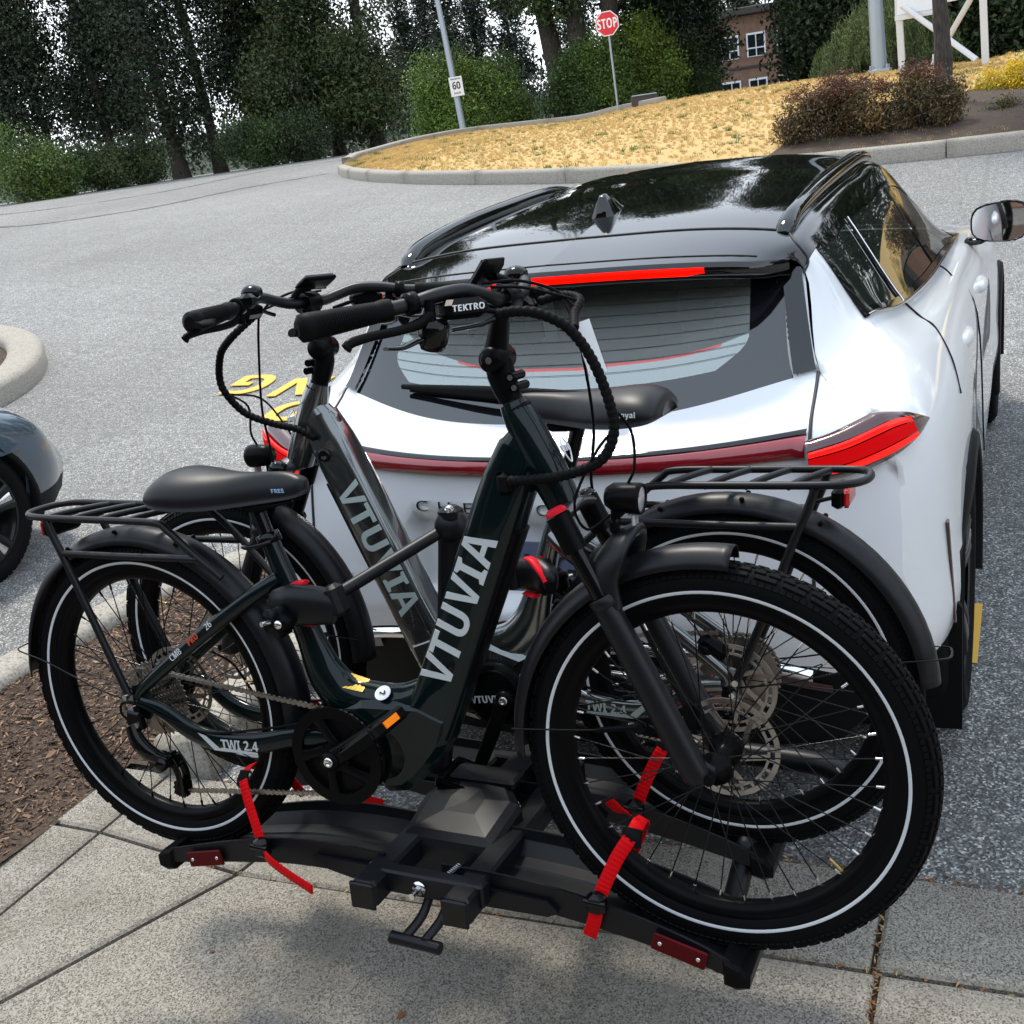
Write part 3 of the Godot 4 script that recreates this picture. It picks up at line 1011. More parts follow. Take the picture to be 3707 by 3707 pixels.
func build_signs() -> void:
	# stop sign
	var base := V(-9.66, 1.80, -28.63)
	var top := V(-9.73, 4.15, -28.60)
	var s := thing("stop_sign", "red octagonal stop sign on a thin grey post by the grass", "sign", Transform3D(Basis(), base))
	var st := S()
	tube(st, PackedVector3Array([V(0, -0.2, 0), top - base + V(0, 0.28, 0)]), 0.032, 8)
	part(s, "post", st, M.galvanised)
	var face := Transform3D(Basis(Vector3(0, 1, 0), 0.25) * Basis(Vector3(0, 0, 1), 0.03), top - base + V(0.01, 0.02, 0.045))
	st = S()
	prism(st, ngon(Vector2.ZERO, 0.345, 8, PI / 8), -0.004, 0.0, face)
	var pl := part(s, "plate", st, M.sign_white)
	st = S()
	prism(st, ngon(Vector2.ZERO, 0.318, 8, PI / 8), 0.001, 0.004, face)
	part(pl, "red_face", st, M.sign_red)
	put(pl, "lettering", text_mesh("STOP", 0.20, 0.002, 700), M.sign_white, face * Transform3D(Basis.from_scale(V(0.86, 1.25, 1)), V(0, 0, 0.006)))
	# lamp standard with speed sign
	base = V(-14.91, 1.78, -29.15)
	top = V(-15.28, 8.2, -29.00)
	var p := thing("street_lamp_pole", "tall grey pole carrying the 60 speed limit plate", "pole", Transform3D(Basis(), base))
	st = S()
	tube(st, PackedVector3Array([V(0, -0.2, 0), (top - base) * 0.5, top - base]), [0.105, 0.085, 0.07], 12)
	part(p, "shaft", st, M.galvanised)
	st = S()
	tube(st, curve([top - base, top - base + V(0.2, 0.6, 0.2), top - base + V(1.2, 1.0, 0.5)], 5), 0.045, 8)
	box(st, top - base + V(1.5, 1.02, 0.6), V(0.6, 0.12, 0.25), 0.04)
	part(p, "lamp_arm", st, M.galvanised)
	var sp := thing("speed_sign", "white speed limit plate reading 60 fixed to the pole", "sign", Transform3D(Basis(Vector3(0, 1, 0), 0.75) * Basis(Vector3(0, 0, 1), 0.04), V(-14.89, 3.22, -29.02)))
	st = S()
	box(st, Vector3.ZERO, V(0.42, 0.56, 0.006), 0.0)
	var spl := part(sp, "plate", st, M.sign_white)
	put(spl, "lettering", text_mesh("60", 0.19, 0.002, 700), M.ink, Transform3D(Basis.from_scale(V(0.95, 1.1, 1)), V(0, 0.02, 0.005)))
	put(spl, "lettering", text_mesh("MAXIMUM", 0.045, 0.002, 700), M.ink, Transform3D(Basis(), V(0, 0.215, 0.005)))
	put(spl, "lettering", text_mesh("km/h", 0.06, 0.002, 700), M.ink, Transform3D(Basis(), V(0, -0.19, 0.005)))
	# steel pole behind the mound
	var q := thing("steel_pole", "thick grey steel pole standing left of the white sign frame", "pole", Transform3D(Basis(), V(-1.95, 1.84, -23.73)))
	st = S()
	tube(st, PackedVector3Array([V(0, -0.1, 0), V(-0.06, 1.5, 0), V(-0.40, 8.0, -0.3)]), [0.170, 0.150, 0.11], 14)
	part(q, "shaft", st, M.galvanised)
	st = S()
	box(st, V(0, 0.04, 0), V(0.46, 0.06, 0.46), 0.01)
	for a in 4:
		rod(st, V(0.17 if a & 1 else -0.17, 0.05, 0.17 if a & 2 else -0.17), V(0.17 if a & 1 else -0.17, 0.16, 0.17 if a & 2 else -0.17), 0.025, 6)
	part(q, "base_plate", st, M.galvanised)
	# timber sign frame
	var f := thing("timber_sign_frame", "white timber sign frame with crossed braces on the grass", "sign", Transform3D(Basis(), V(-0.50, 1.76, -21.0)))
	var posts := [V(-0.74, 0, -0.25), V(-0.04, 0, 0.02), V(0.80, 0, 0.9)]
	for b in posts:
		st = S()
		box(st, b + V(-0.07, 1.5, 0), V(0.125, 3.5, 0.125), 0.008, Transform3D(Basis(Vector3(0, 0, 1), 0.045), V(0.07, 0, 0)))
		part(f, "post", st, M.wood_white)
	for b in [[posts[0] + V(0.02, 1.22, 0.07), posts[2] + V(-0.15, 0.05, 0.07)], [posts[2] + V(-0.05, 1.40, 0.07), posts[1] + V(-0.15, 0.0, 0.2)], [posts[0] + V(0.62, 0.02, 0.5), posts[0] + V(0.64, 0.26, 0.5)]]:
		st = S()
		tube(st, PackedVector3Array(b), 0.052, 8, 0.030, Vector3(0, 0, 1).cross(b[1] - b[0]).normalized(), 8.0)
		part(f, "brace", st, M.wood_white)
	for b in [[posts[0], posts[1], 1.06], [posts[1], posts[2], 1.22]]:
		st = S()
		var d: Vector3 = b[1] - b[0]
		var xf := Transform3D(Basis(d.normalized(), Vector3.UP, d.normalized().cross(Vector3.UP)), (b[0] + b[1]) * 0.5 + V(-0.07, b[2] + 0.75, 0.05))
		box(st, V(0, 0, 0), V(d.length() + 0.1, 1.5, 0.03), 0.004, xf)
		part(f, "board", st, M.panel_white)
		st = S()
		box(st, V(0, -0.80, 0.0), V(d.length() + 0.1, 0.09, 0.05), 0.004, xf)
		part(f, "board_ledge", st, M.wood_white)
	# service box
	var u := thing("utility_box", "small grey utility cabinet low behind the stop sign", "cabinet", Transform3D(Basis(Vector3(0, 1, 0), 0.4), V(-8.95, 1.86, -28.9)))
	st = S()
	box(st, V(0, 0.16, 0), V(0.75, 0.28, 0.4), 0.02)
	part(u, "cabinet", st, M.stucco_dark)
	st = S()
	box(st, V(0, 0.315, 0), V(0.70, 0.03, 0.42), 0.01)
	part(u, "lid", st, M.galvanised)

func build_building() -> void:
	var b := thing("brown_building", "brown stuccoed two storey building glimpsed between the trees", "building", Transform3D(Basis(Vector3(0, 1, 0), 0.15), V(-10.9, 1.4, -58.0)))
	var st := S()
	box(st, V(0, 2.1, -3.0), V(7.0, 4.2, 6.0), 0.02)
	part(b, "wall", st, M.stucco)
	st = S()
	box(st, V(0, 4.40, -2.9), V(7.5, 0.36, 6.6), 0.04)
	part(b, "roof", st, M.stucco_dark)
	for w in [[-2.30, 2.75], [-0.95, 2.75], [0.55, 2.75], [2.2, 2.75], [-2.3, 0.55], [-0.95, 0.55], [0.55, 0.55], [2.2, 0.55]]:
		st = S()
		box(st, V(w[0], w[1], 0.02), V(0.95, 1.15, 0.10), 0.01)
		var fr := part(b, "window", st, M.sign_white)
		for k in [-1.0, 1.0]:
			for r in [[0.18, 0.60], [-0.36, 0.34]]:
				st = S()
				box(st, V(w[0] + 0.215 * k, w[1] + r[0] - 0.0, 0.075), V(0.37, r[1], 0.02), 0.0)
				part(fr, "pane", st, M.window_dark)
	st = S()
	box(st, V(0, 1.72, 0.02), V(7.05, 0.12, 0.10), 0.01)
	part(b, "string_course", st, M.stucco_dark)

func build_shop() -> void:
	# the shop front behind the viewer, which the bicycles' near sides mirror
	var b := thing("shop_building", "long dark fronted shop building behind the viewer facing the car", "building", Transform3D(Basis(), V(1.0, 0.0, 8.6)))
	var st := S()
	box(st, V(0, 2.0, 2.0), V(30.0, 4.0, 4.0), 0.02)
	part(b, "wall", st, M.stucco)
	st = S()
	box(st, V(0, 4.15, 1.6), V(30.6, 0.35, 5.2), 0.03)
	part(b, "roof", st, M.stucco_dark)
	for i in 9:
		st = S()
		box(st, V(-12.8 + 3.2 * i, 1.55, -0.02), V(2.7, 2.7, 0.10), 0.02)
		var w := part(b, "window", st, M.stucco_dark)
		st = S()
		box(st, V(-12.8 + 3.2 * i, 1.55, -0.08), V(2.5, 2.5, 0.03), 0.0)
		part(w, "pane", st, M.window_dark)

func build_trees() -> void:
	var GL := "trees along the road on the left"
	# tall dark trees on the left, trunks in view
	var rowt := [[-35.8, -30.6, 0.20], [-36.1, -33.2, 0.17], [-33.1, -33.4, 0.24], [-34.9, -37.2, 0.26], [-30.6, -34.3, 0.30], [-30.0, -36.1, 0.26], [-30.0, -39.8, 0.22], [-27.3, -38.1, 0.24], [-26.9, -40.7, 0.26], [-24.4, -39.9, 0.30]]
	var names := ["leftmost tall dark tree at the picture edge", "slender dark tree second from the left edge", "tall dark tree third from the left edge", "dark tree fourth from the left with a leaning trunk", "thick trunked dark tree left of the bright sky gap", "dark tree with a bare leaning trunk beside the sky gap", "dark tree right of the bright sky gap", "dark leafy tree just right of the twin thin trunks", "full dark tree in front of the road end", "broad dark tree right beside the grey lamp pole"]
	for i in rowt.size():
		var r: Array = rowt[i]
		var at := on_lot(r[0], r[1])
		var dense := 1.0 if i != 5 else 0.6
		var tone := Color(0.018, 0.030, 0.011) if i < 7 else Color(0.046, 0.066, 0.016)
		var lobes := [[V(0, 8.5, 0), V(2.6, 6.0, 2.6), 1.0], [V(0.6, 4.6, 0.4), V(2.2, 3.4, 2.2), 0.55], [V(-0.7, 13.0, 0), V(2.0, 4.0, 2.0), 0.6]]
		if i >= 7:
			lobes = [[V(0, 7.0, 0), V(2.8, 6.5, 2.8), 1.0], [V(0.3, 3.2, 0.6), V(2.4, 3.0, 2.2), 0.9], [V(0, 12.5, 0), V(2.2, 4.5, 2.2), 0.6]]
			dense = 1.6
		leafy_tree("roadside_tree", names[i], at, 16.5, r[2], lobes, int(900 * dense), tone, GL, Vector2(0.55, 1.15), 0, 1, V(-0.085, 1, -0.05))
	# the big maple in the middle
	leafy_tree("maple_tree", "big maple with a thick forked trunk left of the stop sign", V(-13.2, 1.5, -36.2), 14.0, 0.42, [[V(-1.2, 8.2, 0), V(4.6, 3.6, 4.0), 1.0], [V(2.6, 7.2, 0.5), V(4.4, 3.2, 3.6), 1.0], [V(-3.6, 6.4, 0.6), V(2.4, 1.8, 2.4), 0.5], [V(0.5, 11.5, 0), V(4.0, 3.0, 3.6), 0.7], [V(4.6, 5.6, 0.6), V(2.6, 2.0, 2.4), 0.5], [V(-0.8, 5.0, 1.2), V(2.4, 1.2, 1.4), 0.3]], 2300, Color(0.036, 0.064, 0.012), "trees behind the grass island", Vector2(0.7, 1.2), 0, 3, V(-0.05, 1, -0.02))
	# bright bushes under it
	var gb := "bright bushes under the maple"
	var shr := [[-16.5, -31.1, 1.05, Color(0.085, 0.150, 0.014), "bright green bush just left of the speed sign pole"], [-15.8, -32.1, 1.0, Color(0.105, 0.165, 0.018), "yellow green bush right of the speed sign pole"], [-15.2, -32.9, 0.95, Color(0.062, 0.105, 0.020), "mid green bush left of the maple trunk"], [-13.3, -34.8, 0.9, Color(0.055, 0.100, 0.016), "green bush right of the maple trunk"], [-12.3, -35.1, 1.05, Color(0.082, 0.135, 0.014), "bright green bush behind the stop sign post"], [-11.1, -36.0, 1.15, Color(0.10, 0.150, 0.013), "bright yellow green bush right of the stop sign post"], [-10.2, -37.4, 0.9, Color(0.04, 0.07, 0.012), "dull green bush right of the bright one"]]
	for q in shr:
		var at := on_lot(q[0], q[1])
		var k: float = q[2]
		bush("roadside_bush", q[4], at, [[V(0, 1.1 * k, 0), V(1.15, 1.25, 1.0) * k, 1.0], [V(0.7 * k, 0.7 * k, 0.3), V(0.8, 0.8, 0.8) * k, 0.5], [V(-0.1, 2.0 * k, -0.2), V(0.7, 0.9, 0.7) * k, 0.4]], 420, q[3], "bush", gb, Vector2(0.35, 0.62), 0)
	for q in [[-31.3, -26.7, 1.3, Color(0.075, 0.125, 0.016), "bright green bush at the left picture edge"], [-31.4, -28.1, 0.8, Color(0.06, 0.105, 0.014), "low green bush by the road near the left edge"], [-30.9, -29.9, 0.8, Color(0.040, 0.062, 0.012), "low dull bush under the tall dark trees"], [-30.0, -31.4, 0.75, Color(0.040, 0.060, 0.012), "dull green bush between the left trunks"], [-27.1, -34.5, 1.0, Color(0.040, 0.070, 0.014), "green bush below the bright sky gap"], [-25.6, -35.6, 1.0, Color(0.034, 0.056, 0.012), "dark green bush at the road end"]]:
		var at := on_lot(q[0], q[1])
		var k: float = q[2]
		bush("roadside_bush", q[4], at, [[V(0, 1.0 * k, 0), V(1.5, 1.2, 1.1) * k, 1.0], [V(0.9 * k, 0.6 * k, 0.2), V(0.9, 0.8, 0.8) * k, 0.5]], 300, q[3], "bush", "bushes along the road", Vector2(0.4, 0.7), 0)
	# dark trees to the right, behind the mound
	var gd := "trees behind the grass island"
	var dk := [[-11.2, -39.2, 0.30, 0.9, "dark tree right of the stop sign"], [-10.9, -42.3, 0.28, 0.55, "dark narrow tree left of the brown building"], [-6.0, -39.3, 0.30, 0.8, "dark broad tree right of the brown building"], [-4.6, -36.5, 0.30, 1.0, "dark tree left of the steel pole"], [-4.0, -38.6, 0.28, 1.1, "dark tree behind the steel pole"], [-2.6, -37.7, 0.28, 1.0, "dark tree behind the white sign frame"], [-1.1, -35.8, 0.28, 1.0, "dark tree behind the slim trunk"], [0.1, -34.9, 0.30, 1.1, "dark tree behind the yellow shrub"], [1.3, -33.9, 0.3, 1.1, "dark tree at the right picture edge"]]
	for q in dk:
		var at := on_lot(q[0], q[1])
		var w: float = q[3]
		var tone := Color(0.030, 0.052, 0.014) if rng.randf() < 0.5 else Color(0.024, 0.040, 0.013)
		leafy_tree("dark_tree", q[4], at, 14.0, q[2], [[V(0, 5.0, 0), V(2.3 * w, 5.2, 2.2), 1.0], [V(0.4, 1.9, 0.8), V(1.9 * w, 2.0, 1.6), 0.6], [V(0, 10.5, 0), V(1.9, 3.6, 1.9), 0.5]], 1000, tone, gd, Vector2(0.7, 1.25), 0, 1, V(-0.04, 1, -0.03))
	# far conifers on the hill
	for q in [[-44.5, -80.3], [-45.1, -85.6], [-40.1, -79.2], [-40.6, -85.6], [-36.9, -84.0], [-30.2, -81.3], [-16.5, -77.0], [-20.4, -79.1]]:
		var at := on_lot(q[0], q[1])
		var t := thing("far_conifer", FAR_LABELS[taken.get("far_conifer", 0)], "tree", Transform3D(Basis(), at), "distant conifers")
		trunk(t, [V(0, -1, 0), V(0, 6, 0), V(-0.3, 12, 0)], 0.3, 0.05)
		var lobes := []
		for k in 7:
			lobes.append([V(0, 1.5 + 1.7 * k, 0), V(2.6 - 0.34 * k, 1.3, 2.6 - 0.34 * k), 1.0 - 0.1 * k])
		crown(t, lobes, 380, Color(0.022, 0.036, 0.020), 0.3, Vector2(0.8, 1.4), 2, 0.3)
	# weeping willow behind the steel pole
	for q in [[-2.1, -27.7, 1.0, "weeping willow with hanging pale green strands left of the sign frame"], [-3.5, -29.6, 0.55, "low weeping shrub right of the dark trees"]]:
		var at := on_lot(q[0], q[1])
		var k: float = q[2]
		var w := thing("weeping_willow", q[3], "tree", Transform3D(Basis(), at))
		trunk(w, [V(0, -0.2, 0), V(0.1, 0.8 * k, 0), V(0, 1.7 * k, 0)], 0.10 * k, 0.04)
		var xfs := []
		var cols := []
		for i in 300:
			var a := rng.randf() * TAU
			var rr := sqrt(rng.randf()) * 1.35 * k
			var topy := (1.9 - 0.35 * rr * rr / (k * k)) * k + rng.randf_range(-0.1, 0.1)
			var n := int(rng.randf_range(3, 8))
			for j in n:
				var p := V(cos(a) * rr * (1.0 + 0.05 * j), topy - j * 0.16 * k, sin(a) * rr * (1.0 + 0.05 * j))
				if p.y < 0.05: break
				xfs.append(Transform3D(Basis(Vector3.UP, rng.randf() * TAU).scaled(V(0.16, 0.30, 0.16)), p))
				var v := rng.randf_range(0.6, 1.3)
				cols.append(Color(0.105 * v, 0.140 * v, 0.040 * v))
		var o := multi(w, "crown", clumps[2][0], M.leaf, xfs, cols)
		o.set_meta("kind", "stuff")
	# trees beyond the right picture edge, which the car's paint and glass mirror
	for q in [[6.0, -30.0, 1.1, "tree beyond the right picture edge, nearest the island"], [11.0, -27.0, 1.2, "second tree beyond the right picture edge"], [16.0, -24.0, 1.1, "third tree beyond the right picture edge"], [19.0, -17.0, 1.2, "fourth tree beyond the right picture edge"], [21.0, -9.0, 1.2, "fifth tree beyond the right picture edge"]]:
		leafy_tree("dark_tree", q[3], V(q[0], lot_height(q[0], q[1]), q[1]), 13.0, 0.3, [[V(0, 5.5, 0), V(3.0, 5.0, 3.0) * q[2], 1.0], [V(0.4, 2.2, 0.5), V(2.4, 2.0, 2.2), 0.5]], 700, Color(0.030, 0.052, 0.014), "trees beyond the right edge", Vector2(0.8, 1.5), 0)

func on_lot(x: float, z: float) -> Vector3:
	return V(x, lot_height(x, z), z)
# ---------------------------------------------------------------- white car
# body lines from nose to rear corner (x right, y up, z back; rear axle at z = 0), right half
const LINES := [
	[Vector3(0.70, 0.25, -3.80), Vector3(0.84, 0.22, -2.95), Vector3(0.865, 0.22, -2.15), Vector3(0.87, 0.22, -1.30), Vector3(0.87, 0.22, -0.60), Vector3(0.86, 0.25, 0.00), Vector3(0.80, 0.27, 0.45), Vector3(0.70, 0.29, 0.76)],
	[Vector3(0.74, 0.42, -3.84), Vector3(0.94, 0.43, -2.95), Vector3(0.95, 0.43, -2.15), Vector3(0.952, 0.43, -1.30), Vector3(0.952, 0.43, -0.60), Vector3(0.955, 0.45, 0.00), Vector3(0.925, 0.45, 0.48), Vector3(0.84, 0.48, 0.77)],
	[Vector3(0.74, 0.62, -3.82), Vector3(0.95, 0.64, -2.95), Vector3(0.938, 0.64, -2.15), Vector3(0.938, 0.64, -1.30), Vector3(0.945, 0.66, -0.60), Vector3(0.960, 0.68, 0.00), Vector3(0.932, 0.68, 0.47), Vector3(0.85, 0.69, 0.765)],
	[Vector3(0.66, 0.80, -3.72), Vector3(0.92, 0.90, -2.95), Vector3(0.928, 0.93, -2.15), Vector3(0.930, 0.95, -1.30), Vector3(0.932, 0.965, -0.60), Vector3(0.942, 0.955, 0.00), Vector3(0.915, 0.955, 0.44), Vector3(0.838, 0.965, 0.715)],
	[Vector3(0.55, 0.86, -3.60), Vector3(0.83, 1.00, -2.95), Vector3(0.868, 1.055, -2.15), Vector3(0.872, 1.075, -1.30), Vector3(0.880, 1.095, -0.60), Vector3(0.880, 1.10, 0.00), Vector3(0.855, 1.085, 0.40), Vector3(0.785, 1.075, 0.655)],
	[Vector3(0.50, 0.88, -3.50), Vector3(0.77, 1.02, -2.90), Vector3(0.805, 1.085, -2.10), Vector3(0.806, 1.115, -1.30), Vector3(0.800, 1.145, -0.60), Vector3(0.775, 1.185, 0.00), Vector3(0.728, 1.222, 0.32), Vector3(0.655, 1.150, 0.555)],
	[Vector3(0.40, 0.90, -3.48), Vector3(0.62, 1.04, -2.90), Vector3(0.715, 1.105, -2.14), Vector3(0.640, 1.405, -1.25), Vector3(0.632, 1.440, -0.60), Vector3(0.626, 1.430, 0.00), Vector3(0.618, 1.400, 0.32), Vector3(0.600, 1.365, 0.390)],
	[Vector3(0.33, 0.91, -3.48), Vector3(0.50, 1.05, -2.90), Vector3(0.640, 1.110, -2.19), Vector3(0.575, 1.475, -1.20), Vector3(0.568, 1.500, -0.60), Vector3(0.560, 1.480, 0.00), Vector3(0.545, 1.442, 0.32), Vector3(0.500, 1.408, 0.52)],
	[Vector3(0.18, 0.92, -3.50), Vector3(0.27, 1.065, -2.90), Vector3(0.370, 1.115, -2.29), Vector3(0.340, 1.525, -1.15), Vector3(0.338, 1.540, -0.60), Vector3(0.330, 1.507, 0.00), Vector3(0.320, 1.470, 0.32), Vector3(0.300, 1.428, 0.585)],
	[Vector3(0.00, 0.92, -3.50), Vector3(0.00, 1.07, -2.90), Vector3(0.00, 1.115, -2.34), Vector3(0.00, 1.540, -1.12), Vector3(0.00, 1.552, -0.60), Vector3(0.00, 1.516, 0.00), Vector3(0.00, 1.478, 0.32), Vector3(0.00, 1.434, 0.605)],
]
# the same lines where they cross the middle of the rear
const REAR := [Vector3(0, 0.27, 0.86), Vector3(0, 0.615, 0.955), Vector3(0, 0.74, 0.940), Vector3(0, 0.965, 0.885), Vector3(0, 1.045, 0.865), Vector3(0, 1.090, 0.750), Vector3(0, 1.388, 0.365)]
const NS := 8
const NK := 5
var skin := []      # skin[k][s]
var back := []      # back[k][u]

func make_skin() -> void:
	var cols := []
	for l in LINES: cols.append(curve(l, NS))
	var ns: int = cols[0].size()
	for s in ns:
		var c := []
		for k in cols.size(): c.append(cols[k][s])
		var fine := curve(c, NK)
		for k in fine.size():
			if skin.size() <= k: skin.append(PackedVector3Array())
			skin[k].append(fine[k])
	var n := 36
	var rows := []
	for k in REAR.size():
		var e: Vector3 = LINES[k][7]
		var r: Vector3 = REAR[k]
		var row := []
		for i in n + 1:
			var u := float(i) / n
			var f := pow(sin(u * PI / 2), 0.85)
			row.append(V(e.x * (1.0 - u), lerpf(e.y, r.y, smoothstep(0.0, 1.0, f)), lerpf(e.z, r.z, f)))
		rows.append(row)
	for u in n + 1:
		var c := []
		for k in rows.size(): c.append(rows[k][u])
		var fine := curve(c, 7)
		for k in fine.size():
			if back.size() <= k: back.append(PackedVector3Array())
			var p := fine[k]
			# number plate recess
			var w := smoothstep(0.335, 0.300, absf(p.x)) * smoothstep(0.665, 0.715, p.y) * smoothstep(0.892, 0.868, p.y)
			p.z -= 0.050 * w
			back[k].append(p)

func skin_at(k: float, s: float) -> Vector3:
	var a := clampf(k * NK, 0, skin.size() - 1.001)
	var b := clampf(s * NS, 0, skin[0].size() - 1.001)
	var i := int(a)
	var j := int(b)
	return skin[i][j].lerp(skin[i][j + 1], b - j).lerp(skin[i + 1][j].lerp(skin[i + 1][j + 1], b - j), a - i)

func back_at(k: float, x: float) -> Vector3:
	# point of the rear skin at line k and distance x from the middle
	var i := int(clampf(k * 7, 0, back.size() - 1.001))
	var f := clampf(k * 7, 0, back.size() - 1.001) - i
	var row := PackedVector3Array()
	for u in back[0].size(): row.append(back[i][u].lerp(back[i + 1][u], f))
	var ax := absf(x)
	for u in row.size() - 1:
		if row[u].x >= ax and row[u + 1].x <= ax:
			var t := (row[u].x - ax) / maxf(row[u].x - row[u + 1].x, 1e-6)
			var p := row[u].lerp(row[u + 1], t)
			return V(x, p.y, p.z)
	return V(x, row[0].y, row[0].z)

const MIR := Vector3(-1, 1, 1)

func both(st: SurfaceTool, a: Vector3, b: Vector3, c: Vector3, d: Vector3, left := true, right := true) -> void:
	if right: quad(st, a, b, c, d)
	if left: quad(st, a * MIR, d * MIR, c * MIR, b * MIR)

func skin_patch(st: SurfaceTool, k0: float, k1: float, s0: float, s1: float, nk := 8, nsn := 16, off := 0.0, left := true, right := true) -> void:
	for i in nk:
		for j in nsn:
			var ka := lerpf(k0, k1, float(i) / nk)
			var kb := lerpf(k0, k1, float(i + 1) / nk)
			var sa := lerpf(s0, s1, float(j) / nsn)
			var sb := lerpf(s0, s1, float(j + 1) / nsn)
			var o := V(off, off * 0.4, 0)
			both(st, skin_at(ka, sa) + o, skin_at(ka, sb) + o, skin_at(kb, sb) + o, skin_at(kb, sa) + o, left, right)

func skin_line(st: SurfaceTool, pts: Array, r := 0.0028, left := true) -> void:
	# a shut line: dark seam lying in the surface, pts = [k, s]
	var ctrl := []
	for p in pts: ctrl.append(skin_at(p[0], p[1]) + V(0.0015, 0.0005, 0))
	var path := curve(ctrl, 5)
	tube(st, path, r, 5)
	if left:
		for i in path.size(): path[i] *= MIR
		tube(st, path, r, 5)

func in_arch(p: Vector3) -> bool:
	for z in [0.0, -2.954]:
		if Vector2(p.y - 0.375, p.z - z).length() < 0.425 and p.x > 0.5: return true
	return false

func car_wheel(parent: Node, at: Vector3, s: float, r: float, width: float, mats: Array) -> void:
	var w := holder(parent, "wheel", Transform3D(Basis(Vector3(0, 1, 0), PI / 2 * s), at))
	var st := S()
	var h := width / 2
	lathe(st, [[r * 0.72, -h * 0.8], [r * 0.80, -h], [r * 0.92, -h * 1.02], [r * 0.985, -h * 0.88], [r, -h * 0.6], [r, h * 0.6], [r * 0.985, h * 0.88], [r * 0.92, h * 1.02], [r * 0.80, h], [r * 0.72, h * 0.8]], Transform3D(), 56)
	part(w, "tyre", st, M.tyre)
	st = S()
	for k in 5:
		var z := lerpf(-h * 0.7, h * 0.7, k / 4.0)
		for i in 60:
			var a := TAU * (i + 0.3 * k) / 60
			box(st, V(r * 0.998, 0, z), V(0.010, TAU * r / 60 * 0.72, h * 0.26), 0.0, Transform3D(Basis(Vector3(0, 0, 1), a)))
	var td := part(w, "tread", st, M.tyre)
	td.set_meta("kind", "stuff")
	st = S()
	lathe(st, [[r * 0.74, -h * 0.8], [r * 0.70, -h * 0.5], [r * 0.68, h * 0.5], [r * 0.73, h * 0.82], [r * 0.755, h * 0.86], [r * 0.745, h * 0.92], [r * 0.715, h * 0.88]], Transform3D(), 48)
	for i in 5:
		for d in [-0.17, 0.17]:
			var a := TAU * i / 5 + 0.2
			var p0 := V(cos(a + d * 0.5) * r * 0.12, sin(a + d * 0.5) * r * 0.12, h * 0.55)
			var p1 := V(cos(a + d) * r * 0.42, sin(a + d) * r * 0.42, h * 0.78)
			var p2 := V(cos(a + d * 1.1) * r * 0.72, sin(a + d * 1.1) * r * 0.72, h * 0.84)
			tube(st, curve([p0, p1, p2], 3), [0.030 * r / 0.375, 0.022 * r / 0.375, 0.026 * r / 0.375], 8, 0.014, V(-sin(a), cos(a), 0), 4.0)
	lathe(st, [[0.0, h * 0.66], [r * 0.10, h * 0.66], [r * 0.17, h * 0.56], [r * 0.18, h * 0.2]], Transform3D(), 24)
	part(w, "rim", st, mats[0])
	st = S()
	for i in 5:
		var a := TAU * i / 5 + 0.2
		var p1 := V(cos(a) * r * 0.34, sin(a) * r * 0.34, h * 0.80)
		var p2 := V(cos(a) * r * 0.69, sin(a) * r * 0.69, h * 0.90)
		tube(st, PackedVector3Array([p1, p2]), [0.012, 0.024], 8, 0.006, V(-sin(a), cos(a), 0), 4.0)
	part(w, "spoke_inserts", st, mats[1])
	st = S()
	annulus(st, r * 0.2, r * 0.46, -0.01, 0.01, Transform3D(Basis(), V(0, 0, h * 0.1)), 32)
	part(w, "brake_disc", st, M.steel)

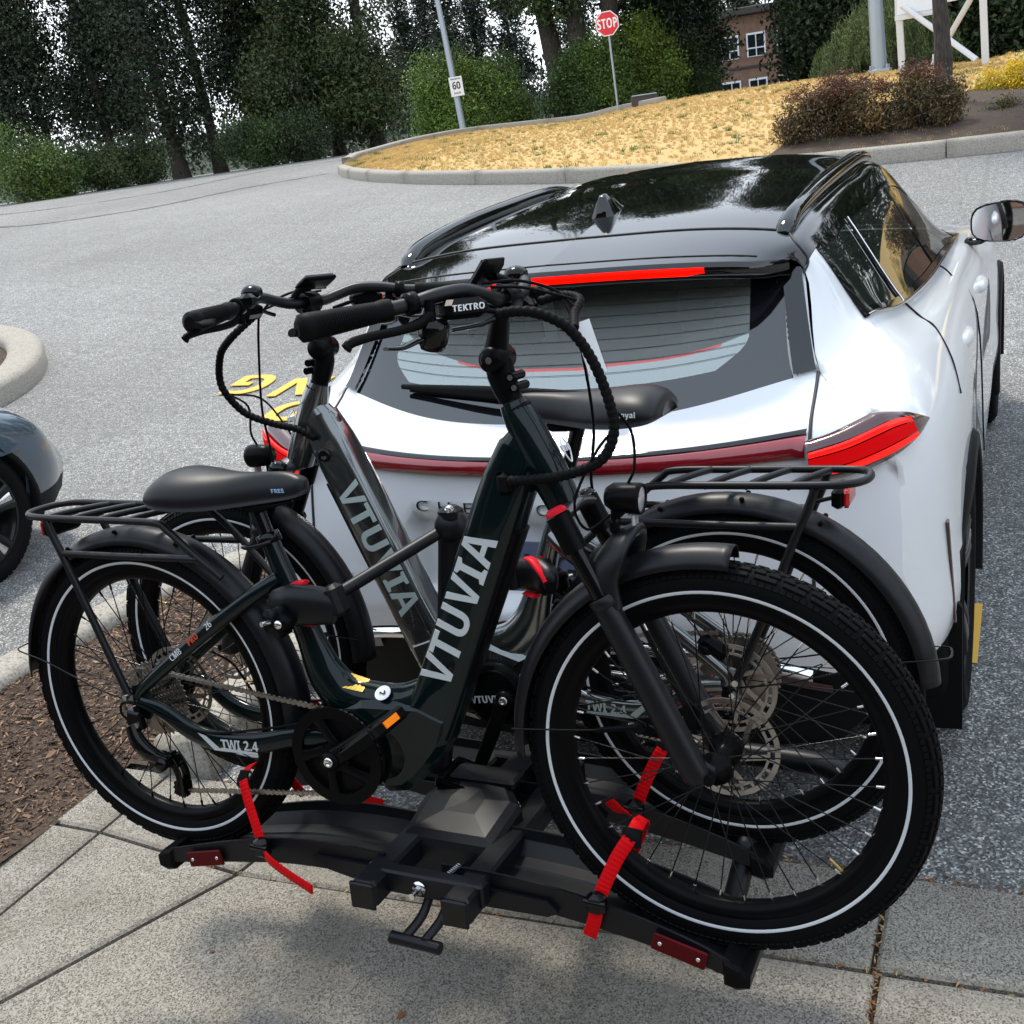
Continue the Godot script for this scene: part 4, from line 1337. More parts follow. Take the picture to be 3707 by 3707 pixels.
func build_white_car() -> void:
	make_skin()
	var car := thing("white_car", "white crossover car with a glossy black roof, parked behind the bicycles", "car")
	var st := S()
	# ---- white shell
	var nk := skin.size()
	var ns: int = skin[0].size()
	for i in nk - 1:
		var k := (i + 0.5) / NK
		for j in ns - 1:
			var s := (j + 0.5) / NS
			if k < 1.0: continue
			if k > 5.0 and s > 2.0 and not (k < 6.0 and s > 5.95): continue
			var a: Vector3 = skin[i][j]
			var c: Vector3 = skin[i + 1][j + 1]
			if in_arch((a + c) * 0.5): continue
			both(st, a, skin[i][j + 1], c, skin[i + 1][j])
	# nose
	var nose := []
	for i in nk: nose.append(skin[i][0])
	for i in nk - 1:
		both(st, nose[i], nose[i + 1], nose[i + 1] * V(0, 1, 1) + V(0, 0, -0.10), nose[i] * V(0, 1, 1) + V(0, 0, -0.10))
	# rear: everything between the bumper edge and the glass
	var nb := back.size()
	var nu: int = back[0].size()
	for i in nb - 1:
		var k := (i + 0.5) / 7.0
		if k < 1.0 or k > 5.0: continue
		for j in nu - 1:
			both(st, back[i][j], back[i + 1][j], back[i + 1][j + 1], back[i][j + 1])
	for i in range(35, nb - 1):
		for j in 3:
			both(st, back[i][j], back[i + 1][j], back[i + 1][j + 1], back[i][j + 1])
	var body := part(car, "body_shell", st, M.white_paint)
	body.set_meta("label", "glossy white painted body panels")
	# ---- lower black cladding and bumper
	st = S()
	for i in NK:
		for j in ns - 1:
			var a: Vector3 = skin[i][j]
			var c: Vector3 = skin[i + 1][j + 1]
			if in_arch((a + c) * 0.5): continue
			both(st, a, skin[i][j + 1], c, skin[i + 1][j])
	for i in 7:
		for j in nu - 1:
			both(st, back[i][j], back[i + 1][j], back[i + 1][j + 1], back[i][j + 1])
	# floor pan
	for j in ns - 1:
		quad(st, skin[0][j], skin[0][j + 1], skin[0][j + 1] * MIR, skin[0][j] * MIR)
	for j in nu - 1:
		quad(st, back[0][j], back[0][j + 1], back[0][j + 1] * MIR, back[0][j] * MIR)
	part(car, "lower_cladding", st, M.plastic)
	# arch flares and liners
	for z in [0.0, -2.954]:
		for m in [1.0, -1.0]:
			st = S()
			var rows := []
			for i in 29:
				var a := lerpf(-0.30, PI + 0.30, i / 28.0)
				var row := PackedVector3Array()
				for q in [[0.395, 0.86], [0.395, 0.968], [0.402, 0.974], [0.435, 0.970], [0.448, 0.955], [0.450, 0.90]]:
					var y: float = 0.375 + sin(a) * q[0]
					var zz: float = z + cos(a) * q[0]
					var x: float = q[1]
					if z == 0.0 and zz > 0.15: x -= 0.055 * pow((zz - 0.15) / 0.3, 1.6)
					row.append(V(x * m, y, zz))
				rows.append(row)
			grid(st, rows)
			part(car, "arch_flare", st, M.plastic)
			st = S()
			rows = []
			for i in 17:
				var a := lerpf(-0.35, PI + 0.35, i / 16.0)
				rows.append(PackedVector3Array([V(0.93 * m, 0.375 + sin(a) * 0.40, z + cos(a) * 0.40), V(0.55 * m, 0.375 + sin(a) * 0.40, z + cos(a) * 0.40)]))
			grid(st, rows)
			for i in 16:
				tri(st, V(0.55 * m, 0.375, z), rows[i][1], rows[i + 1][1])
			part(car, "arch_liner", st, M.plastic)
			car_wheel(car, V(0.825 * m, 0.375, z), m, 0.375, 0.255, [M.alloy_dark, M.alloy])
	# mud flap
	for m in [1.0, -1.0]:
		st = S()
		prism(st, PackedVector2Array([Vector2(0.70, 0.14), Vector2(0.955, 0.15), Vector2(0.955, 0.50), Vector2(0.90, 0.56), Vector2(0.78, 0.30)]), 0.405, 0.425, Transform3D(Basis.from_scale(V(m, 1, 1)), Vector3.ZERO))
		part(car, "mud_flap", st, M.plastic)

	# ---- black roof with pillars
	st = S()
	skin_patch(st, 6.0, 9.0, 2.98, 7.0, 16, 34)
	skin_patch(st, 5.90, 6.02, 2.0, 6.0, 1, 28, 0.002)
	skin_patch(st, 6.0, 6.32, 2.0, 3.0, 2, 12, 0.001)
	skin_patch(st, 5.0, 5.10, 2.0, 6.02, 1, 28, 0.004)
	skin_patch(st, 5.05, 5.95, 3.36, 3.50, 4, 2, 0.002)
	skin_patch(st, 5.05, 5.95, 4.82, 4.90, 4, 1, 0.002)
	skin_patch(st, 5.02, 5.98, 5.88, 6.02, 4, 1, 0.003)
	skin_patch(st, 5.05, 5.95, 2.0, 2.16, 4, 2, 0.002)
	skin_patch(st, 5.0, 6.4, 1.93, 2.06, 4, 2, 0.003)
	var roof := part(car, "roof", st, M.black_paint)
	roof.set_meta("label", "glossy black roof panel mirroring the trees")
	# spoiler: trailing lip and underside
	st = S()
	var lip := []
	for i in 25:
		var f := i / 24.0
		lip.append(skin_at(lerpf(6.35, 9.0, f), 6.999))
	var rows := []
	for p in lip:
		var g: Vector3 = back_at(5.93, minf(p.x, 0.585))
		rows.append(PackedVector3Array([p + V(0, 0.001, 0), p + V(0, -0.006, 0.010), p + V(0, -0.036, 0.004), p + V(0, -0.042, -0.010), V(p.x, g.y - 0.004, g.z - 0.002)]))
	grid(st, rows)
	for i in rows.size():
		for j in rows[i].size(): rows[i][j] *= MIR
	grid(st, rows)
	# side blades between roof corner and glass
	for m in [1.0, -1.0]:
		var a := PackedVector3Array()
		var b := PackedVector3Array()
		for i in 9:
			var k := lerpf(5.02, 6.0, i / 8.0)
			var e := back_at(k, 0.655 - 0.055 * (k - 5.0))
			a.append((back_at(k, e.x - 0.008) + V(0.002, 0.005, 0.008)) * V(m, 1, 1))
			b.append((back_at(k, e.x - 0.052) + V(0, 0.007, 0.011)) * V(m, 1, 1))
		grid(st, [a, b])
	part(car, "spoiler", st, M.black_paint)
	# high brake lamp in the lip
	st = S()
	rows = []
	for i in 41:
		var x := lerpf(-0.405, 0.405, i / 40.0)
		var p: Vector3 = lip[lip.size() - 1]
		for q in lip.size() - 1:
			if lip[q].x >= absf(x) and lip[q + 1].x <= absf(x):
				p = lip[q].lerp(lip[q + 1], (lip[q].x - absf(x)) / maxf(lip[q].x - lip[q + 1].x, 1e-5))
		p.x = x
		var e := 0.6 + 0.4 * smoothstep(0.405, 0.36, absf(x))
		rows.append(PackedVector3Array([p + V(0, -0.010, 0.009), p + V(0, -0.012, 0.014), p + V(0, -0.012 - 0.016 * e, 0.0125), p + V(0, -0.014 - 0.016 * e, 0.006)]))
	grid(st, rows)
	var hb := part(car, "high_brake_lamp", st, M.brake_glow)
	hb.set_meta("label", "glowing red brake lamp strip under the roof edge")
	# shut lines on the roof and round the hatch
	st = S()
	for m in [1.0, -1.0]:
		var path := PackedVector3Array()
		for i in 20: path.append((skin_at(lerpf(7.0, 9.0, i / 19.0), 6.02 - 0.10 * (1.0 - i / 19.0)) + V(0, 0.0005, 0)) * V(m, 1, 1))
		tube(st, path, 0.0035, 5)
		path = PackedVector3Array()
		for i in 20: path.append((skin_at(lerpf(7.0, 9.0, i / 19.0), 6.80) + V(0, 0.0005, 0)) * V(m, 1, 1))
		tube(st, path, 0.0022, 5)
		path = curve([skin_at(6.98, 5.93) * V(m, 1, 1), skin_at(6.55, 6.25) * V(m, 1, 1), skin_at(6.02, 6.55) * V(m, 1, 1), back_at(5.95, 0.60) * V(m, 1, 1)], 5)
		tube(st, path, 0.0032, 5)
		path = PackedVector3Array()
		for i in 24:
			var k := lerpf(5.0, 1.6, i / 23.0)
			path.append(back_at(k, 0.652 + 0.006 * (5.0 - k)) * V(m, 1, 1) + V(0, 0, 0.001))
		tube(st, path, 0.0042, 5)
	part(car, "shut_lines", st, M.ink)
	for q in [[[5.05, 4.86], [4.6, 4.88], [4.2, 4.96], [3.6, 5.12], [3.1, 5.25]], [[5.05, 3.43], [4.5, 3.44], [3.0, 3.46], [1.2, 3.48]]]:
		st = S()
		skin_line(st, q, 0.0030)
		part(car, "door_seam", st, M.plastic)

	# ---- glass
	var pane_w := func(k: float) -> float: return 0.505 - 0.035 * (k - 5.0) - 0.075 * pow(clampf((5.50 - k) / 0.22, 0.0, 1.0), 2.2)
	var rim_w := func(k: float) -> float: return 0.610 - 0.045 * (k - 5.0)
	st = S()
	rows = []
	for i in 15:
		var k := lerpf(5.27, 5.985, i / 14.0)
		var row := PackedVector3Array()
		for j in 33: row.append(back_at(k, lerpf(-1.0, 1.0, j / 32.0) * pane_w.call(k)))
		rows.append(row)
	grid(st, rows)
	var rg := part(car, "rear_window", st, M.car_glass)
	rg.set_meta("label", "large rear window reflecting the pale sky")
	st = S()
	for m in [1.0, -1.0]:
		rows = []
		for i in 15:
			var k := lerpf(5.27, 5.985, i / 14.0)
			var row := PackedVector3Array()
			for j in 5: row.append(back_at(k, m * lerpf(pane_w.call(k), rim_w.call(k), j / 4.0)))
			rows.append(row)
		grid(st, rows)
	rows = []
	for i in 6:
		var k := lerpf(5.0, 5.27, i / 5.0)
		var row := PackedVector3Array()
		for j in 37:
			var x := lerpf(-1.0, 1.0, j / 36.0) * (rim_w.call(k) as float)
			row.append(back_at(k, x))
		rows.append(row)
	grid(st, rows)
	part(rg, "printed_border", st, M.frit)
	var off := V(0, -0.0015, -0.002)
	for q in 8:
		st = S()
		var k := 5.36 + q * 0.070
		var path := PackedVector3Array()
		for i in 25:
			path.append(back_at(k, lerpf(-1.0, 1.0, i / 24.0) * (pane_w.call(k) as float)) - off)
		tube(st, path, 0.0006, 4)
		part(rg, "heating_wire", st, M.plastic)
	for w in [["front_door_window", 2.18, 3.36], ["rear_door_window", 3.50, 4.82], ["quarter_window", 4.90, 5.92]]:
		for m in [true, false]:
			st = S()
			skin_patch(st, 5.08, 5.92, w[1], w[2], 6, 12, -0.001, m, not m)
			part(car, w[0], st, M.side_glass)
	st = S()
	skin_patch(st, 6.30, 9.0, 2.04, 2.98, 10, 10)
	part(car, "windscreen", st, M.side_glass)
	# bright trim along the window foot
	st = S()
	for m in [1.0, -1.0]:
		var path := PackedVector3Array()
		for i in 41: path.append((skin_at(5.02, lerpf(2.0, 5.95, i / 40.0)) + V(0.006, 0, 0)) * V(m, 1, 1))
		tube(st, path, 0.0055, 6)
		path = PackedVector3Array()
		for i in 13: path.append((skin_at(lerpf(5.02, 5.95, i / 12.0), 4.86) + V(0.004, 0.002, 0)) * V(m, 1, 1))
		tube(st, path, 0.004, 6)
	part(car, "window_trim", st, M.chrome)

	# ---- tail lamps
	st = S()
	rows = []
	for i in 49:
		var x := lerpf(-0.652, 0.652, i / 48.0)
		var a := back_at(3.80, x)
		var b := back_at(3.36, x)
		rows.append(PackedVector3Array([a + V(0, 0.004, -0.004), a + V(0, 0.002, 0.016), b + V(0, 0.0, 0.016), b + V(0, -0.004, -0.004)]))
	grid(st, rows)
	part(car, "light_bar", st, M.tail_red)
	st = S()
	rows = []
	for i in 49:
		var x := lerpf(-0.652, 0.652, i / 48.0)
		var a := back_at(3.92, x)
		rows.append(PackedVector3Array([a + V(0, 0.004, 0.0), a + V(0, 0.000, 0.014), a + V(0, -0.010, 0.012)]))
	grid(st, rows)
	part(car, "light_bar_trim", st, M.black_paint)
	var topl := curve([V(0.661, 1.050, 0.800), V(0.725, 1.066, 0.776), V(0.789, 1.088, 0.737), V(0.814, 1.094, 0.718), V(0.850, 1.082, 0.672), V(0.893, 1.040, 0.570)], 5)
	var botl := curve([V(0.661, 0.966, 0.806), V(0.740, 0.972, 0.775), V(0.795, 0.985, 0.742), V(0.836, 1.000, 0.703), V(0.870, 1.018, 0.645), V(0.894, 1.036, 0.568)], 5)
	for m in [1.0, -1.0]:
		var housing := []
		var lens := []
		var lit := []
		for i in topl.size():
			var t := float(i) / (topl.size() - 1)
			var a := topl[i]
			var b := botl[i]
			var nrm := V(0.35 + 0.6 * t, 0.1, 1.0 - 0.75 * t).normalized()
			var row := PackedVector3Array([(a - nrm * 0.03) * V(m, 1, 1)])
			for j in 7:
				var f := j / 6.0
				row.append((a.lerp(b, f) + nrm * (0.010 + 0.010 * sin(f * PI)) * (1.0 - pow(t, 6.0))) * V(m, 1, 1))
			row.append((b - nrm * 0.03) * V(m, 1, 1))
			housing.append(row)
			var r2 := PackedVector3Array()
			for j in 5:
				r2.append((a.lerp(b, lerpf(0.17 - 0.03 * sin(t * PI), 0.86, j / 4.0)) + nrm * (0.0225 + 0.004 * sin(j / 4.0 * PI))) * V(m, 1, 1))
			if t < 0.78: lit.append(r2)
			var r3 := PackedVector3Array()
			for j in 4:
				r3.append((a.lerp(b, lerpf(0.10, 0.34, j / 3.0)) + nrm * 0.0215) * V(m, 1, 1))
			lens.append(r3)
		st = S()
		grid(st, housing)
		var th := part(car, "tail_lamp", st, M.tail_dark)
		th.set_meta("label", "wraparound red tail lamp with dark upper edge")
		for band in [[0, 1, M.tail_bright], [1, 3, M.tail_glow], [3, 4, M.tail_bright]]:
			st = S()
			var sub_rows := []
			for r in lit:
				var a: Vector3 = r[band[0]].lerp(r[band[1]], 0.06)
				var b: Vector3 = r[band[0]].lerp(r[band[1]], 0.94)
				sub_rows.append(PackedVector3Array([a, a.lerp(b, 0.5) + V(0, 0, 0.003), b]))
			grid(st, sub_rows)
			part(th, "lit_band", st, band[2])
	# ---- letters, badges, plate
	var word := "CHEVROLET"
	for i in word.length():
		var x := -0.272 + 0.068 * i * 1.0
		var p := back_at(2.78, x)
		put(car, "badge_letter", text_mesh(word[i], 0.030, 0.006, 400), M.chrome, Transform3D(Basis.from_scale(V(1.55, 0.9, 1)) * Basis(Vector3(1, 0, 0), -0.08), p + V(0, 0, 0.004)))
	var pb := back_at(1.72, -0.58)
	put(car, "badge_lettering", text_mesh("EQUINOX", 0.024, 0.005, 700), M.chrome, Transform3D(Basis(Vector3(0, 1, 0), -0.42).scaled_local(V(1.5, 1, 1)), back_at(2.05, -0.60) + V(-0.004, 0, 0.010)))
	put(car, "badge_lettering", text_mesh("eAWD", 0.026, 0.005, 700), M.chrome, Transform3D(Basis(Vector3(0, 1, 0), 0.38).scaled_local(V(1.4, 1, 1)), back_at(1.95, 0.57) + V(0.002, 0, 0.010)))
	st = S()
	box(st, V(0, 0.765, 0.898), V(0.305, 0.152, 0.006), 0.0, Transform3D(Basis(), Vector3.ZERO))
	var plate := part(car, "number_plate", st, M.plate)
	put(plate, "lettering", text_mesh("MG", 0.070, 0.002, 400), M.ink, Transform3D(Basis.from_scale(V(0.95, 1.1, 1)), V(0.065, 0.770, 0.9025)))
	put(plate, "lettering", text_mesh("Columbia", 0.020, 0.002, 400), M.ink, Transform3D(Basis(), V(0.075, 0.712, 0.9025)))
	# chrome strip and rear reflectors
	st = S()
	rows = []
	for i in 41:
		var x := lerpf(-0.66, 0.66, i / 40.0)
		var p := back_at(0.93, x)
		rows.append(PackedVector3Array([p + V(0, 0.012, 0.002), p + V(0, 0.004, 0.014), p + V(0, -0.012, 0.014), p + V(0, -0.018, 0.0)]))
	grid(st, rows)
	part(car, "bumper_strip", st, M.chrome)
	for m in [1.0, -1.0]:
		st = S()
		var a := PackedVector3Array()
		var b := PackedVector3Array()
		for i in 9:
			var x: float = lerpf(0.46, 0.70, i / 8.0)
			a.append(back_at(0.86, x) * V(m, 1, 1) + V(0, 0, 0.008))
			b.append(back_at(0.77, x) * V(m, 1, 1) + V(0, 0, 0.008))
		grid(st, [a, b])
		part(car, "rear_reflector", st, M.tail_dark)
		st = S()
		tube(st, PackedVector3Array([(skin_at(2.30, 6.12) + V(0.004, 0, 0)) * V(m, 1, 1), (skin_at(1.15, 5.95) + V(0.006, 0.0, 0)) * V(m, 1, 1)]), 0.010, 8, 0.004, V(0, 0, 1))
		part(car, "side_marker", st, M.tail_dark)
	# ---- roof rails, fin, wiper, handles, mirrors
	for m in [1.0, -1.0]:
		st = S()
		var ctrl := []
		for q in [[3.05, 0.000], [3.2, 0.006], [3.6, 0.012], [4.6, 0.014], [5.4, 0.012], [5.8, 0.006], [5.98, -0.004]]:
			ctrl.append((skin_at(7.05, q[0]) + V(0, q[1], 0)) * V(m, 1, 1))
		tube(st, curve(ctrl, 5), [0.006, 0.020, 0.026, 0.028, 0.026, 0.020, 0.008], 12, [0.012, 0.020, 0.021, 0.021, 0.021, 0.024, 0.018], Vector3(0, 1, 0), 3.0)
		part(car, "roof_rail", st, M.black_paint)
		for h in [[V(0.905, 1.010, -0.30), V(0.912, 1.002, -0.50), "rear_door_handle"], [V(0.914, 0.985, -1.33), V(0.914, 0.980, -1.53), "front_door_handle"]]:
			st = S()
			var p: Vector3 = h[0]
			var q: Vector3 = h[1]
			tube(st, curve([p + V(-0.006, 0, 0.004), p + V(0.012, 0, -0.012), p.lerp(q, 0.5) + V(0.020, 0, 0), q + V(0.012, 0, 0.012), q + V(-0.006, 0, -0.004)], 5), [0.014, 0.022, 0.023, 0.020, 0.012], 12, [0.008, 0.018, 0.018, 0.016, 0.006], Vector3(0, 1, 0))
			var o := part(car, h[2], st, M.white_paint, Transform3D(Basis.from_scale(V(m, 1, 1)), Vector3.ZERO))
		# door mirror
		st = S()
		var mp := V(0.972, 1.158, -1.86)
		var hs := []
		for q in [[-0.10, 0.030, 0.030], [-0.075, 0.085, 0.058], [-0.03, 0.104, 0.074], [0.03, 0.109, 0.080], [0.055, 0.107, 0.078]]:
			var row := PackedVector3Array()
			for i in 24:
				var a := TAU * i / 24
				var e := 3.2
				var mag := pow(pow(absf(cos(a)), e) + pow(absf(sin(a)), e), -1.0 / e)
				row.append(mp + V(cos(a) * mag * q[1] + 0.006, sin(a) * mag * q[2] * (1.0 + 0.10 * cos(a)), q[0]))
			hs.append(row)
		grid(st, hs, true)
		tube(st, curve([V(0.862, 1.085, -1.88), V(0.885, 1.080, -1.87), V(0.915, 1.090, -1.865), V(0.935, 1.115, -1.86)], 4), [0.040, 0.030, 0.030, 0.045], 10, [0.016, 0.016, 0.018, 0.022], Vector3(0, 0, 1))
		var mo := part(car, "door_mirror", st, M.black_paint, Transform3D(Basis.from_scale(V(m, 1, 1)), Vector3.ZERO))
		st = S()
		var ring: PackedVector3Array = hs[4]
		for i in 24:
			tri(st, mp + V(0.006, 0, 0.050), mp + V(0.006, 0, 0.050) + (ring[i] - mp - V(0.006, 0, 0.055)) * 0.94, mp + V(0.006, 0, 0.050) + (ring[(i + 1) % 24] - mp - V(0.006, 0, 0.055)) * 0.94)
		part(mo, "mirror_glass", st, M.mirror)
	st = S()
	rows = []
	for q in [[0.112, 0.0, 0.034, 0.012], [0.108, 0.056, 0.033, 0.012], [0.092, 0.064, 0.032, 0.012], [0.070, 0.063, 0.030, 0.011], [0.030, 0.048, 0.026, 0.009], [-0.020, 0.024, 0.020, 0.006], [-0.070, 0.002, 0.010, 0.003]]:
		var y0 := lerpf(1.516, 1.478, clampf(q[0] / 0.32, -0.3, 1.0)) - 0.003
		rows.append(PackedVector3Array([V(-q[2], y0, q[0]), V(-lerpf(q[2], q[3], 0.75), y0 + q[1] * 0.72, q[0]), V(-q[3] * 0.7, y0 + q[1] * 0.97, q[0]), V(0, y0 + q[1], q[0]), V(q[3] * 0.7, y0 + q[1] * 0.97, q[0]), V(lerpf(q[2], q[3], 0.75), y0 + q[1] * 0.72, q[0]), V(q[2], y0, q[0])]))
	grid(st, rows)
	part(car, "antenna_fin", st, M.black_paint)
	st = S()
	var wa := back_at(5.13, 0.20) + V(0, 0.020, 0.030)
	var wb := back_at(5.20, -0.10) + V(0, 0.030, 0.032)
	var wc := back_at(5.20, -0.42) + V(0, 0.014, 0.018)
	tube(st, curve([wa, wb, wc], 6), [0.020, 0.017, 0.007], 10, [0.010, 0.010, 0.006], Vector3(0, 1, 0))
	tube(st, PackedVector3Array([back_at(5.20, -0.40) + V(0, 0.004, 0.008), back_at(5.18, 0.0) + V(0, 0.006, 0.010), back_at(5.16, 0.10) + V(0, 0.006, 0.010)]), [0.004, 0.010, 0.008], 8)
	ball(st, wa, V(0.030, 0.022, 0.020), 8)
	part(car, "rear_wiper", st, M.plastic)
	# ---- cabin
	st = S()
	box(st, V(0, 0.50, -0.7), V(1.50, 0.06, 2.7), 0.0)
	box(st, V(0, 0.90, -2.0), V(1.45, 0.40, 0.35), 0.05)
	part(car, "cabin_floor", st, M.seat_cloth)
	for x in [-0.36, 0.36]:
		st = S()
		box(st, V(x, 0.85, -0.92), V(0.50, 0.70, 0.16), 0.06, Transform3D(Basis(), Vector3.ZERO))
		box(st, V(x, 1.27, -0.90), V(0.27, 0.19, 0.10), 0.05)
		box(st, V(x, 0.60, -1.15), V(0.50, 0.16, 0.5), 0.05)
		part(car, "front_seat", st, M.seat_cloth)
	st = S()
	box(st, V(0, 0.82, -0.02), V(1.30, 0.62, 0.16), 0.05)
	for x in [-0.40, 0.40]:
		box(st, V(x, 1.19, 0.0), V(0.26, 0.15, 0.09), 0.04)
	part(car, "rear_seat", st, M.seat_cloth)

func build_grey_car() -> void:
	# parked alongside, nose towards the aisle; only its front corner is in view
	var car := thing("grey_car", "blue grey car whose front corner shows at the left edge", "car", Transform3D(Basis(), V(-4.42, 0.0, -0.30)))
	var prof := [
		[Vector3(0.62, 0.24, -0.80), Vector3(0.80, 0.20, -0.45), Vector3(0.86, 0.20, 0.4), Vector3(0.86, 0.20, 1.5), Vector3(0.86, 0.22, 2.7), Vector3(0.72, 0.28, 3.6)],
		[Vector3(0.68, 0.42, -0.80), Vector3(0.90, 0.44, -0.45), Vector3(0.93, 0.44, 0.4), Vector3(0.93, 0.44, 1.5), Vector3(0.93, 0.46, 2.7), Vector3(0.76, 0.50, 3.65)],
		[Vector3(0.66, 0.60, -0.70), Vector3(0.91, 0.64, -0.45), Vector3(0.915, 0.66, 0.4), Vector3(0.915, 0.66, 1.5), Vector3(0.92, 0.68, 2.7), Vector3(0.76, 0.72, 3.62)],
		[Vector3(0.58, 0.68, -0.60), Vector3(0.86, 0.77, -0.40), Vector3(0.90, 0.92, 0.4), Vector3(0.90, 0.95, 1.5), Vector3(0.90, 0.97, 2.7), Vector3(0.72, 0.95, 3.5)],
		[Vector3(0.45, 0.735, -0.52), Vector3(0.72, 0.835, -0.34), Vector3(0.78, 1.00, 0.5), Vector3(0.80, 1.06, 1.5), Vector3(0.78, 1.08, 2.6), Vector3(0.64, 1.05, 3.4)],
		[Vector3(0.36, 0.745, -0.52), Vector3(0.58, 0.855, -0.34), Vector3(0.70, 1.02, 0.52), Vector3(0.62, 1.42, 1.45), Vector3(0.60, 1.40, 2.5), Vector3(0.56, 1.10, 3.25)],
		[Vector3(0.0, 0.76, -0.58), Vector3(0.0, 0.885, -0.38), Vector3(0.0, 1.05, 0.40), Vector3(0.0, 1.50, 1.40), Vector3(0.0, 1.48, 2.5), Vector3(0.0, 1.12, 3.35)]]
	var cols := []
	for l in prof: cols.append(curve(l, 6))
	var ns: int = cols[0].size()
	var g := []
	for s in ns:
		var c := []
		for k in cols.size(): c.append(cols[k][s])
		g.append(curve(c, 4))
	var st := S()
	var gl := S()
	var lo := S()
	for s in ns - 1:
		for k in g[0].size() - 1:
			var a: Vector3 = g[s][k]
			var c: Vector3 = g[s + 1][k + 1]
			var m := (a + c) * 0.5
			var cut := false
			for z in [0.0, 2.7]:
				if Vector2(m.y - 0.34, m.z - z).length() < 0.37 and m.x > 0.5: cut = true
			if cut: continue
			var target := st
			if k < 2: target = lo
			elif k >= 16 and s >= 12: target = gl if (k < 20 and s > 13 and s < 29) or (k >= 20 and s < 18) else st
			both(target, a, g[s + 1][k], c, g[s][k + 1])
	for k in g[0].size() - 1:
		for e in [0, ns - 1]:
			var push := V(0, 0, -0.07 if e == 0 else 0.05)
			both(lo if k < 2 else st, g[e][k], g[e][k + 1], g[e][k + 1] * V(0, 1, 1) + push, g[e][k] * V(0, 1, 1) + push)
	part(car, "body_shell", st, M.blue_paint)
	part(car, "lower_cladding", lo, M.plastic)
	part(car, "windows", gl, M.side_glass)
	for z in [0.0, 2.7]:
		for m in [1.0, -1.0]:
			st = S()
			var rows := []
			for i in 25:
				var a := lerpf(-0.35, PI + 0.35, i / 24.0)
				var row := PackedVector3Array()
				for q in [[0.365, 0.60], [0.365, 0.925], [0.370, 0.932], [0.395, 0.928], [0.400, 0.88]]:
					row.append(V(q[1] * m, 0.34 + sin(a) * q[0], z + cos(a) * q[0]))
				rows.append(row)
			grid(st, rows)
			part(car, "arch_flare", st, M.plastic)
			car_wheel(car, V(0.80 * m, 0.345, z), m, 0.345, 0.225, [M.alloy_dark, M.silver])
	for m in [1.0, -1.0]:
		st = S()
		var top := curve([V(0.47, 0.745, -0.535), V(0.62, 0.780, -0.47), V(0.76, 0.815, -0.36), V(0.83, 0.845, -0.18)], 4)
		var bot := curve([V(0.50, 0.690, -0.62), V(0.66, 0.710, -0.575), V(0.80, 0.755, -0.45), V(0.862, 0.815, -0.20)], 4)
		var rows := []
		for i in top.size():
			var row := PackedVector3Array()
			for j in 5:
				row.append((top[i].lerp(bot[i], j / 4.0) + V(0.010, 0.006 + 0.006 * sin(j / 4.0 * PI), -0.012)) * V(m, 1, 1))
			rows.append(row)
		grid(st, rows)
		part(car, "headlamp", st, M.lamp_lens)
		st = S()
		tube(st, PackedVector3Array([V(0.908, 0.640, -0.385) * V(m, 1, 1), V(0.902, 0.525, -0.465) * V(m, 1, 1)]), 0.018, 8, 0.006, V(0, 0, 1))
		part(car, "amber_side_marker", st, M.amber)
	# bonnet edge seam and wiper cowl
	st = S()
	for m in [1.0, -1.0]:
		tube(st, curve([V(0.70, 0.89, -0.38) * V(m, 1, 1), V(0.77, 0.975, 0.2) * V(m, 1, 1), V(0.78, 1.01, 0.55) * V(m, 1, 1)], 4), 0.003, 5)
	part(car, "bonnet_seam", st, M.ink)
# ---------------------------------------------------------------- hitch rack
func tray_shape(st: SurfaceTool, lip: PackedVector3Array, depth: Array) -> void:
	# trough swept along its lip line; section (across, down share)
	var sec := [[-0.083, 0.0], [-0.078, 0.0], [-0.073, -0.40], [-0.050, -0.86], [-0.022, -0.93], [-0.018, -1.0], [0.018, -1.0], [0.022, -0.93], [0.050, -0.86], [0.066, -0.42], [0.075, 0.0], [0.080, 0.0], [0.080, -1.18], [-0.083, -1.18]]
	var rows := []
	for i in lip.size():
		var d := at_of(depth, i, lip.size())
		var row := PackedVector3Array()
		for q in sec: row.append(lip[i] + V(0, q[1] * d, q[0]))
		rows.append(row)
	st.set_smooth_group(-1)
	for i in rows.size() - 1:
		for j in sec.size():
			var k := (j + 1) % sec.size()
			quad(st, rows[i][j], rows[i][k], rows[i + 1][k], rows[i + 1][j])
	for e in [0, rows.size() - 1]:
		var r: PackedVector3Array = rows[e]
		for p in [[0, 1, 13, 13], [1, 2, 13, 13], [2, 3, 13, 13], [3, 4, 13, 13], [4, 5, 13, 13], [5, 6, 12, 13], [6, 7, 12, 12], [7, 8, 12, 12], [8, 9, 12, 12], [9, 10, 12, 12], [10, 11, 12, 12]]:
			tri(st, r[p[0]], r[p[1]], r[p[2]])
			if p[2] != p[3]: tri(st, r[p[0]], r[p[2]], r[p[3]])
	st.set_smooth_group(0)

func strap_shape(st: SurfaceTool, pts: Array, width_axis: Vector3, w := 0.0125) -> void:
	var c := Curve3D.new()
	for p in curve(pts, 8): c.add_point(p)
	var n := int(c.get_baked_length() / 0.0042) * 2
	var path := PackedVector3Array()
	var thick := []
	for i in n + 1:
		path.append(c.sample_baked(c.get_baked_length() * i / n))
		thick.append(0.0026 if i % 4 < 2 else 0.0017)
	tube(st, path, w, 8, thick, width_axis, 6.0)

func bolt(st: SurfaceTool, at: Vector3, dir: Vector3, r := 0.009) -> void:
	lathe(st, [[0.0, 0.010], [r * 0.75, 0.009], [r * 0.8, 0.004], [r * 1.25, 0.003], [r * 1.3, 0.0]], face_to(dir, at), 12)

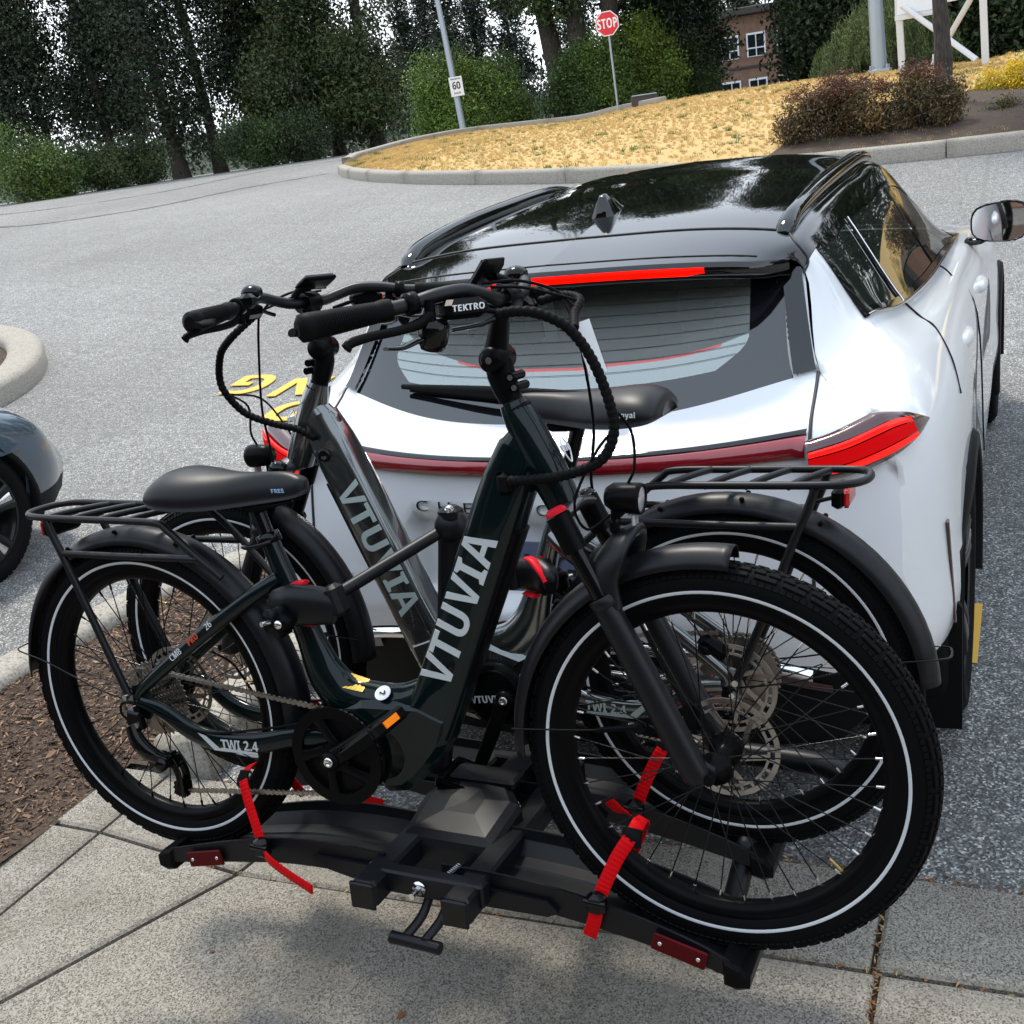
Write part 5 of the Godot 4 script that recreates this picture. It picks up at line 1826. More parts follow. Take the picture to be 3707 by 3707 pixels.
func build_rack() -> void:
	var tilt := Basis(Vector3(1, 0, 0), deg_to_rad(-6.5))
	var rack := thing("bicycle_rack", "black two bicycle hitch rack mounted behind the white car", "bicycle rack", Transform3D(tilt, V(-0.566, 0.747, 1.599)))
	var st: SurfaceTool
	# spine from the hitch and the square tubes
	st = S()
	box(st, V(0.662, -0.262, -0.50), V(0.060, 0.060, 0.75), 0.006)
	part(rack, "hitch_bar", st, M.rack_black)
	for x in [0.573, 0.764]:
		st = S()
		box(st, V(x, -0.268, -0.14), V(0.052, 0.052, 0.56), 0.006)
		var sq := part(rack, "square_tube", st, M.rack_black)
		st = S()
		box(st, V(x, -0.268, 0.143), V(0.053, 0.053, 0.008), 0.003)
		part(sq, "end_cap", st, M.black_gloss)
	for z in [0.082, -0.40]:
		st = S()
		box(st, V(0.690, -0.262, z), V(0.215, 0.046, 0.030), 0.004)
		part(rack, "cross_bar", st, M.rack_black)
	# centre housing
	st = S()
	var ring := [V(0.553, -0.240, -0.030), V(0.546, -0.212, -0.150), V(0.585, -0.192, -0.235), V(0.700, -0.192, -0.235), V(0.766, -0.206, -0.150), V(0.752, -0.240, -0.030)]
	var mid := V(0.655, -0.208, -0.130)
	var lev := []
	for f in [[0.0, 0.0], [0.35, 0.004], [0.80, 0.001], [0.95, -0.006], [1.0, -0.018]]:
		var row := PackedVector3Array()
		for p in ring: row.append((mid as Vector3).lerp(p, f[0]) + V(0, f[1], 0))
		lev.append(row)
	var low := PackedVector3Array()
	for p in ring: low.append(V(p.x, -0.325, p.z))
	lev.append(low)
	st.set_smooth_group(-1)
	grid(st, lev, true)
	st.set_smooth_group(0)
	var hous := part(rack, "centre_housing", st, M.rack_black)
	st = S()
	box(st, V(0.66, -0.196, -0.215), V(0.15, 0.02, 0.06), 0.006)
	part(hous, "rear_plate", st, M.rack_black)
	# wheel trays
	for z in [-0.030, -0.362]:
		var dx := 0.0 if z > -0.1 else -0.03
		var left := [V(0.020, -0.318, z), V(0.10, -0.296, z), V(0.20, -0.270, z), V(0.32, -0.246, z), V(0.45, -0.236, z), V(0.566, -0.238, z)]
		var right := [V(0.690, -0.238, z), V(0.80, -0.238, z), V(0.93, -0.248, z), V(1.06, -0.272, z), V(1.16, -0.300, z), V(1.225, -0.326, z)]
		for side in [left, right]:
			var ctrl := []
			for p in side: ctrl.append(p + V(dx, 0, 0))
			st = S()
			tray_shape(st, curve(ctrl, 5), [0.026, 0.036, 0.044, 0.048, 0.048] if side == left else [0.048, 0.048, 0.044, 0.036, 0.026])
			var tr := part(rack, "wheel_tray", st, M.rack_black)
			tr.set_meta("label", "curved black wheel trough")
			# end piece
			st = S()
			var e: Vector3 = ctrl[0] if side == left else ctrl[5]
			var s := -1.0 if side == left else 1.0
			prism(st, PackedVector2Array([Vector2(-0.01, 0.002), Vector2(0.020, -0.006), Vector2(0.036, -0.022), Vector2(0.034, -0.045), Vector2(0.012, -0.052), Vector2(-0.01, -0.046)]), -0.086, 0.086, Transform3D(Basis.from_scale(V(s, 1, 1)), e), 0.006)
			part(tr, "end_cap", st, M.black_satin)
			# hinge plate under the trough
			st = S()
			if side == left:
				prism(st, PackedVector2Array([Vector2(0.405, -0.262), Vector2(0.56, -0.262), Vector2(0.592, -0.245), Vector2(0.600, -0.300), Vector2(0.55, -0.306), Vector2(0.41, -0.282)]), z + 0.083, z + 0.090, Transform3D(Basis(), V(dx, 0, 0)))
			else:
				prism(st, PackedVector2Array([Vector2(0.675, -0.245), Vector2(0.705, -0.262), Vector2(0.905, -0.270), Vector2(0.925, -0.288), Vector2(0.905, -0.300), Vector2(0.72, -0.304), Vector2(0.690, -0.300)]), z + 0.083, z + 0.090, Transform3D(Basis(), V(dx, 0, 0)))
			part(tr, "hinge_plate", st, M.rack_black)
			var xs := [0.548, 0.578] if side == left else [0.702, 0.722]
			for i in 2:
				st = S()
				bolt(st, V(xs[i] + dx, -0.262 - 0.026 * i, z + 0.090), V(0, 0, 1))
				part(tr, "bolt", st, M.silver)
	# rear reflectors on the outer tray
	for q in [[V(0.125, -0.318, 0.058), 0.22, V(0.094, 0.034, 0.006)], [V(1.143, -0.318, 0.058), -0.25, V(0.096, 0.034, 0.006)]]:
		st = S()
		var xf := Transform3D(Basis(Vector3(0, 0, 1), q[1]), q[0])
		box(st, Vector3.ZERO, q[2], 0.002, xf)
		var rf := part(rack, "red_reflector", st, M.reflector_red)
		rf.set_meta("label", "dark red reflector plate screwed to the tray end")
		for x in [-0.034, 0.034]:
			st = S()
			lathe(st, [[0.0, 0.002], [0.002, 0.002], [0.0035, 0.0015], [0.004, 0.0]], xf * Transform3D(Basis(), V(x, 0, 0.003)), 10)
			part(rf, "screw", st, M.silver)
	# release pedal
	st = S()
	for q in [[V(0.676, -0.285, 0.075), V(0.668, -0.318, 0.100), V(0.650, -0.343, 0.138)], [V(0.716, -0.285, 0.075), V(0.708, -0.318, 0.100), V(0.690, -0.343, 0.138)]]:
		tube(st, curve(q, 4), 0.0085, 8, 0.006, V(1, 0, 0), 4.0)
	rod(st, V(0.622, -0.345, 0.140), V(0.724, -0.348, 0.140), 0.0115, 14)
	part(rack, "release_pedal", st, M.rack_black)
	st = S()
	rod(st, V(0.668, -0.262, 0.095), V(0.668, -0.262, 0.128), 0.006, 10)
	lathe(st, [[0.0, 0.0], [0.014, 0.0], [0.014, 0.003], [0.0, 0.003]], Transform3D(Basis(), V(0.668, -0.262, 0.098)), 14)
	part(rack, "pivot_pin", st, M.silver)
	st = S()
	var sp := PackedVector3Array()
	for i in 61:
		var a := TAU * i / 8.0
		sp.append(V(0.706, -0.252, 0.060) + V(0.0028, 0.0024, -0.001) * (i / 7.0) + V(0.0045 * cos(a), 0.0045 * sin(a), 0.003 * sin(a)))
	tube(st, sp, 0.0010, 5)
	part(rack, "return_spring", st, M.silver)
	# mast and hold-down arms
	st = S()
	tube(st, curve([V(0.545, -0.20, -0.215), V(0.560, -0.06, -0.240), V(0.590, 0.10, -0.250), V(0.624, 0.34, -0.245)], 5), 0.019, 14, 0.026, V(0, 0, 1), 4.0)
	part(rack, "mast", st, M.rack_black)
	st = S()
	lathe(st, [[0.0, 0.035], [0.030, 0.033], [0.034, 0.020], [0.034, -0.020], [0.030, -0.033], [0.0, -0.035]], face_to(V(0.4, 0.2, 1), V(0.630, 0.335, -0.235)), 22)
	box(st, V(0.634, 0.362, -0.225), V(0.042, 0.030, 0.046), 0.008, Transform3D())
	part(rack, "mast_head", st, M.rack_black)
	st = S()
	bolt(st, V(0.642, 0.375, -0.206), V(0.3, 0.7, 0.7), 0.007)
	part(rack, "head_bolt", st, M.silver)
	st = S()
	rod(st, V(0.632, 0.338, -0.235), V(0.470, 0.243, 0.020), 0.0125, 14)
	part(rack, "hold_down_arm", st, M.rack_black)
	st = S()
	tube(st, curve([V(0.640, 0.325, -0.240), V(0.690, 0.315, -0.262), V(0.720, 0.250, -0.285), V(0.722, 0.190, -0.300)], 5), 0.0125, 12)
	part(rack, "hold_down_arm", st, M.rack_black)
	for q in [[V(0.425, 0.228, -0.002), 0.0, 1.0], [V(0.745, 0.192, -0.330), PI, 0.92]]:
		var xf := Transform3D(Basis(Vector3(0, 1, 0), q[1] * 0.86).scaled_local(Vector3.ONE * q[2]), q[0])
		var cl := holder(rack, "frame_clamp", xf)
		cl.set_meta("label", "black clamp jaw with red padding gripping a seat tube")
		st = S()
		tube(st, curve([V(-0.062, -0.004, 0.004), V(-0.048, 0.006, 0.012), V(-0.008, 0.014, 0.020), V(0.040, 0.012, 0.012), V(0.070, 0.006, 0.002)], 5), [0.022, 0.036, 0.040, 0.036, 0.030], 16, [0.012, 0.022, 0.026, 0.026, 0.022], V(0, 1, 0), 3.0)
		box(st, V(0.078, 0.0, 0.002), V(0.030, 0.062, 0.040), 0.008, Transform3D(Basis(Vector3(0, 0, 1), 0.3), Vector3.ZERO))
		part(cl, "jaw", st, M.rack_black)
		st = S()
		tube(st, curve([V(-0.064, 0.014, -0.006), V(-0.045, 0.032, -0.004), V(-0.012, 0.050, 0.002), V(0.010, 0.054, 0.004)], 5), [0.005, 0.006, 0.006, 0.004], 8, 0.012, V(0, 1, 0))
		tube(st, curve([V(-0.020, -0.028, -0.004), V(0.0, -0.030, 0.0), V(0.020, -0.028, 0.0)], 4), 0.004, 8, 0.012, V(0, 1, 0))
		part(cl, "red_pad", st, M.red_trim)
		st = S()
		var rows := []
		for l in [[0.036, 0.85], [0.040, 1.0], [0.066, 1.0], [0.072, 0.86], [0.073, 0.0]]:
			var row := PackedVector3Array()
			for i in 36:
				var a := TAU * i / 36
				row.append(V(-0.024, -0.006, 0) + V(cos(a), sin(a), 0) * (0.028 + 0.004 * cos(5 * a)) * l[1] + V(0, 0, l[0]))
			rows.append(row)
		grid(st, rows, true)
		part(cl, "knob", st, M.black_satin)
		st = S()
		rod(st, V(-0.032, -0.004, 0.073), V(-0.036, -0.002, 0.092), 0.0050, 10)
		lathe(st, [[0.0, 0.0755], [0.007, 0.0755], [0.0085, 0.073]], Transform3D(Basis(), V(-0.014, -0.008, 0)), 16)
		part(cl, "lock_and_stud", st, M.silver)
	# ratchet straps
	var zn := 0.0
	for q in [
		["left", [V(0.283, -0.262, 0.060), V(0.262, -0.215, 0.048), V(0.240, -0.172, 0.034), V(0.224, -0.140, 0.016), V(0.222, -0.131, -0.025), V(0.236, -0.165, -0.080), V(0.270, -0.24, -0.108)], [V(0.288, -0.268, 0.068), V(0.322, -0.276, 0.085), V(0.372, -0.288, 0.098), V(0.432, -0.302, 0.110)], V(0.286, -0.262, 0.060), V(1, 0.45, 0), V(0.223, -0.142, 0.012)],
		["right", [V(1.004, -0.245, 0.058), V(1.016, -0.215, 0.050), V(1.036, -0.172, 0.036), V(1.056, -0.140, 0.016), V(1.060, -0.131, -0.025), V(1.044, -0.17, -0.080), V(1.010, -0.245, -0.108)], [V(1.002, -0.250, 0.062), V(0.998, -0.275, 0.064), V(0.990, -0.300, 0.063), V(0.982, -0.322, 0.060)], V(1.002, -0.250, 0.060), V(1, -0.45, 0), V(1.057, -0.142, 0.012)],
		["far right", [V(0.962, -0.252, -0.276), V(0.975, -0.215, -0.282), V(0.992, -0.175, -0.296), V(1.010, -0.140, -0.314), V(1.012, -0.133, -0.355), V(0.99, -0.18, -0.41)], [V(0.958, -0.256, -0.272), V(0.945, -0.262, -0.262), V(0.930, -0.250, -0.250), V(0.915, -0.232, -0.245)], V(0.960, -0.256, -0.274), V(1, -0.45, 0), V(1.011, -0.142, -0.320)],
		["far left", [V(0.180, -0.286, -0.276), V(0.165, -0.235, -0.284), V(0.145, -0.185, -0.298), V(0.130, -0.150, -0.316), V(0.130, -0.142, -0.355), V(0.15, -0.19, -0.41)], [V(0.186, -0.290, -0.272), V(0.230, -0.308, -0.268), V(0.290, -0.325, -0.272), V(0.352, -0.338, -0.278)], V(0.182, -0.288, -0.274), V(1, 0.45, 0), V(0.130, -0.152, -0.320)]]:
		var h := holder(rack, "wheel_strap")
		h.set_meta("label", "red ribbed ratchet strap with black buckle holding a wheel")
		st = S()
		strap_shape(st, q[1], q[4])
		part(h, "strap", st, M.strap_red)
		st = S()
		strap_shape(st, q[2], V(0.2, 1, 0.2) if q[0] in ["left", "far left"] else V(1, 0.1, 0))
		part(h, "loose_end", st, M.strap_red)
		st = S()
		var b: Vector3 = q[3]
		box(st, b + V(0, 0.0, 0.004), V(0.034, 0.040, 0.026), 0.007, Transform3D())
		rod(st, b + V(-0.020, 0.004, 0.012), b + V(0.020, 0.004, 0.012), 0.007, 10)
		part(h, "buckle", st, M.black_gloss)
		st = S()
		tube(st, curve([q[5] + V(0.0, -0.016, 0.010), q[5] + V(0, 0, 0.006), q[5] + V(0.0, 0.012, -0.004)], 4), 0.017, 8, 0.004, q[4])
		part(h, "rim_pad", st, M.black_rubber)
	# folded support handle under the far tray end
	st = S()
	rod(st, V(1.170, -0.335, -0.340), V(1.150, -0.445, -0.250), 0.022, 16)
	lathe(st, [[0.022, -0.02], [0.027, -0.018], [0.027, 0.018], [0.022, 0.02]], face_to(V(-0.02, -0.11, 0.09), V(1.168, -0.345, -0.332)), 18)
	part(rack, "support_handle", st, M.rack_black)
	st = S()
	tube(st, curve([V(1.02, -0.205, -0.46), V(1.20, -0.205, -0.46), V(1.30, -0.208, -0.455), V(1.335, -0.225, -0.45), V(1.338, -0.25, -0.45)], 4), 0.024, 12)
	part(rack, "ramp_handle", st, M.rack_black)

func build_litter() -> void:
	# dead leaves and needles along the edge of the pavement and in its joints
	var st := S()
	st.set_color(Color.WHITE)
	st.set_smooth_group(-1)
	var pr := [V(-0.5, 0, 0), V(-0.1, 0.12, 0.28), V(0.5, 0.05, 0.02), V(-0.05, 0.10, -0.25)]
	quad(st, pr[0], pr[1], pr[2], pr[3])
	quad(st, pr[0] - V(0, 0.03, 0), pr[3] - V(0, 0.03, 0), pr[2] - V(0, 0.03, 0), pr[1] - V(0, 0.03, 0))
	var leaf := mesh_of(st)
	var xfs := []
	var cols := []
	for i in 2600:
		var x := rng.randf_range(-1.2, 3.5)
		var z := 0.905 - 0.018 * x - absf(rng.randfn()) * 0.020 + 0.004
		var y := 0.004
		if i % 9 == 0:
			z = lerpf(1.285, 1.20, clampf((x + 0.8) / 1.6, 0, 1)) + rng.randfn() * 0.006
			y = 0.018
		elif i % 13 == 0:
			x = 0.826 + rng.randfn() * 0.006
			z = rng.randf_range(0.95, 1.7)
			y = 0.018
		elif i % 5 == 0:
			x = -1.14 + absf(rng.randfn()) * 0.14
			z = 0.80 - absf(rng.randfn()) * 0.22
		var s := rng.randf_range(0.006, 0.022)
		xfs.append(Transform3D(Basis.from_euler(V(rng.randf_range(-0.5, 0.5), rng.randf() * TAU, rng.randf_range(-0.5, 0.5))).scaled_local(V(s, s, s * rng.randf_range(0.3, 1.0))), V(x, y + 0.002, z)))
		var v := rng.randf_range(0.5, 1.3)
		cols.append(Color(0.22 * v, 0.095 * v, 0.038 * v) if rng.randf() < 0.7 else Color(0.36 * v, 0.26 * v, 0.13 * v))
	var o := multi(self, "leaf_litter", leaf, M.chips, xfs, cols)
	tag(o, "thin line of dry brown leaf litter along the pavement edge", "leaf litter", "", "stuff")
	for q in [[V(-0.652, 0.026, 1.555), 0.016, 0.4, "small dark dead leaf left of the release pedal"], [V(-0.10, 0.026, 1.60), 0.030, 1.1, "curled brown dead leaf below the release pedal"]]:
		var d := put(self, numbered("dead_leaf"), leaf, M.leaf_brown, Transform3D(Basis.from_euler(V(0.1, q[2], 0.1)).scaled_local(Vector3.ONE * q[1]), q[0]))
		tag(d, q[3], "leaf", "dead leaves on the pavement")
# ---------------------------------------------------------------- bicycles
# bicycle frame of reference: rear axle at the origin, x forward, y up, z to the rider's right
const WB := 1.206
const TYRE_R := 0.348
const STEER_AT := Vector3(0.888, 0.60, 0.0)

func gear(teeth: int, r: float, depth: float) -> PackedVector2Array:
	var o := PackedVector2Array()
	for i in teeth:
		for q in [[0.0, -depth], [0.22, -depth], [0.42, 0.0], [0.58, 0.0], [0.78, -depth]]:
			o.append(Vector2.from_angle(TAU * (i + q[0]) / teeth) * (r + q[1]))
	return o

func annulus(st: SurfaceTool, r0: float, r1: float, z0: float, z1: float, xf := Transform3D(), n := 40) -> void:
	st.set_smooth_group(-1)
	lathe(st, [[r0, z0], [r1, z0], [r1, z1], [r0, z1]], xf, n, true)
	st.set_smooth_group(0)

func rotor(st: SurfaceTool, r: float, z: float) -> void:
	annulus(st, r * 0.90, r, z - 0.001, z + 0.001)
	annulus(st, r * 0.76, r * 0.81, z - 0.001, z + 0.001)
	annulus(st, 0.018, 0.030, z - 0.001, z + 0.001)
	for i in 24:
		var a := TAU * i / 24
		var xf := Transform3D(Basis(Vector3(0, 0, 1), a))
		box(st, Vector3(r * 0.855, 0, z), Vector3(r * 0.13, r * 0.05, 0.002), 0.0, xf)
	for i in 6:
		var a := TAU * i / 6
		var p := Vector3(cos(a) * 0.028, sin(a) * 0.028, z)
		var q := Vector3(cos(a + 0.6) * r * 0.78, sin(a + 0.6) * r * 0.78, z)
		var d := q - p
		var xf := Transform3D(Basis(d.normalized(), Vector3(0, 0, 1).cross(d.normalized()), Vector3(0, 0, 1)), (p + q) * 0.5)
		box(st, Vector3.ZERO, Vector3(d.length(), 0.009, 0.002), 0.0, xf)

var wheel_meshes := {}
func make_wheel_meshes() -> void:
	# tyre carcass
	var st := S()
	var prof := []
	var hw := 0.0295
	for p in [[0.2800, 0.0150], [0.2860, 0.0210], [0.296, 0.0262], [0.308, 0.0294], [0.320, 0.0290], [0.331, 0.0250], [0.339, 0.0185], [0.3435, 0.0095], [0.3445, 0.0]]:
		prof.append(p)
	for i in range(prof.size() - 2, -1, -1):
		prof.append([prof[i][0], -prof[i][1]])
	lathe(st, prof, Transform3D(), 96)
	wheel_meshes.tyre = mesh_of(st)
	# tread blocks: five rows across the crown
	st = S()
	var n := 92
	for i in n:
		for row in [[-2, 0.3365, 0.020, 0.0095], [-1, 0.3425, 0.0112, 0.0098], [0, 0.3438, 0.0, 0.0098], [1, 0.3425, -0.0112, 0.0098], [2, 0.3365, -0.020, 0.0095]]:
			var k: int = row[0]
			var shift := 0.5 if absi(k) == 1 else 0.0
			if absi(k) == 2 and i % 2:
				continue
			var a := TAU * (i + shift) / n
			var lean: float = row[2] * 26.0
			var bs := Basis(Vector3(0, 0, 1), a) * Basis(Vector3(0, 1, 0), -lean)
			var at := Basis(Vector3(0, 0, 1), a) * Vector3(row[1], 0, row[2])
			var len_t := 0.0185 if absi(k) < 2 else 0.036
			box(st, Vector3.ZERO, Vector3(0.0062, len_t, row[3]), 0.0012, Transform3D(bs, at))
	# side knobs between the crown and the smooth wall
	for i in n * 2:
		for s in [-1, 1]:
			var a := TAU * (i + 0.3) / (n * 2)
			var bs: Basis = Basis(Vector3(0, 0, 1), a) * Basis(Vector3(0, 1, 0), -0.95 * s)
			box(st, Vector3.ZERO, Vector3(0.003, 0.0085, 0.008), 0.0, Transform3D(bs, Basis(Vector3(0, 0, 1), a) * Vector3(0.3285, 0, 0.0262 * s)))
	wheel_meshes.tread = mesh_of(st)
	st = S()
	for s in [-1, 1]:
		lathe(st, [[0.2985, 0.0275 * s], [0.3002, 0.0284 * s], [0.3028, 0.0290 * s], [0.3040, 0.0287 * s]], Transform3D(), 128)
	wheel_meshes.stripe = mesh_of(st)
	st = S()
	lathe(st, [[0.2835, 0.0155], [0.2870, 0.0185], [0.2850, 0.0200], [0.2760, 0.0195], [0.2660, 0.0150], [0.2610, 0.0065], [0.2600, 0.0], [0.2610, -0.0065], [0.2660, -0.0150], [0.2760, -0.0195], [0.2850, -0.0200], [0.2870, -0.0185], [0.2835, -0.0155]], Transform3D(), 96)
	wheel_meshes.rim = mesh_of(st)
	# hub with flanges
	st = S()
	lathe(st, [[0.0, 0.066], [0.008, 0.066], [0.008, 0.052], [0.018, 0.050], [0.019, 0.040], [0.029, 0.037], [0.029, 0.033], [0.017, 0.028], [0.016, -0.028], [0.029, -0.033], [0.029, -0.037], [0.019, -0.040], [0.018, -0.050], [0.008, -0.052], [0.008, -0.066], [0.0, -0.066]], Transform3D(), 24)
	wheel_meshes.hub = mesh_of(st)
	# one spoke with its nipple, along +x from the flange to the rim
	var am := ArrayMesh.new()
	st = S()
	rod(st, Vector3(0.0, 0, 0), Vector3(1.0, 0, 0), 0.00125, 5)
	st.index(); st.generate_normals(); st.commit(am)
	st = S()
	rod(st, Vector3(0.945, 0, 0), Vector3(1.0, 0, 0), 0.0024, 6)
	st.index(); st.generate_normals(); st.commit(am)
	am.surface_set_material(0, M.black_gloss)
	am.surface_set_material(1, M.silver)
	wheel_meshes.spoke = am
	var am2: ArrayMesh = am.duplicate()
	am2.surface_set_material(1, M.black_gloss)
	wheel_meshes.spoke_dark = am2
	st = S()
	rotor(st, 0.090, 0.0)
	wheel_meshes.rotor = mesh_of(st)
	st = S()
	var rs := [0.084, 0.073, 0.063, 0.055, 0.048, 0.042, 0.037, 0.032, 0.027, 0.023]
	for i in rs.size():
		var r: float = rs[i]
		prism(st, gear(int(r * 500.0), r, 0.0042), 0.0185 + i * 0.0038, 0.0205 + i * 0.0038)
		annulus(st, r * 0.55, r * 0.60, 0.0205 + i * 0.0038, 0.0222 + i * 0.0038, Transform3D(), 20)
	lathe(st, [[0.0, 0.062], [0.017, 0.062], [0.017, 0.02]], Transform3D(), 18)
	wheel_meshes.cassette = mesh_of(st)

func make_wheel(bike: Node3D, called: String, xf: Transform3D, rear: bool, turn: float, dark_nipples: bool) -> Node3D:
	var w := holder(bike, called, xf * Transform3D(Basis(Vector3(0, 0, 1), turn)))
	put(w, "tyre", wheel_meshes.tyre, M.rubber)
	var tr := put(w, "tread", wheel_meshes.tread, M.rubber)
	tr.set_meta("kind", "stuff")
	var str_o := put(w, "reflective_stripe", wheel_meshes.stripe, M.reflective)
	str_o.set_meta("label", "thin white reflective ring round the tyre wall")
	put(w, "rim", wheel_meshes.rim, M.black_satin)
	put(w, "hub", wheel_meshes.hub, M.black_satin)
	for i in 36:
		var side := 1.0 if i % 2 == 0 else -1.0
		var a := TAU * i / 36
		var cross := (0.62 if (i / 2) % 2 == 0 else -0.62)
		var p := Vector3(cos(a - cross) * 0.026, sin(a - cross) * 0.026, 0.035 * side)
		var q := Vector3(cos(a) * 0.262, sin(a) * 0.262, 0.003 * side)
		var d := q - p
		var x := d
		var y := Vector3(0, 0, 1).cross(d.normalized()).normalized()
		var z := d.normalized().cross(y)
		var o := MeshInstance3D.new()
		o.name = "spoke"
		o.mesh = wheel_meshes.spoke_dark if dark_nipples else wheel_meshes.spoke
		o.transform = Transform3D(Basis(x, y, z), p)
		w.add_child(o, true)
	var rot := put(w, "brake_rotor", wheel_meshes.rotor, M.steel, Transform3D(Basis(), Vector3(0, 0, -0.047)))
	rot.set_meta("label", "perforated steel brake disc")
	if rear:
		put(w, "cassette", wheel_meshes.cassette, M.chain_steel)
	var st := S()
	rod(st, Vector3(0.262, 0.004, 0), Vector3(0.232, 0.004, 0.0), 0.0028, 8)
	put(w, "valve", mesh_of(st), M.brass)
	return w

func fender(st: SurfaceTool, r: float, half: float, a0: float, a1: float, n := 40) -> void:
	# rounded trough with real thickness
	var prof := []
	var inner := []
	for k in 11:
		var t := -1.0 + 2.0 * k / 10.0
		var drop := 0.030 * pow(absf(t), 2.6)
		prof.append([r - drop, half * t])
		inner.append([r - drop - 0.0022, half * t * 0.96])
	inner.reverse()
	lathe(st, prof + inner, Transform3D(), n, true, a0, a1)
	for a in [a0, a1]:
		var row := PackedVector3Array()
		for p in prof + inner:
			row.append(Vector3(cos(a) * p[0], sin(a) * p[0], p[1]))
		var m := row.size()
		for k in 10:
			quad(st, row[k], row[k + 1], row[m - 2 - k], row[m - 1 - k])

func make_saddle(bike: Node3D, dy: float, dx: float) -> void:
	# stations from nose to tail: x, half width, top y, skirt depth
	var stn := [[0.443, 0.010, 0.468, 0.020], [0.432, 0.021, 0.476, 0.036], [0.400, 0.026, 0.480, 0.046], [0.350, 0.032, 0.480, 0.052], [0.300, 0.045, 0.479, 0.056], [0.255, 0.068, 0.481, 0.060], [0.210, 0.088, 0.486, 0.064], [0.165, 0.098, 0.489, 0.064], [0.130, 0.096, 0.484, 0.054], [0.112, 0.082, 0.472, 0.036], [0.106, 0.050, 0.458, 0.018]]
	var rows := []
	for s in stn:
		var row := PackedVector3Array()
		for k in 19:
			var t := -1.0 + 2.0 * k / 18.0
			var drop: float = s[3] * pow(absf(t), 2.6) - 0.004 * cos(t * PI * 1.5) * (0.0 if s[0] > 0.42 else 1.0)
			var sx: float = sin(t * PI / 2)
			row.append(Vector3(s[0] + dx, s[2] + dy - drop + 0.004, s[1] * (sx if absf(t) < 1.0 else sign(t)) * (1.0 - 0.10 * pow(absf(t), 8))))
		rows.append(row)
	var lines := []
	for k in 19:
		var ctrl := []
		for r in rows: ctrl.append(r[k])
		lines.append(curve(ctrl, 4))
	var st := S()
	grid(st, lines)
	# nose and tail lids and underside
	for e in [0, lines[0].size() - 1]:
		for k in 9:
			quad(st, lines[k][e], lines[k + 1][e], lines[17 - k][e], lines[18 - k][e])
	for i in lines[0].size() - 1:
		quad(st, lines[0][i], lines[0][i + 1], lines[18][i + 1], lines[18][i])
	var sd := part(bike, "saddle", st, M.saddle)
	sd.set_meta("label", "padded black saddle")
	st = S()
	for s in [-1.0, 1.0]:
		tube(st, curve([V(0.415 + dx, 0.435 + dy, 0.012 * s), V(0.36 + dx, 0.425 + dy, 0.020 * s), V(0.30 + dx, 0.426 + dy, 0.022 * s), V(0.22 + dx, 0.430 + dy, 0.024 * s), V(0.16 + dx, 0.440 + dy, 0.032 * s)], 4), 0.0036, 7)
	box(st, V(0.325 + dx, 0.424 + dy, 0), V(0.050, 0.022, 0.052), 0.005)
	part(sd, "rails", st, M.black_satin)
	letters(sd, "lettering", "FREE", 0.008, M.decal_blue, V(0.398 + dx, 0.458 + dy, 0.031), V(1, 0.04, 0), V(0, 1, 0.25), 1.2, 0.0006)
	letters(sd, "lettering", "Royal", 0.010, M.decal_white, V(0.160 + dx, 0.455 + dy, -0.097), V(-1, -0.05, 0.1), V(0, 1, 0), 1.0, 0.0006)

func wound(st: SurfaceTool, path: PackedVector3Array, r: float, pitch := 0.011) -> void:
	# cable bundle in a spiral wrap: the radius steps along the run
	var total := 0.0
	for i in path.size() - 1: total += path[i].distance_to(path[i + 1])
	var n := int(total / pitch) * 4
	var even := PackedVector3Array()
	var c := Curve3D.new()
	for p in path: c.add_point(p)
	for i in n + 1:
		even.append(c.sample_baked(total * i / n, false))
	var rad := []
	for i in n + 1:
		rad.append(r * [0.86, 1.0, 1.04, 1.0][i % 4])
	tube(st, even, rad, 9)

func chain_run(st: SurfaceTool, a: Vector3, b: Vector3, n: int) -> void:
	var d := (b - a) / n
	var t := d.normalized()
	var xf := Basis(t, Vector3(0, 0, 1).cross(t).normalized(), Vector3(0, 0, 1))
	for i in n:
		var p := a + d * (i + 0.5)
		var wide := 0.0034 if i % 2 == 0 else 0.0024
		for s in [-1.0, 1.0]:
			box(st, V(0, 0, wide * s), V(d.length() * 1.15, 0.0052, 0.0011), 0.0, Transform3D(xf, p))
			box(st, V(-d.length() * 0.42, 0, wide * s), V(d.length() * 0.5, 0.0084, 0.0012), 0.0, Transform3D(xf, p))
			box(st, V(d.length() * 0.42, 0, wide * s), V(d.length() * 0.5, 0.0084, 0.0012), 0.0, Transform3D(xf, p))
		rod(st, p + t * d.length() * 0.5 - V(0, 0, 0.0045), p + t * d.length() * 0.5 + V(0, 0, 0.0045), 0.0034, 6)

func pedal_shape(st: SurfaceTool, at: Vector3, tilt: float, s: float) -> void:
	var xf := Transform3D(Basis(Vector3(0, 0, 1), tilt), at)
	for e in [-1.0, 1.0]:
		box(st, V(0.042 * e, 0, 0.055 * s), V(0.016, 0.026, 0.104), 0.005, xf)
		box(st, V(0, 0, (0.055 + 0.048 * e) * s), V(0.088, 0.024, 0.012), 0.005, xf)
	box(st, V(0, 0, 0.055 * s), V(0.022, 0.018, 0.10), 0.006, xf)
	for e in 4:
		box(st, V(0, 0, (0.025 + 0.020 * e) * s), V(0.07, 0.012, 0.004), 0.0, xf)

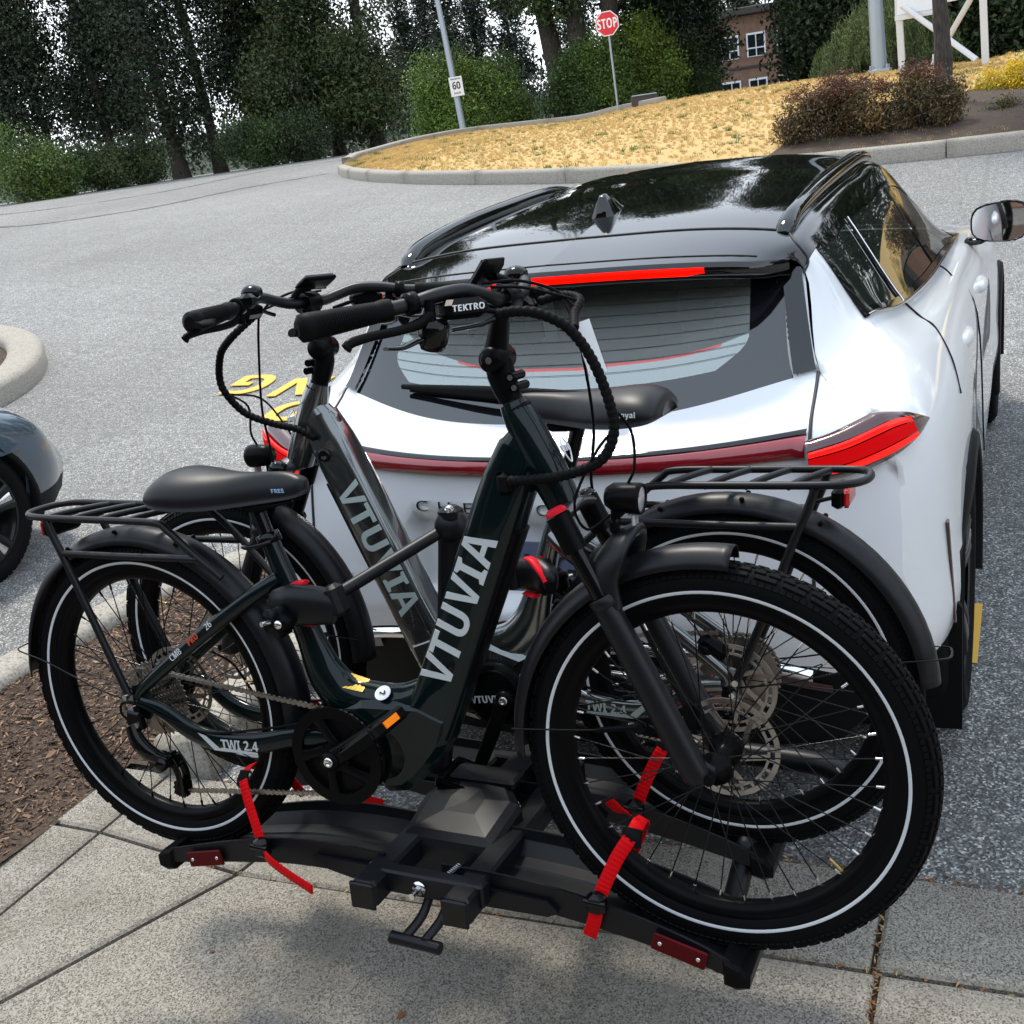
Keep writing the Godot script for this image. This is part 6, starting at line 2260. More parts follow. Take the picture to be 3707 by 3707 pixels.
func make_bike(called: String, label: String, xf: Transform3D, col: Dictionary) -> Node3D:
	var bike := thing(called, label, "bicycle", xf, "electric bicycles on the hitch rack")
	var steer_axis := Vector3(-0.412, 0.911, 0).normalized()
	var rot := Transform3D(Basis(steer_axis, col.steer), Vector3.ZERO)
	var turned := Transform3D(rot.basis, STEER_AT - rot.basis * STEER_AT)
	# a bar clamped askew on its stem
	var yaw := Basis(Vector3.UP, col.get("bar_yaw", 0.0))
	var cock := Transform3D(yaw, V(0.888, 0.779, 0) - yaw * V(0.888, 0.779, 0))
	var st: SurfaceTool

	# ---- wheels
	make_wheel(bike, "rear_wheel", Transform3D(), true, col.turn, col.dark_nipples)
	var fw := make_wheel(bike, "front_wheel", turned * Transform3D(Basis(), V(WB, 0, 0)), false, col.turn2, false)

	# ---- main frame
	st = S()
	# down tube: deep rounded-box section holding the battery
	var dt := curve([V(0.893, 0.535, 0), V(0.868, 0.478, 0), V(0.835, 0.405, 0), V(0.765, 0.245, 0), V(0.700, 0.095, 0), V(0.655, 0.005, 0)], 5)
	tube(st, dt, [0.030, 0.036, 0.039, 0.039, 0.038, 0.036], 28, [0.036, 0.044, 0.046, 0.047, 0.049, 0.052], Vector3(0, 0, 1), 5.0)
	# head tube
	tube(st, curve([V(0.883, 0.608, 0), V(0.891, 0.590, 0), V(0.912, 0.545, 0), V(0.938, 0.488, 0), V(0.963, 0.432, 0)], 3), [0.024, 0.0265, 0.031, 0.033, 0.033, 0.030], 22)
	# gusset from the head tube into the down tube
	tube(st, curve([V(0.905, 0.562, 0), V(0.893, 0.525, 0), V(0.872, 0.475, 0)], 4), [0.024, 0.030, 0.033], 20, [0.024, 0.045, 0.045], Vector3(0, 0, 1), 3.0)
	# step-through swoop: seat tube down and across to the down tube
	tube(st, curve([V(0.337, 0.362, 0), V(0.352, 0.315, 0), V(0.378, 0.238, 0), V(0.405, 0.155, 0), V(0.432, 0.085, 0), V(0.475, 0.040, 0), V(0.535, 0.026, 0), V(0.610, 0.032, 0), V(0.680, 0.070, 0)], 5), [0.0175, 0.0185, 0.020, 0.0225, 0.029, 0.034, 0.034, 0.033, 0.034], 20, [0.0175, 0.0195, 0.023, 0.030, 0.042, 0.050, 0.052, 0.050, 0.040], Vector3(0, 0, 1))
	# motor cradle
	prism(st, PackedVector2Array([Vector2(0.43, 0.02), Vector2(0.52, 0.055), Vector2(0.66, 0.06), Vector2(0.715, 0.035), Vector2(0.700, -0.02), Vector2(0.672, -0.062), Vector2(0.640, -0.100), Vector2(0.600, -0.128), Vector2(0.560, -0.135), Vector2(0.535, -0.115), Vector2(0.520, -0.06), Vector2(0.47, -0.02)]), -0.040, 0.040, Transform3D(), 0.014)
	var fr := part(bike, "frame", st, col.paint)
	fr.set_meta("label", col.frame_label)
	# battery cover along the lower face of the down tube
	st = S()
	tube(st, PackedVector3Array([V(0.872, 0.392, 0), V(0.812, 0.255, 0), V(0.742, 0.100, 0)]), 0.030, 16, 0.013, Vector3(0, 0, 1), 5.0)
	part(fr, "battery_cover", st, M.black_satin)
	# stays
	st = S()
	for s in [-1.0, 1.0]:
		tube(st, curve([V(0.362, 0.282, 0.018 * s), V(0.30, 0.245, 0.040 * s), V(0.164, 0.155, 0.052 * s), V(0.02, 0.050, 0.064 * s), V(-0.004, 0.020, 0.066 * s)], 4), [0.011, 0.0115, 0.0115, 0.011, 0.010], 10, [0.015, 0.016, 0.016, 0.014, 0.012], Vector3(0, 0, 1))
		tube(st, curve([V(0.445, -0.030, 0.040 * s), V(0.372, -0.034, 0.047 * s), V(0.285, -0.052, 0.058 * s), V(0.190, -0.056, 0.063 * s), V(0.125, -0.040, 0.066 * s), V(0.060, 0.000, 0.070 * s), V(0.008, 0.012, 0.070 * s)], 4), [0.010, 0.011, 0.011, 0.011, 0.010, 0.009], 12, [0.020, 0.020, 0.021, 0.021, 0.018, 0.014], Vector3(0, 0, 1), 3.0)
		prism(st, PackedVector2Array([Vector2(-0.022, -0.018), Vector2(0.016, -0.026), Vector2(0.036, 0.006), Vector2(0.010, 0.052), Vector2(-0.016, 0.046)]), 0.064 * s - 0.004, 0.064 * s + 0.004)
	part(fr, "rear_stays", st, col.paint)
	# decals
	var dside := Vector3(0.415, 0.910, 0).normalized()
	for s in [-1.0, 1.0]:
		var lt := letters(fr, "lettering", "VTUVIA", 0.060, col.decal, V(0.760, 0.248, 0.0392 * s), dside * s, Vector3(-0.910, 0.415, 0), 1.06, 0.0012)
		lt.set_meta("label", "large pale grey brand lettering along the down tube")
		letters(fr, "lettering", "TWI 2.4", 0.020, col.decal, V(0.248, -0.056, 0.0712 * s), V(1, 0.02, -0.06 * s) * s, V(0, 1, 0), 0.9, 0.001)
		st = S()
		quad(st, V(0.150, -0.036, 0.0773 * s), V(0.170, -0.041, 0.0765 * s), V(0.205, -0.072, 0.0732 * s), V(0.185, -0.072, 0.0742 * s))
		quad(st, V(0.185, -0.072, 0.0742 * s), V(0.205, -0.064, 0.0742 * s), V(0.290, -0.067, 0.0702 * s), V(0.290, -0.073, 0.0692 * s))
		part(fr, "decal_band", st, col.decal)
		var sd := Vector3(0.805, 0.593, 0)
		letters(fr, "lettering", "CMB", 0.013, M.decal_white, V(0.118, 0.126, 0.0690 * s), sd * s, Vector3(-0.593, 0.805, 0), 1.0, 0.001, 400)
		letters(fr, "lettering", "PRO", 0.013, M.decal_red, V(0.166, 0.161, 0.0660 * s), sd * s, Vector3(-0.593, 0.805, 0), 1.0, 0.001)
		letters(fr, "lettering", "26", 0.013, M.decal_white, V(0.208, 0.192, 0.0625 * s), sd * s, Vector3(-0.593, 0.805, 0), 1.0, 0.001, 400)
	# head badge
	st = S()
	tube(st, curve([V(0.965, 0.548, 0.004), V(0.972, 0.530, 0.014), V(0.982, 0.508, 0.004), V(0.972, 0.530, -0.012)], 6, true), 0.0014, 5, null, Vector3.ZERO, 2.0, false)
	part(fr, "head_badge", st, M.decal_white)
	letters(fr, "head_badge_lettering", "VTU", 0.011, M.decal_white, V(0.971, 0.530, 0.0), Vector3(0.05, -0.05, -1), Vector3(-0.4, 0.9, 0), 1.0, 0.004)
	# warning label, round inspection sticker on the swoop and a boxed word on the seat tube
	st = S()
	for k in 5:
		var x0 := 0.482 + 0.009 * k
		quad(st, V(x0, 0.0905 - 0.002 * k, -0.004), V(x0 + 0.009, 0.0885 - 0.002 * k, -0.004), V(x0 + 0.009, 0.071 - 0.001 * k, 0.0262), V(x0, 0.0715 - 0.001 * k, 0.0262))
	part(fr, "warning_label", st, M.label_yellow)
	st = S()
	prism(st, ngon(Vector2(0, 0), 0.016, 20), -0.0008, 0.0008, Transform3D(Basis(Vector3(1, 0, 0), -0.95), V(0.572, 0.069, 0.026)))
	part(fr, "round_sticker", st, M.decal_white)
	letters(fr, "lettering", "2", 0.013, M.ink, V(0.572, 0.0700, 0.0275), Vector3(0.3, -0.6, 0.74), V(1, 0.3, 0), 1.0, 0.0012)
	letters(fr, "lettering", "ROA", 0.010, M.decal_white, V(0.386, 0.222, 0.0215), V(0.96, 0.2, -0.1), V(-0.2, 1, 0), 0.9, 0.001, 400)
	letters(fr, "lettering", "LIF", 0.010, M.decal_white, V(0.389, 0.208, 0.0220), V(0.96, 0.2, -0.1), V(-0.2, 1, 0), 0.9, 0.001, 400)
	# frame lock and wire port
	st = S()
	lathe(st, [[0.0, 0.003], [0.006, 0.003], [0.008, 0.006], [0.0135, 0.006], [0.0150, 0.0]], Transform3D(Basis(Vector3(0, 1, 0), PI), V(0.868, 0.455, -0.038)), 20)
	part(fr, "key_lock", st, M.black_gloss)
	st = S()
	box(st, V(0.872, 0.478, 0.036), V(0.030, 0.040, 0.020), 0.008, Transform3D(Basis(Vector3(0, 0, 1), 0.0), Vector3.ZERO))
	part(fr, "cable_port", st, M.black_rubber)

	# ---- seat
	st = S()
	var up := Vector3(-0.316, 0.949, 0).normalized()
	var top: Vector3 = V(0.337, 0.362, 0) + up * (0.060 + col.saddle_up * 1.05)
	rod(st, V(0.345, 0.335, 0), top, 0.0145, 16)
	rod(st, top, top + V(-0.004, 0.016, 0), 0.017, 14, 0.012)
	part(bike, "seat_post", st, M.black_gloss)
	st = S()
	lathe(st, [[0.0185, -0.012], [0.0235, -0.011], [0.0235, 0.009], [0.0185, 0.010]], face_to(up, V(0.338, 0.358, 0)), 20)
	tube(st, curve([V(0.356, 0.356, 0.020), V(0.340, 0.352, 0.036), V(0.316, 0.348, 0.038), V(0.300, 0.347, 0.034)], 4), [0.006, 0.005, 0.006, 0.004], 8)
	part(bike, "seat_clamp", st, M.black_gloss)
	make_saddle(bike, col.saddle_up, -0.316 / 0.949 * col.saddle_up + col.get("saddle_dx", 0.0))

	# ---- mudguards
	st = S()
	fender(st, 0.374, 0.040, deg_to_rad(-6), deg_to_rad(176))
	var rf := part(bike, "rear_mudguard", st, M.black_matte)
	st = S()
	for s in [-1.0, 1.0]:
		tube(st, curve([V(-0.371, 0.082, 0.034 * s), V(-0.27, 0.070, 0.050 * s), V(-0.12, 0.030, 0.066 * s), V(-0.018, 0.012, 0.072 * s)], 4), 0.0019, 6)
	tube(st, curve([V(-0.371, 0.082, 0.034), V(-0.388, 0.084, 0.022), V(-0.390, 0.084, -0.022), V(-0.371, 0.082, -0.034)], 4), 0.0019, 6)
	part(rf, "stay_wire", st, M.black_gloss)
	for a in [70, 95, 118]:
		for s in [-1.0, 1.0]:
			var aa := deg_to_rad(a)
			st = S()
			ball(st, V(cos(aa) * 0.368, sin(aa) * 0.368, 0.027 * s), V(0.005, 0.005, 0.005), 6)
			part(rf, "rivet", st, M.black_satin)
	st = S()
	fender(st, 0.374, 0.040, deg_to_rad(84), deg_to_rad(184))
	var ff := part(bike, "front_mudguard", st, M.black_matte, turned * Transform3D(Basis(), V(WB, 0, 0)))
	st = S()
	for s in [-1.0, 1.0]:
		tube(st, curve([V(-0.366, 0.030, 0.034 * s), V(-0.28, 0.045, 0.050 * s), V(-0.165, 0.066, 0.068 * s)], 4), 0.0019, 6)
	part(ff, "stay_wire", st, M.black_gloss)
	st = S()
	for s in [-1.0, 1.0]:
		rod(st, V(-0.19, 0.062, 0.068 * s), V(-0.100, 0.080, 0.068 * s), 0.0055, 8)
		rod(st, V(-0.110, 0.078, 0.068 * s), V(-0.110, 0.078, 0.082 * s), 0.0075, 10)
	part(ff, "stay_bracket", st, M.black_satin)

	# ---- carrier
	st = S()
	var zr := 0.068
	var loop := [V(0.120, 0.400, zr), V(0.0, 0.402, zr), V(-0.150, 0.403, zr), V(-0.215, 0.404, zr * 0.92), V(-0.246, 0.405, zr * 0.62), V(-0.256, 0.405, 0), V(-0.246, 0.405, -zr * 0.62), V(-0.215, 0.404, -zr * 0.92), V(-0.150, 0.403, -zr), V(0.0, 0.402, -zr), V(0.120, 0.400, -zr)]
	var full := [V(0.262, 0.292, zr - 0.006), V(0.205, 0.340, zr), V(0.150, 0.386, zr)] + loop + [V(0.150, 0.386, -zr), V(0.205, 0.340, -zr), V(0.300, 0.262, -zr + 0.020)]
	tube(st, curve(full, 4), 0.0074, 10)
	var ca := part(bike, "carrier", st, M.black_matte)
	ca.set_meta("label", "tubular black luggage carrier over the rear wheel")
	st = S()
	for x in [0.080, 0.005, -0.070, -0.145]:
		tube(st, curve([V(x + 0.020, 0.400, -zr), V(x + 0.006, 0.403, -zr * 0.5), V(x - 0.02, 0.404, zr * 0.4), V(x - 0.034, 0.402, zr)], 3), 0.0068, 8)
	part(ca, "slats", st, M.black_matte)
	st = S()
	for s in [-1.0, 1.0]:
		tube(st, curve([V(-0.172, 0.398, zr * s), V(-0.158, 0.360, zr * s), V(-0.140, 0.320, (zr + 0.001) * s), V(-0.080, 0.170, (zr + 0.004) * s), V(-0.028, 0.046, (zr + 0.008) * s), V(-0.018, 0.026, (zr + 0.008) * s)], 4), 0.0082, 10)
		tube(st, PackedVector3Array([V(-0.146, 0.328, zr * s), V(0.0, 0.328, zr * s), V(0.216, 0.330, zr * s)]), 0.0074, 10)
	part(ca, "legs", st, M.black_matte)
	st = S()
	for s in [-1.0, 1.0]:
		rod(st, V(-0.020, 0.028, (zr + 0.012) * s), V(-0.020, 0.028, (zr + 0.022) * s), 0.0062, 8)
		rod(st, V(-0.012, 0.000, (zr + 0.006) * s), V(-0.012, 0.000, (zr + 0.016) * s), 0.0055, 8)
	part(ca, "bolts", st, M.silver)
	st = S()
	box(st, V(-0.205, 0.372, 0.0), V(0.022, 0.036, 0.092), 0.006)
	rod(st, V(-0.196, 0.375, 0.04), V(-0.165, 0.372, 0.066), 0.004, 6)
	rod(st, V(-0.196, 0.375, -0.04), V(-0.165, 0.372, -0.066), 0.004, 6)
	var tl := part(bike, "tail_light", st, M.black_satin)
	st = S()
	box(st, V(-0.219, 0.372, 0.0), V(0.012, 0.032, 0.086), 0.005)
	part(tl, "lens", st, M.red_lens)

	# ---- motor and drive
	st = S()
	lathe(st, [[0.0, 0.045], [0.058, 0.045], [0.072, 0.038], [0.074, 0.0], [0.072, -0.046], [0.060, -0.056], [0.0, -0.058]], Transform3D(Basis(), V(0.500, -0.062, 0)), 36)
	lathe(st, [[0.0, 0.040], [0.052, 0.040], [0.060, 0.034], [0.060, -0.044], [0.050, -0.052], [0.0, -0.052]], Transform3D(Basis(), V(0.560, -0.050, 0)), 36)
	var mo := part(bike, "motor", st, M.black_satin)
	st = S()
	annulus(st, 0.056, 0.060, -0.066, -0.056, Transform3D(Basis(), V(0.500, -0.062, 0)))
	for k in 5:
		box(st, V(0.540 + 0.006 * k, 0.006 - 0.010 * k, -0.056), V(0.08 - 0.014 * k, 0.003, 0.006), 0.0)
	part(mo, "casing_ribs", st, M.black_satin)
	letters(mo, "lettering", "VTUVIA", 0.016, M.decal_white, V(0.520, -0.070, -0.0595), V(-1, 0.12, 0), V(0, 1, 0), 1.0, 0.001)
	var bb := V(0.470, -0.058, 0)
	st = S()
	# chain guard ring with curved windows
	annulus(st, 0.078, 0.101, 0.056, 0.060, Transform3D(Basis(), bb), 48)
	annulus(st, 0.0, 0.030, 0.052, 0.060, Transform3D(Basis(), bb), 24)
	for k in 5:
		var a := TAU * k / 5 + 0.3
		tube(st, curve([bb + V(cos(a) * 0.026, sin(a) * 0.026, 0.058), bb + V(cos(a + 0.35) * 0.055, sin(a + 0.35) * 0.055, 0.058), bb + V(cos(a + 0.45) * 0.082, sin(a + 0.45) * 0.082, 0.058)], 4), [0.012, 0.010, 0.014], 8, 0.0022, Vector3(0, 0, 1).cross(Vector3(cos(a), sin(a), 0)))
	var cr := part(bike, "chainring", st, M.black_satin)
	st = S()
	prism(st, gear(44, 0.090, 0.004), 0.046, 0.049, Transform3D(Basis(), bb))
	part(cr, "teeth", st, M.black_satin)
	st = S()
	chain_run(st, V(0.045, 0.075, 0.047), V(0.455, 0.033, 0.048), 33)
	chain_run(st, V(0.060, -0.192, 0.047), V(0.430, -0.147, 0.048), 30)
	for k in 12:
		var a0 := 1.7 - k * 0.28
		var a1 := 1.7 - (k + 1) * 0.28
		chain_run(st, bb + V(cos(a0) * 0.090, sin(a0) * 0.090, 0.048), bb + V(cos(a1) * 0.090, sin(a1) * 0.090, 0.048), 2)
	for k in 8:
		var a0 := 1.45 + k * 0.33
		var a1 := 1.45 + (k + 1) * 0.33
		chain_run(st, V(cos(a0) * 0.076, sin(a0) * 0.076, 0.045), V(cos(a1) * 0.076, sin(a1) * 0.076, 0.045), 2)
	part(bike, "chain", st, M.chain_steel)
	for s in [1.0, -1.0]:
		var tip: Vector3 = bb + Vector3(0.152, 0.105, 0) * s + V(0, 0, 0.083 * s)
		if col.has("crank"):
			tip = bb + Vector3(cos(col.crank), sin(col.crank), 0) * 0.17 * s + V(0, 0, 0.083 * s)
		st = S()
		tube(st, curve([bb + V(0, 0, 0.070 * s), bb.lerp(tip, 0.3) + V(0, 0, 0.050 * s), tip + V(0, 0, -0.002 * s), tip + (tip - bb).normalized() * V(0.012, 0.012, 0)], 5), [0.020, 0.0165, 0.0140, 0.013], 14, [0.010, 0.009, 0.008, 0.007], (tip - bb).normalized().cross(Vector3(0, 0, 1)), 3.0)
		lathe(st, [[0.0, 0.086], [0.018, 0.086], [0.020, 0.080], [0.020, 0.050], [0.0, 0.05]], Transform3D(Basis.from_scale(V(1, 1, s)), bb), 20)
		var ck := part(bike, "crank_arm", st, M.black_satin)
		st = S()
		lathe(st, [[0.0, 0.0865], [0.005, 0.0865], [0.006, 0.0885], [0.0085, 0.0885], [0.010, 0.086]], Transform3D(Basis.from_scale(V(1, 1, s)), bb), 14)
		part(ck, "bolt", st, M.silver)
		st = S()
		pedal_shape(st, tip + V(0, 0, 0.008 * s), 0.62 if s > 0 else 0.25, s)
		var pd := part(bike, "pedal", st, M.black_satin)
		st = S()
		for e in ([1.0] if s > 0 else [-1.0]):
			box(st, V(0.0505 * e, 0.0, 0.055 * s), V(0.003, 0.013, 0.044), 0.0, Transform3D(Basis(Vector3(0, 0, 1), 0.62 if s > 0 else 0.25), tip + V(0, 0, 0.008 * s)))
		part(pd, "amber_reflector", st, M.amber)
	# derailleur
	st = S()
	prism(st, PackedVector2Array([Vector2(-0.022, 0.0), Vector2(0.010, -0.004), Vector2(0.016, -0.040), Vector2(-0.012, -0.050), Vector2(-0.030, -0.030)]), 0.072, 0.090, Transform3D(), 0.004)
	tube(st, curve([V(-0.016, -0.034, 0.088), V(0.000, -0.066, 0.092), V(0.022, -0.094, 0.086), V(0.040, -0.112, 0.070)], 4), [0.016, 0.018, 0.019, 0.015], 12, [0.012, 0.016, 0.016, 0.012])
	lathe(st, [[0.0, 0.090], [0.019, 0.088], [0.021, 0.060], [0.0, 0.058]], Transform3D(Basis(), V(0.034, -0.118, 0.0)), 20)
	tube(st, curve([V(0.040, -0.116, 0.060), V(0.058, -0.140, 0.060), V(0.062, -0.168, 0.060), V(0.056, -0.198, 0.060)], 4), [0.014, 0.010, 0.009, 0.016], 10, 0.0022, Vector3(0, 0, 1).cross(V(0.2, -1, 0)))
	tube(st, curve([V(0.040, -0.116, 0.038), V(0.058, -0.140, 0.038), V(0.062, -0.168, 0.038), V(0.056, -0.198, 0.038)], 4), [0.014, 0.012, 0.012, 0.018], 10, 0.0022, Vector3(0, 0, 1).cross(V(0.2, -1, 0)))
	prism(st, gear(11, 0.022, 0.004), 0.043, 0.053, Transform3D(Basis(), V(0.056, -0.186, 0.0)))
	prism(st, gear(11, 0.020, 0.004), 0.043, 0.053, Transform3D(Basis(), V(0.046, -0.122, 0.0)))
	var de := part(bike, "derailleur", st, M.black_gloss)
	st = S()
	for q in [V(-0.012, -0.036, 0.0905), V(0.004, -0.030, 0.0905), V(-0.004, 0.012, 0.0745)]:
		rod(st, q, q + V(0, 0, 0.004), 0.006, 10)
	part(de, "bolts", st, M.silver)
	st = S()
	tube(st, curve([V(-0.020, -0.030, 0.084), V(-0.042, -0.010, 0.084), V(-0.035, 0.012, 0.080), V(0.02, 0.010, 0.084), V(0.10, -0.018, 0.080), V(0.18, -0.036, 0.072), V(0.32, -0.016, 0.058), V(0.44, 0.010, 0.044)], 5), 0.0026, 7)
	part(de, "gear_cable", st, M.black_rubber)
	# rear and front brake calipers, on the rider's left
	st = S()
	box(st, V(0.070, 0.052, -0.052), V(0.060, 0.034, 0.030), 0.009, Transform3D(Basis(Vector3(0, 0, 1), 0.6), Vector3.ZERO))
	box(st, V(0.080, 0.045, -0.066), V(0.030, 0.026, 0.018), 0.008, Transform3D(Basis(Vector3(0, 0, 1), 0.6), Vector3.ZERO))
	tube(st, curve([V(0.095, 0.082, -0.06), V(0.14, 0.05, -0.072), V(0.2, -0.03, -0.075), V(0.32, -0.01, -0.06), V(0.44, 0.015, -0.044)], 4), 0.0027, 7)
	part(bike, "rear_brake_caliper", st, M.black_satin)
	st = S()
	box(st, V(1.148, 0.052, -0.052), V(0.034, 0.062, 0.030), 0.009, Transform3D(Basis(Vector3(0, 0, 1), 0.0), Vector3.ZERO))
	tube(st, curve([V(1.140, 0.085, -0.06), V(1.085, 0.16, -0.085), V(1.02, 0.32, -0.088), V(0.985, 0.44, -0.07), V(1.000, 0.56, -0.06), V(0.985, 0.70, -0.06), V(0.950, 0.765, -0.09)], 5), 0.0027, 7)
	part(bike, "front_brake_caliper", st, M.black_satin, turned)

	# ---- fork
	st = S()
	for s in [-1.0, 1.0]:
		tube(st, curve([V(1.040, 0.292, 0.064 * s), V(1.062, 0.250, 0.064 * s), V(1.100, 0.172, 0.064 * s), V(1.160, 0.048, 0.066 * s), V(1.184, 0.000, 0.066 * s), V(1.188, -0.010, 0.066 * s)], 4), [0.021, 0.0225, 0.024, 0.0245, 0.023, 0.017], 16)
		tube(st, PackedVector3Array([V(1.172, 0.016, 0.062 * s), V(1.190, 0.006, 0.060 * s), V(1.208, 0.000, 0.058 * s)]), [0.020, 0.020, 0.016], 12, [0.008, 0.008, 0.007], Vector3(0.3, 0.95, 0))
		lathe(st, [[0.0215, 0.0], [0.0245, 0.003], [0.0245, 0.016], [0.0225, 0.020]], face_to(Vector3(-0.45, 0.893, 0), V(1.049, 0.280, 0.064 * s)), 20)
	# arch over the wheel joining the lower legs
	tube(st, curve([V(1.052, 0.276, 0.066), V(1.045, 0.325, 0.062), V(1.060, 0.370, 0.044), V(1.067, 0.388, 0.0), V(1.060, 0.370, -0.044), V(1.045, 0.325, -0.062), V(1.052, 0.276, -0.066)], 5), [0.024, 0.026, 0.026, 0.028, 0.026, 0.026, 0.024], 12, 0.011, Vector3(0.91, 0.41, 0), 3.0)
	var fk := part(bike, "fork_lower", st, M.black_matte, turned)
	fk.set_meta("label", "matt black lower legs of the suspension fork")
	for s in [-1.0, 1.0]:
		st = S()
		rod(st, V(0.978, 0.420, 0.064 * s), V(1.060, 0.258, 0.064 * s), 0.0155, 18)
		part(bike, "fork_stanchion", st, M.black_gloss, turned)
		st = S()
		tube(st, PackedVector3Array([V(0.975, 0.432, 0.064 * s), V(1.002, 0.374, 0.064 * s)]), 0.0205, 18)
		part(bike, "fork_sleeve", st, M.black_satin, turned)
	st = S()
	tube(st, curve([V(0.979, 0.420, 0.066), V(0.978, 0.428, 0.040), V(0.972, 0.432, 0.0), V(0.978, 0.428, -0.040), V(0.979, 0.420, -0.066)], 4), [0.020, 0.019, 0.027, 0.019, 0.020], 14, [0.013, 0.011, 0.014, 0.011, 0.013], Vector3(0.91, 0.41, 0))
	part(bike, "fork_crown", st, M.dark_metal, turned)
	for s in [-1.0, 1.0]:
		st = S()
		lathe(st, [[0.0, 0.012], [0.012, 0.011], [0.0175, 0.007], [0.0190, 0.0]], face_to(Vector3(-0.42, 0.907, 0), V(0.974, 0.434, 0.064 * s)), 20)
		part(bike, "fork_cap", st, M.red_cap if s > 0 else M.black_gloss, turned)
	st = S()
	rod(st, V(WB, 0, 0.062), V(WB, 0, 0.082), 0.009, 8)
	rod(st, V(WB, 0, -0.062), V(WB, 0, -0.078), 0.009, 8)
	rod(st, V(0, 0, 0.070), V(0, 0, 0.082), 0.009, 8)
	rod(st, V(0, 0, -0.070), V(0, 0, -0.082), 0.009, 8)
	part(bike, "axle_nuts", st, M.black_satin)
	# head lamp
	st = S()
	lathe(st, [[0.0, -0.032], [0.016, -0.031], [0.0235, -0.020], [0.0250, 0.0], [0.0265, 0.022], [0.0255, 0.030], [0.0215, 0.030], [0.020, 0.022]], face_to(Vector3(1, -0.06, 0), V(1.068, 0.447, 0)), 28)
	box(st, V(1.050, 0.420, 0), V(0.014, 0.040, 0.014), 0.004)
	box(st, V(1.052, 0.402, 0.012), V(0.012, 0.022, 0.022), 0.003)
	var la := part(bike, "head_lamp", st, M.black_satin, turned)
	st = S()
	lathe(st, [[0.0, 0.031], [0.010, 0.030], [0.0218, 0.027]], face_to(Vector3(1, -0.06, 0), V(1.068, 0.447, 0)), 24)
	part(la, "lens", st, M.lamp_lens)
	st = S()
	box(st, V(1.083, 0.402, 0.0), V(0.006, 0.040, 0.022), 0.002)
	part(la, "white_reflector", st, M.lamp_lens)
	st = S()
	tube(st, curve([V(1.045, 0.42, 0.01), V(1.010, 0.40, 0.03), V(1.000, 0.45, 0.05), V(1.04, 0.53, 0.045), V(1.075, 0.575, 0.030), V(1.066, 0.600, 0.030) if not col.has("bar_yaw") else V(1.055, 0.600, -0.09)], 5), 0.0024, 6)
	part(la, "wire", st, M.black_rubber)

	# ---- cockpit
	st = S()
	lathe(st, [[0.0, -0.02], [0.026, -0.02], [0.0265, -0.008], [0.022, 0.0], [0.0185, 0.006], [0.0185, 0.030], [0.0, 0.03]], face_to(steer_axis, V(0.885, 0.605, 0)), 22)
	part(bike, "headset", st, M.black_satin)
	st = S()
	tube(st, curve([V(0.880, 0.612, 0), V(0.872, 0.634, 0), V(0.866, 0.655, 0), V(0.863, 0.678, 0)], 4), [0.020, 0.0215, 0.0205, 0.019], 18, [0.020, 0.023, 0.025, 0.024], Vector3(0, 0, 1))
	tube(st, curve([V(0.860, 0.690, 0), V(0.866, 0.715, 0), V(0.874, 0.745, 0), V(0.882, 0.768, 0)], 4), [0.022, 0.0215, 0.021, 0.023], 16, [0.021, 0.018, 0.015, 0.017], Vector3(0, 0, 1))
	lathe(st, [[0.0, 0.034], [0.017, 0.034], [0.0215, 0.029], [0.0225, 0.0], [0.0215, -0.029], [0.017, -0.034], [0.0, -0.034]], Transform3D(Basis(), V(0.862, 0.682, 0)), 26)
	for k in 2:
		rod(st, V(0.893 + 0.006 * k, 0.652 - 0.017 * k, -0.022), V(0.893 + 0.006 * k, 0.652 - 0.017 * k, 0.022), 0.0078, 10)
	lathe(st, [[0.022, -0.024], [0.0235, -0.02], [0.0235, 0.02], [0.022, 0.024]], Transform3D(Basis(), V(0.886, 0.778, 0)), 22)
	var sm := part(bike, "stem", st, M.black_satin, turned)
	st = S()
	rod(st, V(0.862, 0.682, 0.034), V(0.862, 0.682, 0.0352), 0.0058, 10)
	for k in 2:
		rod(st, V(0.893 + 0.006 * k, 0.652 - 0.017 * k, 0.022), V(0.893 + 0.006 * k, 0.652 - 0.017 * k, 0.0255), 0.0052, 8)
	for k in 6:
		var a := PI * 0.75 + k * 0.22
		rod(st, V(0.862 + cos(a) * 0.0145, 0.682 + sin(a) * 0.0145, 0.0335), V(0.862 + cos(a) * 0.0145, 0.682 + sin(a) * 0.0145, 0.0345), 0.0012, 5)
	part(sm, "bolts", st, M.silver)
	st = S()
	var half := [V(0.888, 0.779, 0), V(0.889, 0.780, 0.040), V(0.886, 0.789, 0.075), V(0.872, 0.799, 0.115), V(0.845, 0.796, 0.160), V(0.806, 0.785, 0.205), V(0.720, 0.771, 0.325)]
	var rail := []
	for i in range(half.size() - 1, 0, -1): rail.append(half[i] * V(1, 1, -1))
	rail += half
	tube(st, curve(rail, 5), 0.0115, 12)
	part(bike, "handlebar", st, M.black_matte, cock)
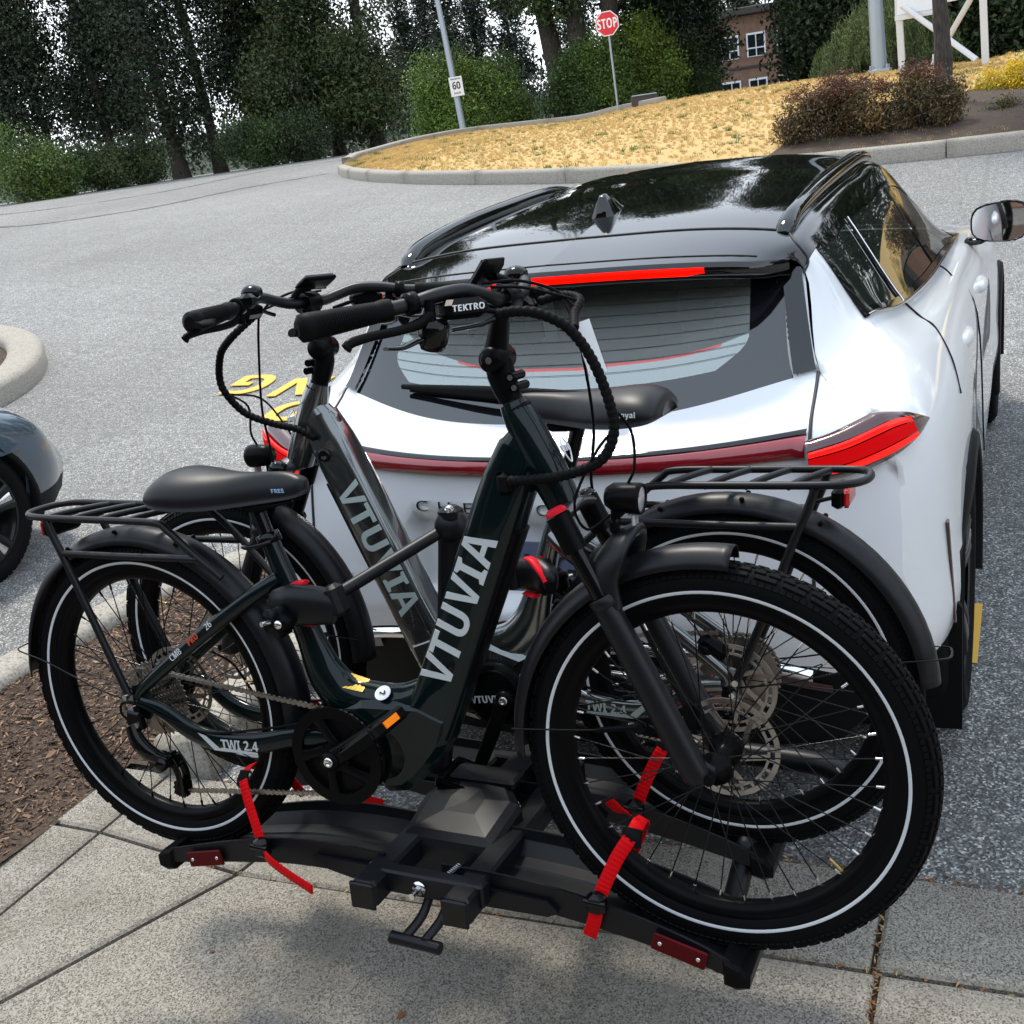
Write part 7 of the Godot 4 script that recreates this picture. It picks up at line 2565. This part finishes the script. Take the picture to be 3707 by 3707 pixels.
	for s in [1.0, -1.0]:
		st = S()
		var ga := V(0.797, 0.783, 0.216 * s)
		var gb := V(0.712, 0.770, 0.336 * s)
		var dirg := (gb - ga).normalized()
		tube(st, PackedVector3Array([ga, ga.lerp(gb, 0.08), ga.lerp(gb, 0.16), ga.lerp(gb, 0.6), ga.lerp(gb, 0.86), ga.lerp(gb, 0.96), gb]), [0.0165, 0.0175, 0.0158, 0.0185, 0.0210, 0.0205, 0.012], 18, [0.0165, 0.0175, 0.0158, 0.0178, 0.0195, 0.0190, 0.011])
		# ribs pressed into the grip
		for k in 26:
			var c := ga.lerp(gb, 0.18 + 0.66 * k / 26.0)
			var rr := lerpf(0.0160, 0.0200, k / 26.0)
			lathe(st, [[rr * 0.97, -0.0012], [rr * 1.03, -0.0006], [rr * 1.03, 0.0006], [rr * 0.97, 0.0012]], face_to(dirg, c), 18)
		# palm rest
		tube(st, curve([ga.lerp(gb, 0.55) + V(-0.010, -0.004, 0), ga.lerp(gb, 0.80) + V(-0.020, -0.006, 0), ga.lerp(gb, 0.95) + V(-0.018, -0.005, 0)], 4), [0.010, 0.020, 0.014], 12, [0.006, 0.008, 0.006], Vector3(1, 0.2, 0.3 * s))
		part(bike, "grip", st, M.black_rubber, cock)
		st = S()
		lathe(st, [[0.0130, -0.010], [0.0175, -0.009], [0.0175, 0.009], [0.0130, 0.010]], face_to(dirg, V(0.818, 0.788, 0.190 * s)), 18)
		box(st, V(0, 0, 0), V(0.036, 0.030, 0.072), 0.008, Transform3D(Basis(Vector3(0, 1, 0), -0.62 * s), V(0.880, 0.774, 0.140 * s)))
		tube(st, curve([V(0.845, 0.770, 0.176 * s), V(0.832, 0.758, 0.196 * s), V(0.815, 0.752, 0.232 * s), V(0.800, 0.750, 0.275 * s), V(0.786, 0.745, 0.312 * s), V(0.782, 0.738, 0.322 * s)], 4), [0.010, 0.0085, 0.007, 0.007, 0.0075, 0.009], 10, [0.007, 0.005, 0.005, 0.005, 0.006, 0.006], Vector3(0, 1, 0))
		rod(st, V(0.842, 0.752, 0.176 * s), V(0.842, 0.792, 0.176 * s), 0.0085, 10)
		tube(st, curve([V(0.876, 0.774, 0.115 * s), V(0.896, 0.766, 0.090 * s), V(0.908, 0.760, 0.07 * s)], 3), 0.0042, 8)
		var lv := part(bike, "brake_lever", st, M.black_satin, cock)
		if s > 0:
			letters(lv, "lettering", "TEKTRO", 0.0095, M.decal_white, V(0.8952, 0.776, 0.1510), V(0.58, 0, -0.81), V(0, 1, 0), 1.15, 0.001)
			st = S()
			lathe(st, [[0.0, -0.026], [0.020, -0.024], [0.024, -0.012], [0.024, 0.012], [0.018, 0.022], [0.0, 0.024]], face_to(V(0.3, 0.9, 0.2), V(0.838, 0.742, 0.165)), 20)
			tube(st, curve([V(0.826, 0.735, 0.185), V(0.810, 0.726, 0.215), V(0.800, 0.728, 0.245)], 4), [0.010, 0.012, 0.007], 10, [0.004, 0.004, 0.003], Vector3(1, 0, 0.3))
			tube(st, curve([V(0.856, 0.742, 0.140), V(0.885, 0.745, 0.105), V(0.905, 0.752, 0.085)], 3), 0.0036, 8)
			part(bike, "gear_shifter", st, M.black_gloss, cock)
		else:
			st = S()
			box(st, V(0, 0, 0), V(0.036, 0.030, 0.034), 0.008, Transform3D(Basis(Vector3(0, 1, 0), -0.5), V(0.812, 0.796, -0.170)))
			part(bike, "button_pad", st, M.black_gloss, cock)
			st = S()
			ball(st, V(0.842, 0.812, -0.145), V(0.022, 0.015, 0.022), 10)
			part(bike, "bell", st, M.black_gloss, cock)
	# display on its arm
	st = S()
	var dx := Transform3D(Basis(Vector3(0, 0, 1), col.display_tilt), V(0.862, 0.820, 0.012))
	box(st, Vector3.ZERO, V(0.058, 0.013, 0.076), 0.005, dx)
	tube(st, curve([V(0.888, 0.792, -0.03), V(0.880, 0.806, -0.02), V(0.868, 0.812, 0.0)], 4), [0.008, 0.007, 0.010], 8)
	var di := part(bike, "display", st, M.black_satin, cock)
	st = S()
	box(st, V(0, 0.0066, 0), V(0.046, 0.002, 0.064), 0.0, dx)
	part(di, "screen", st, M.screen, Transform3D())
	# cable bundles in spiral wrap
	st = S()
	wound(st, curve([V(0.902, 0.758, 0.078), V(0.935, 0.760, 0.066), V(0.972, 0.752, 0.055), V(1.012, 0.726, 0.045), V(1.042, 0.676, 0.035), V(1.064, 0.607, 0.030), V(1.068, 0.558, 0.032), V(1.045, 0.516, 0.042), V(0.982, 0.494, 0.050), V(0.930, 0.488, 0.052), V(0.885, 0.484, 0.046)], 6), 0.0088)
	wound(st, curve([V(0.905, 0.765, -0.09), V(0.945, 0.772, -0.10), V(0.985, 0.765, -0.075), V(0.992, 0.745, -0.03), V(1.010, 0.725, 0.02)], 6), 0.0080)
	if col.has("bar_yaw"):
		st = S()
		wound(st, curve([cock * V(0.900, 0.766, -0.115), V(0.970, 0.732, -0.150), V(1.020, 0.705, -0.130), V(1.043, 0.683, -0.120), V(1.065, 0.640, -0.105), V(1.060, 0.605, -0.10), V(1.031, 0.557, -0.08), V(0.978, 0.530, -0.06), V(0.923, 0.515, -0.05), V(0.885, 0.492, -0.040)], 6), 0.0082)
	var cb := part(bike, "cable_bundle", st, M.black_rubber)
	st = S()
	for q in [[V(0.89, 0.800, 0.06), V(0.93, 0.795, 0.03), V(0.965, 0.778, -0.02), V(0.985, 0.765, -0.06)], [V(0.87, 0.806, 0.05), V(0.91, 0.805, 0.0), V(0.955, 0.785, -0.04), V(0.99, 0.755, -0.04)], [V(1.060, 0.61, 0.036) if not col.has("bar_yaw") else V(1.060, 0.605, -0.10), V(1.085, 0.56, 0.0), V(1.088, 0.50, 0.0), V(1.075, 0.47, 0.0)]]:
		tube(st, curve(q, 5), 0.0026, 6)
	part(cb, "cables", st, M.black_rubber)
	return bike

func build_bikes() -> void:
	make_wheel_meshes()
	var tilt := Basis(Vector3(1, 0, 0), deg_to_rad(-6.5))
	var place := func(p: Vector3) -> Vector3: return tilt * p + V(-0.566, 0.747, 1.599)
	var near := make_bike("electric_bicycle", "dark green step-through electric bicycle nearest the viewer, facing right", Transform3D(tilt, place.call(V(0, 0, -0.030))), {
		"paint": M.green_paint, "decal": M.decal_grey, "steer": 0.0, "turn": 0.2, "turn2": -0.75, "dark_nipples": true, "saddle_up": 0.0, "display_tilt": 0.9,
		"frame_label": "glossy dark green frame with pale lettering"})
	var far := make_bike("electric_bicycle", "grey step-through electric bicycle between the dark green one and the white car", Transform3D(tilt * Basis(Vector3(0, 1, 0), PI), place.call(V(1.154, 0.006, -0.358))), {
		"paint": M.grey_paint, "decal": M.decal_mint, "steer": 0.0, "bar_yaw": deg_to_rad(-27), "turn": 0.9, "turn2": 0.3, "dark_nipples": false, "saddle_up": 0.083, "saddle_dx": 0.025, "display_tilt": -0.35, "crank": 2.0,
		"frame_label": "glossy graphite grey frame with pale lettering"})
	# paper tag tied to the cables
	var st := S()
	box(st, V(0, 0, 0), V(0.0012, 0.088, 0.030), 0.0, Transform3D(Basis(Vector3(0, 0, 1), 0.28) * Basis(Vector3(0, 1, 0), -0.9), V(1.018, 0.690, -0.02)))
	var tg := part(near, "paper_tag", st, M.decal_white)
	tg.set_meta("label", "small white paper tag tied to the cables")
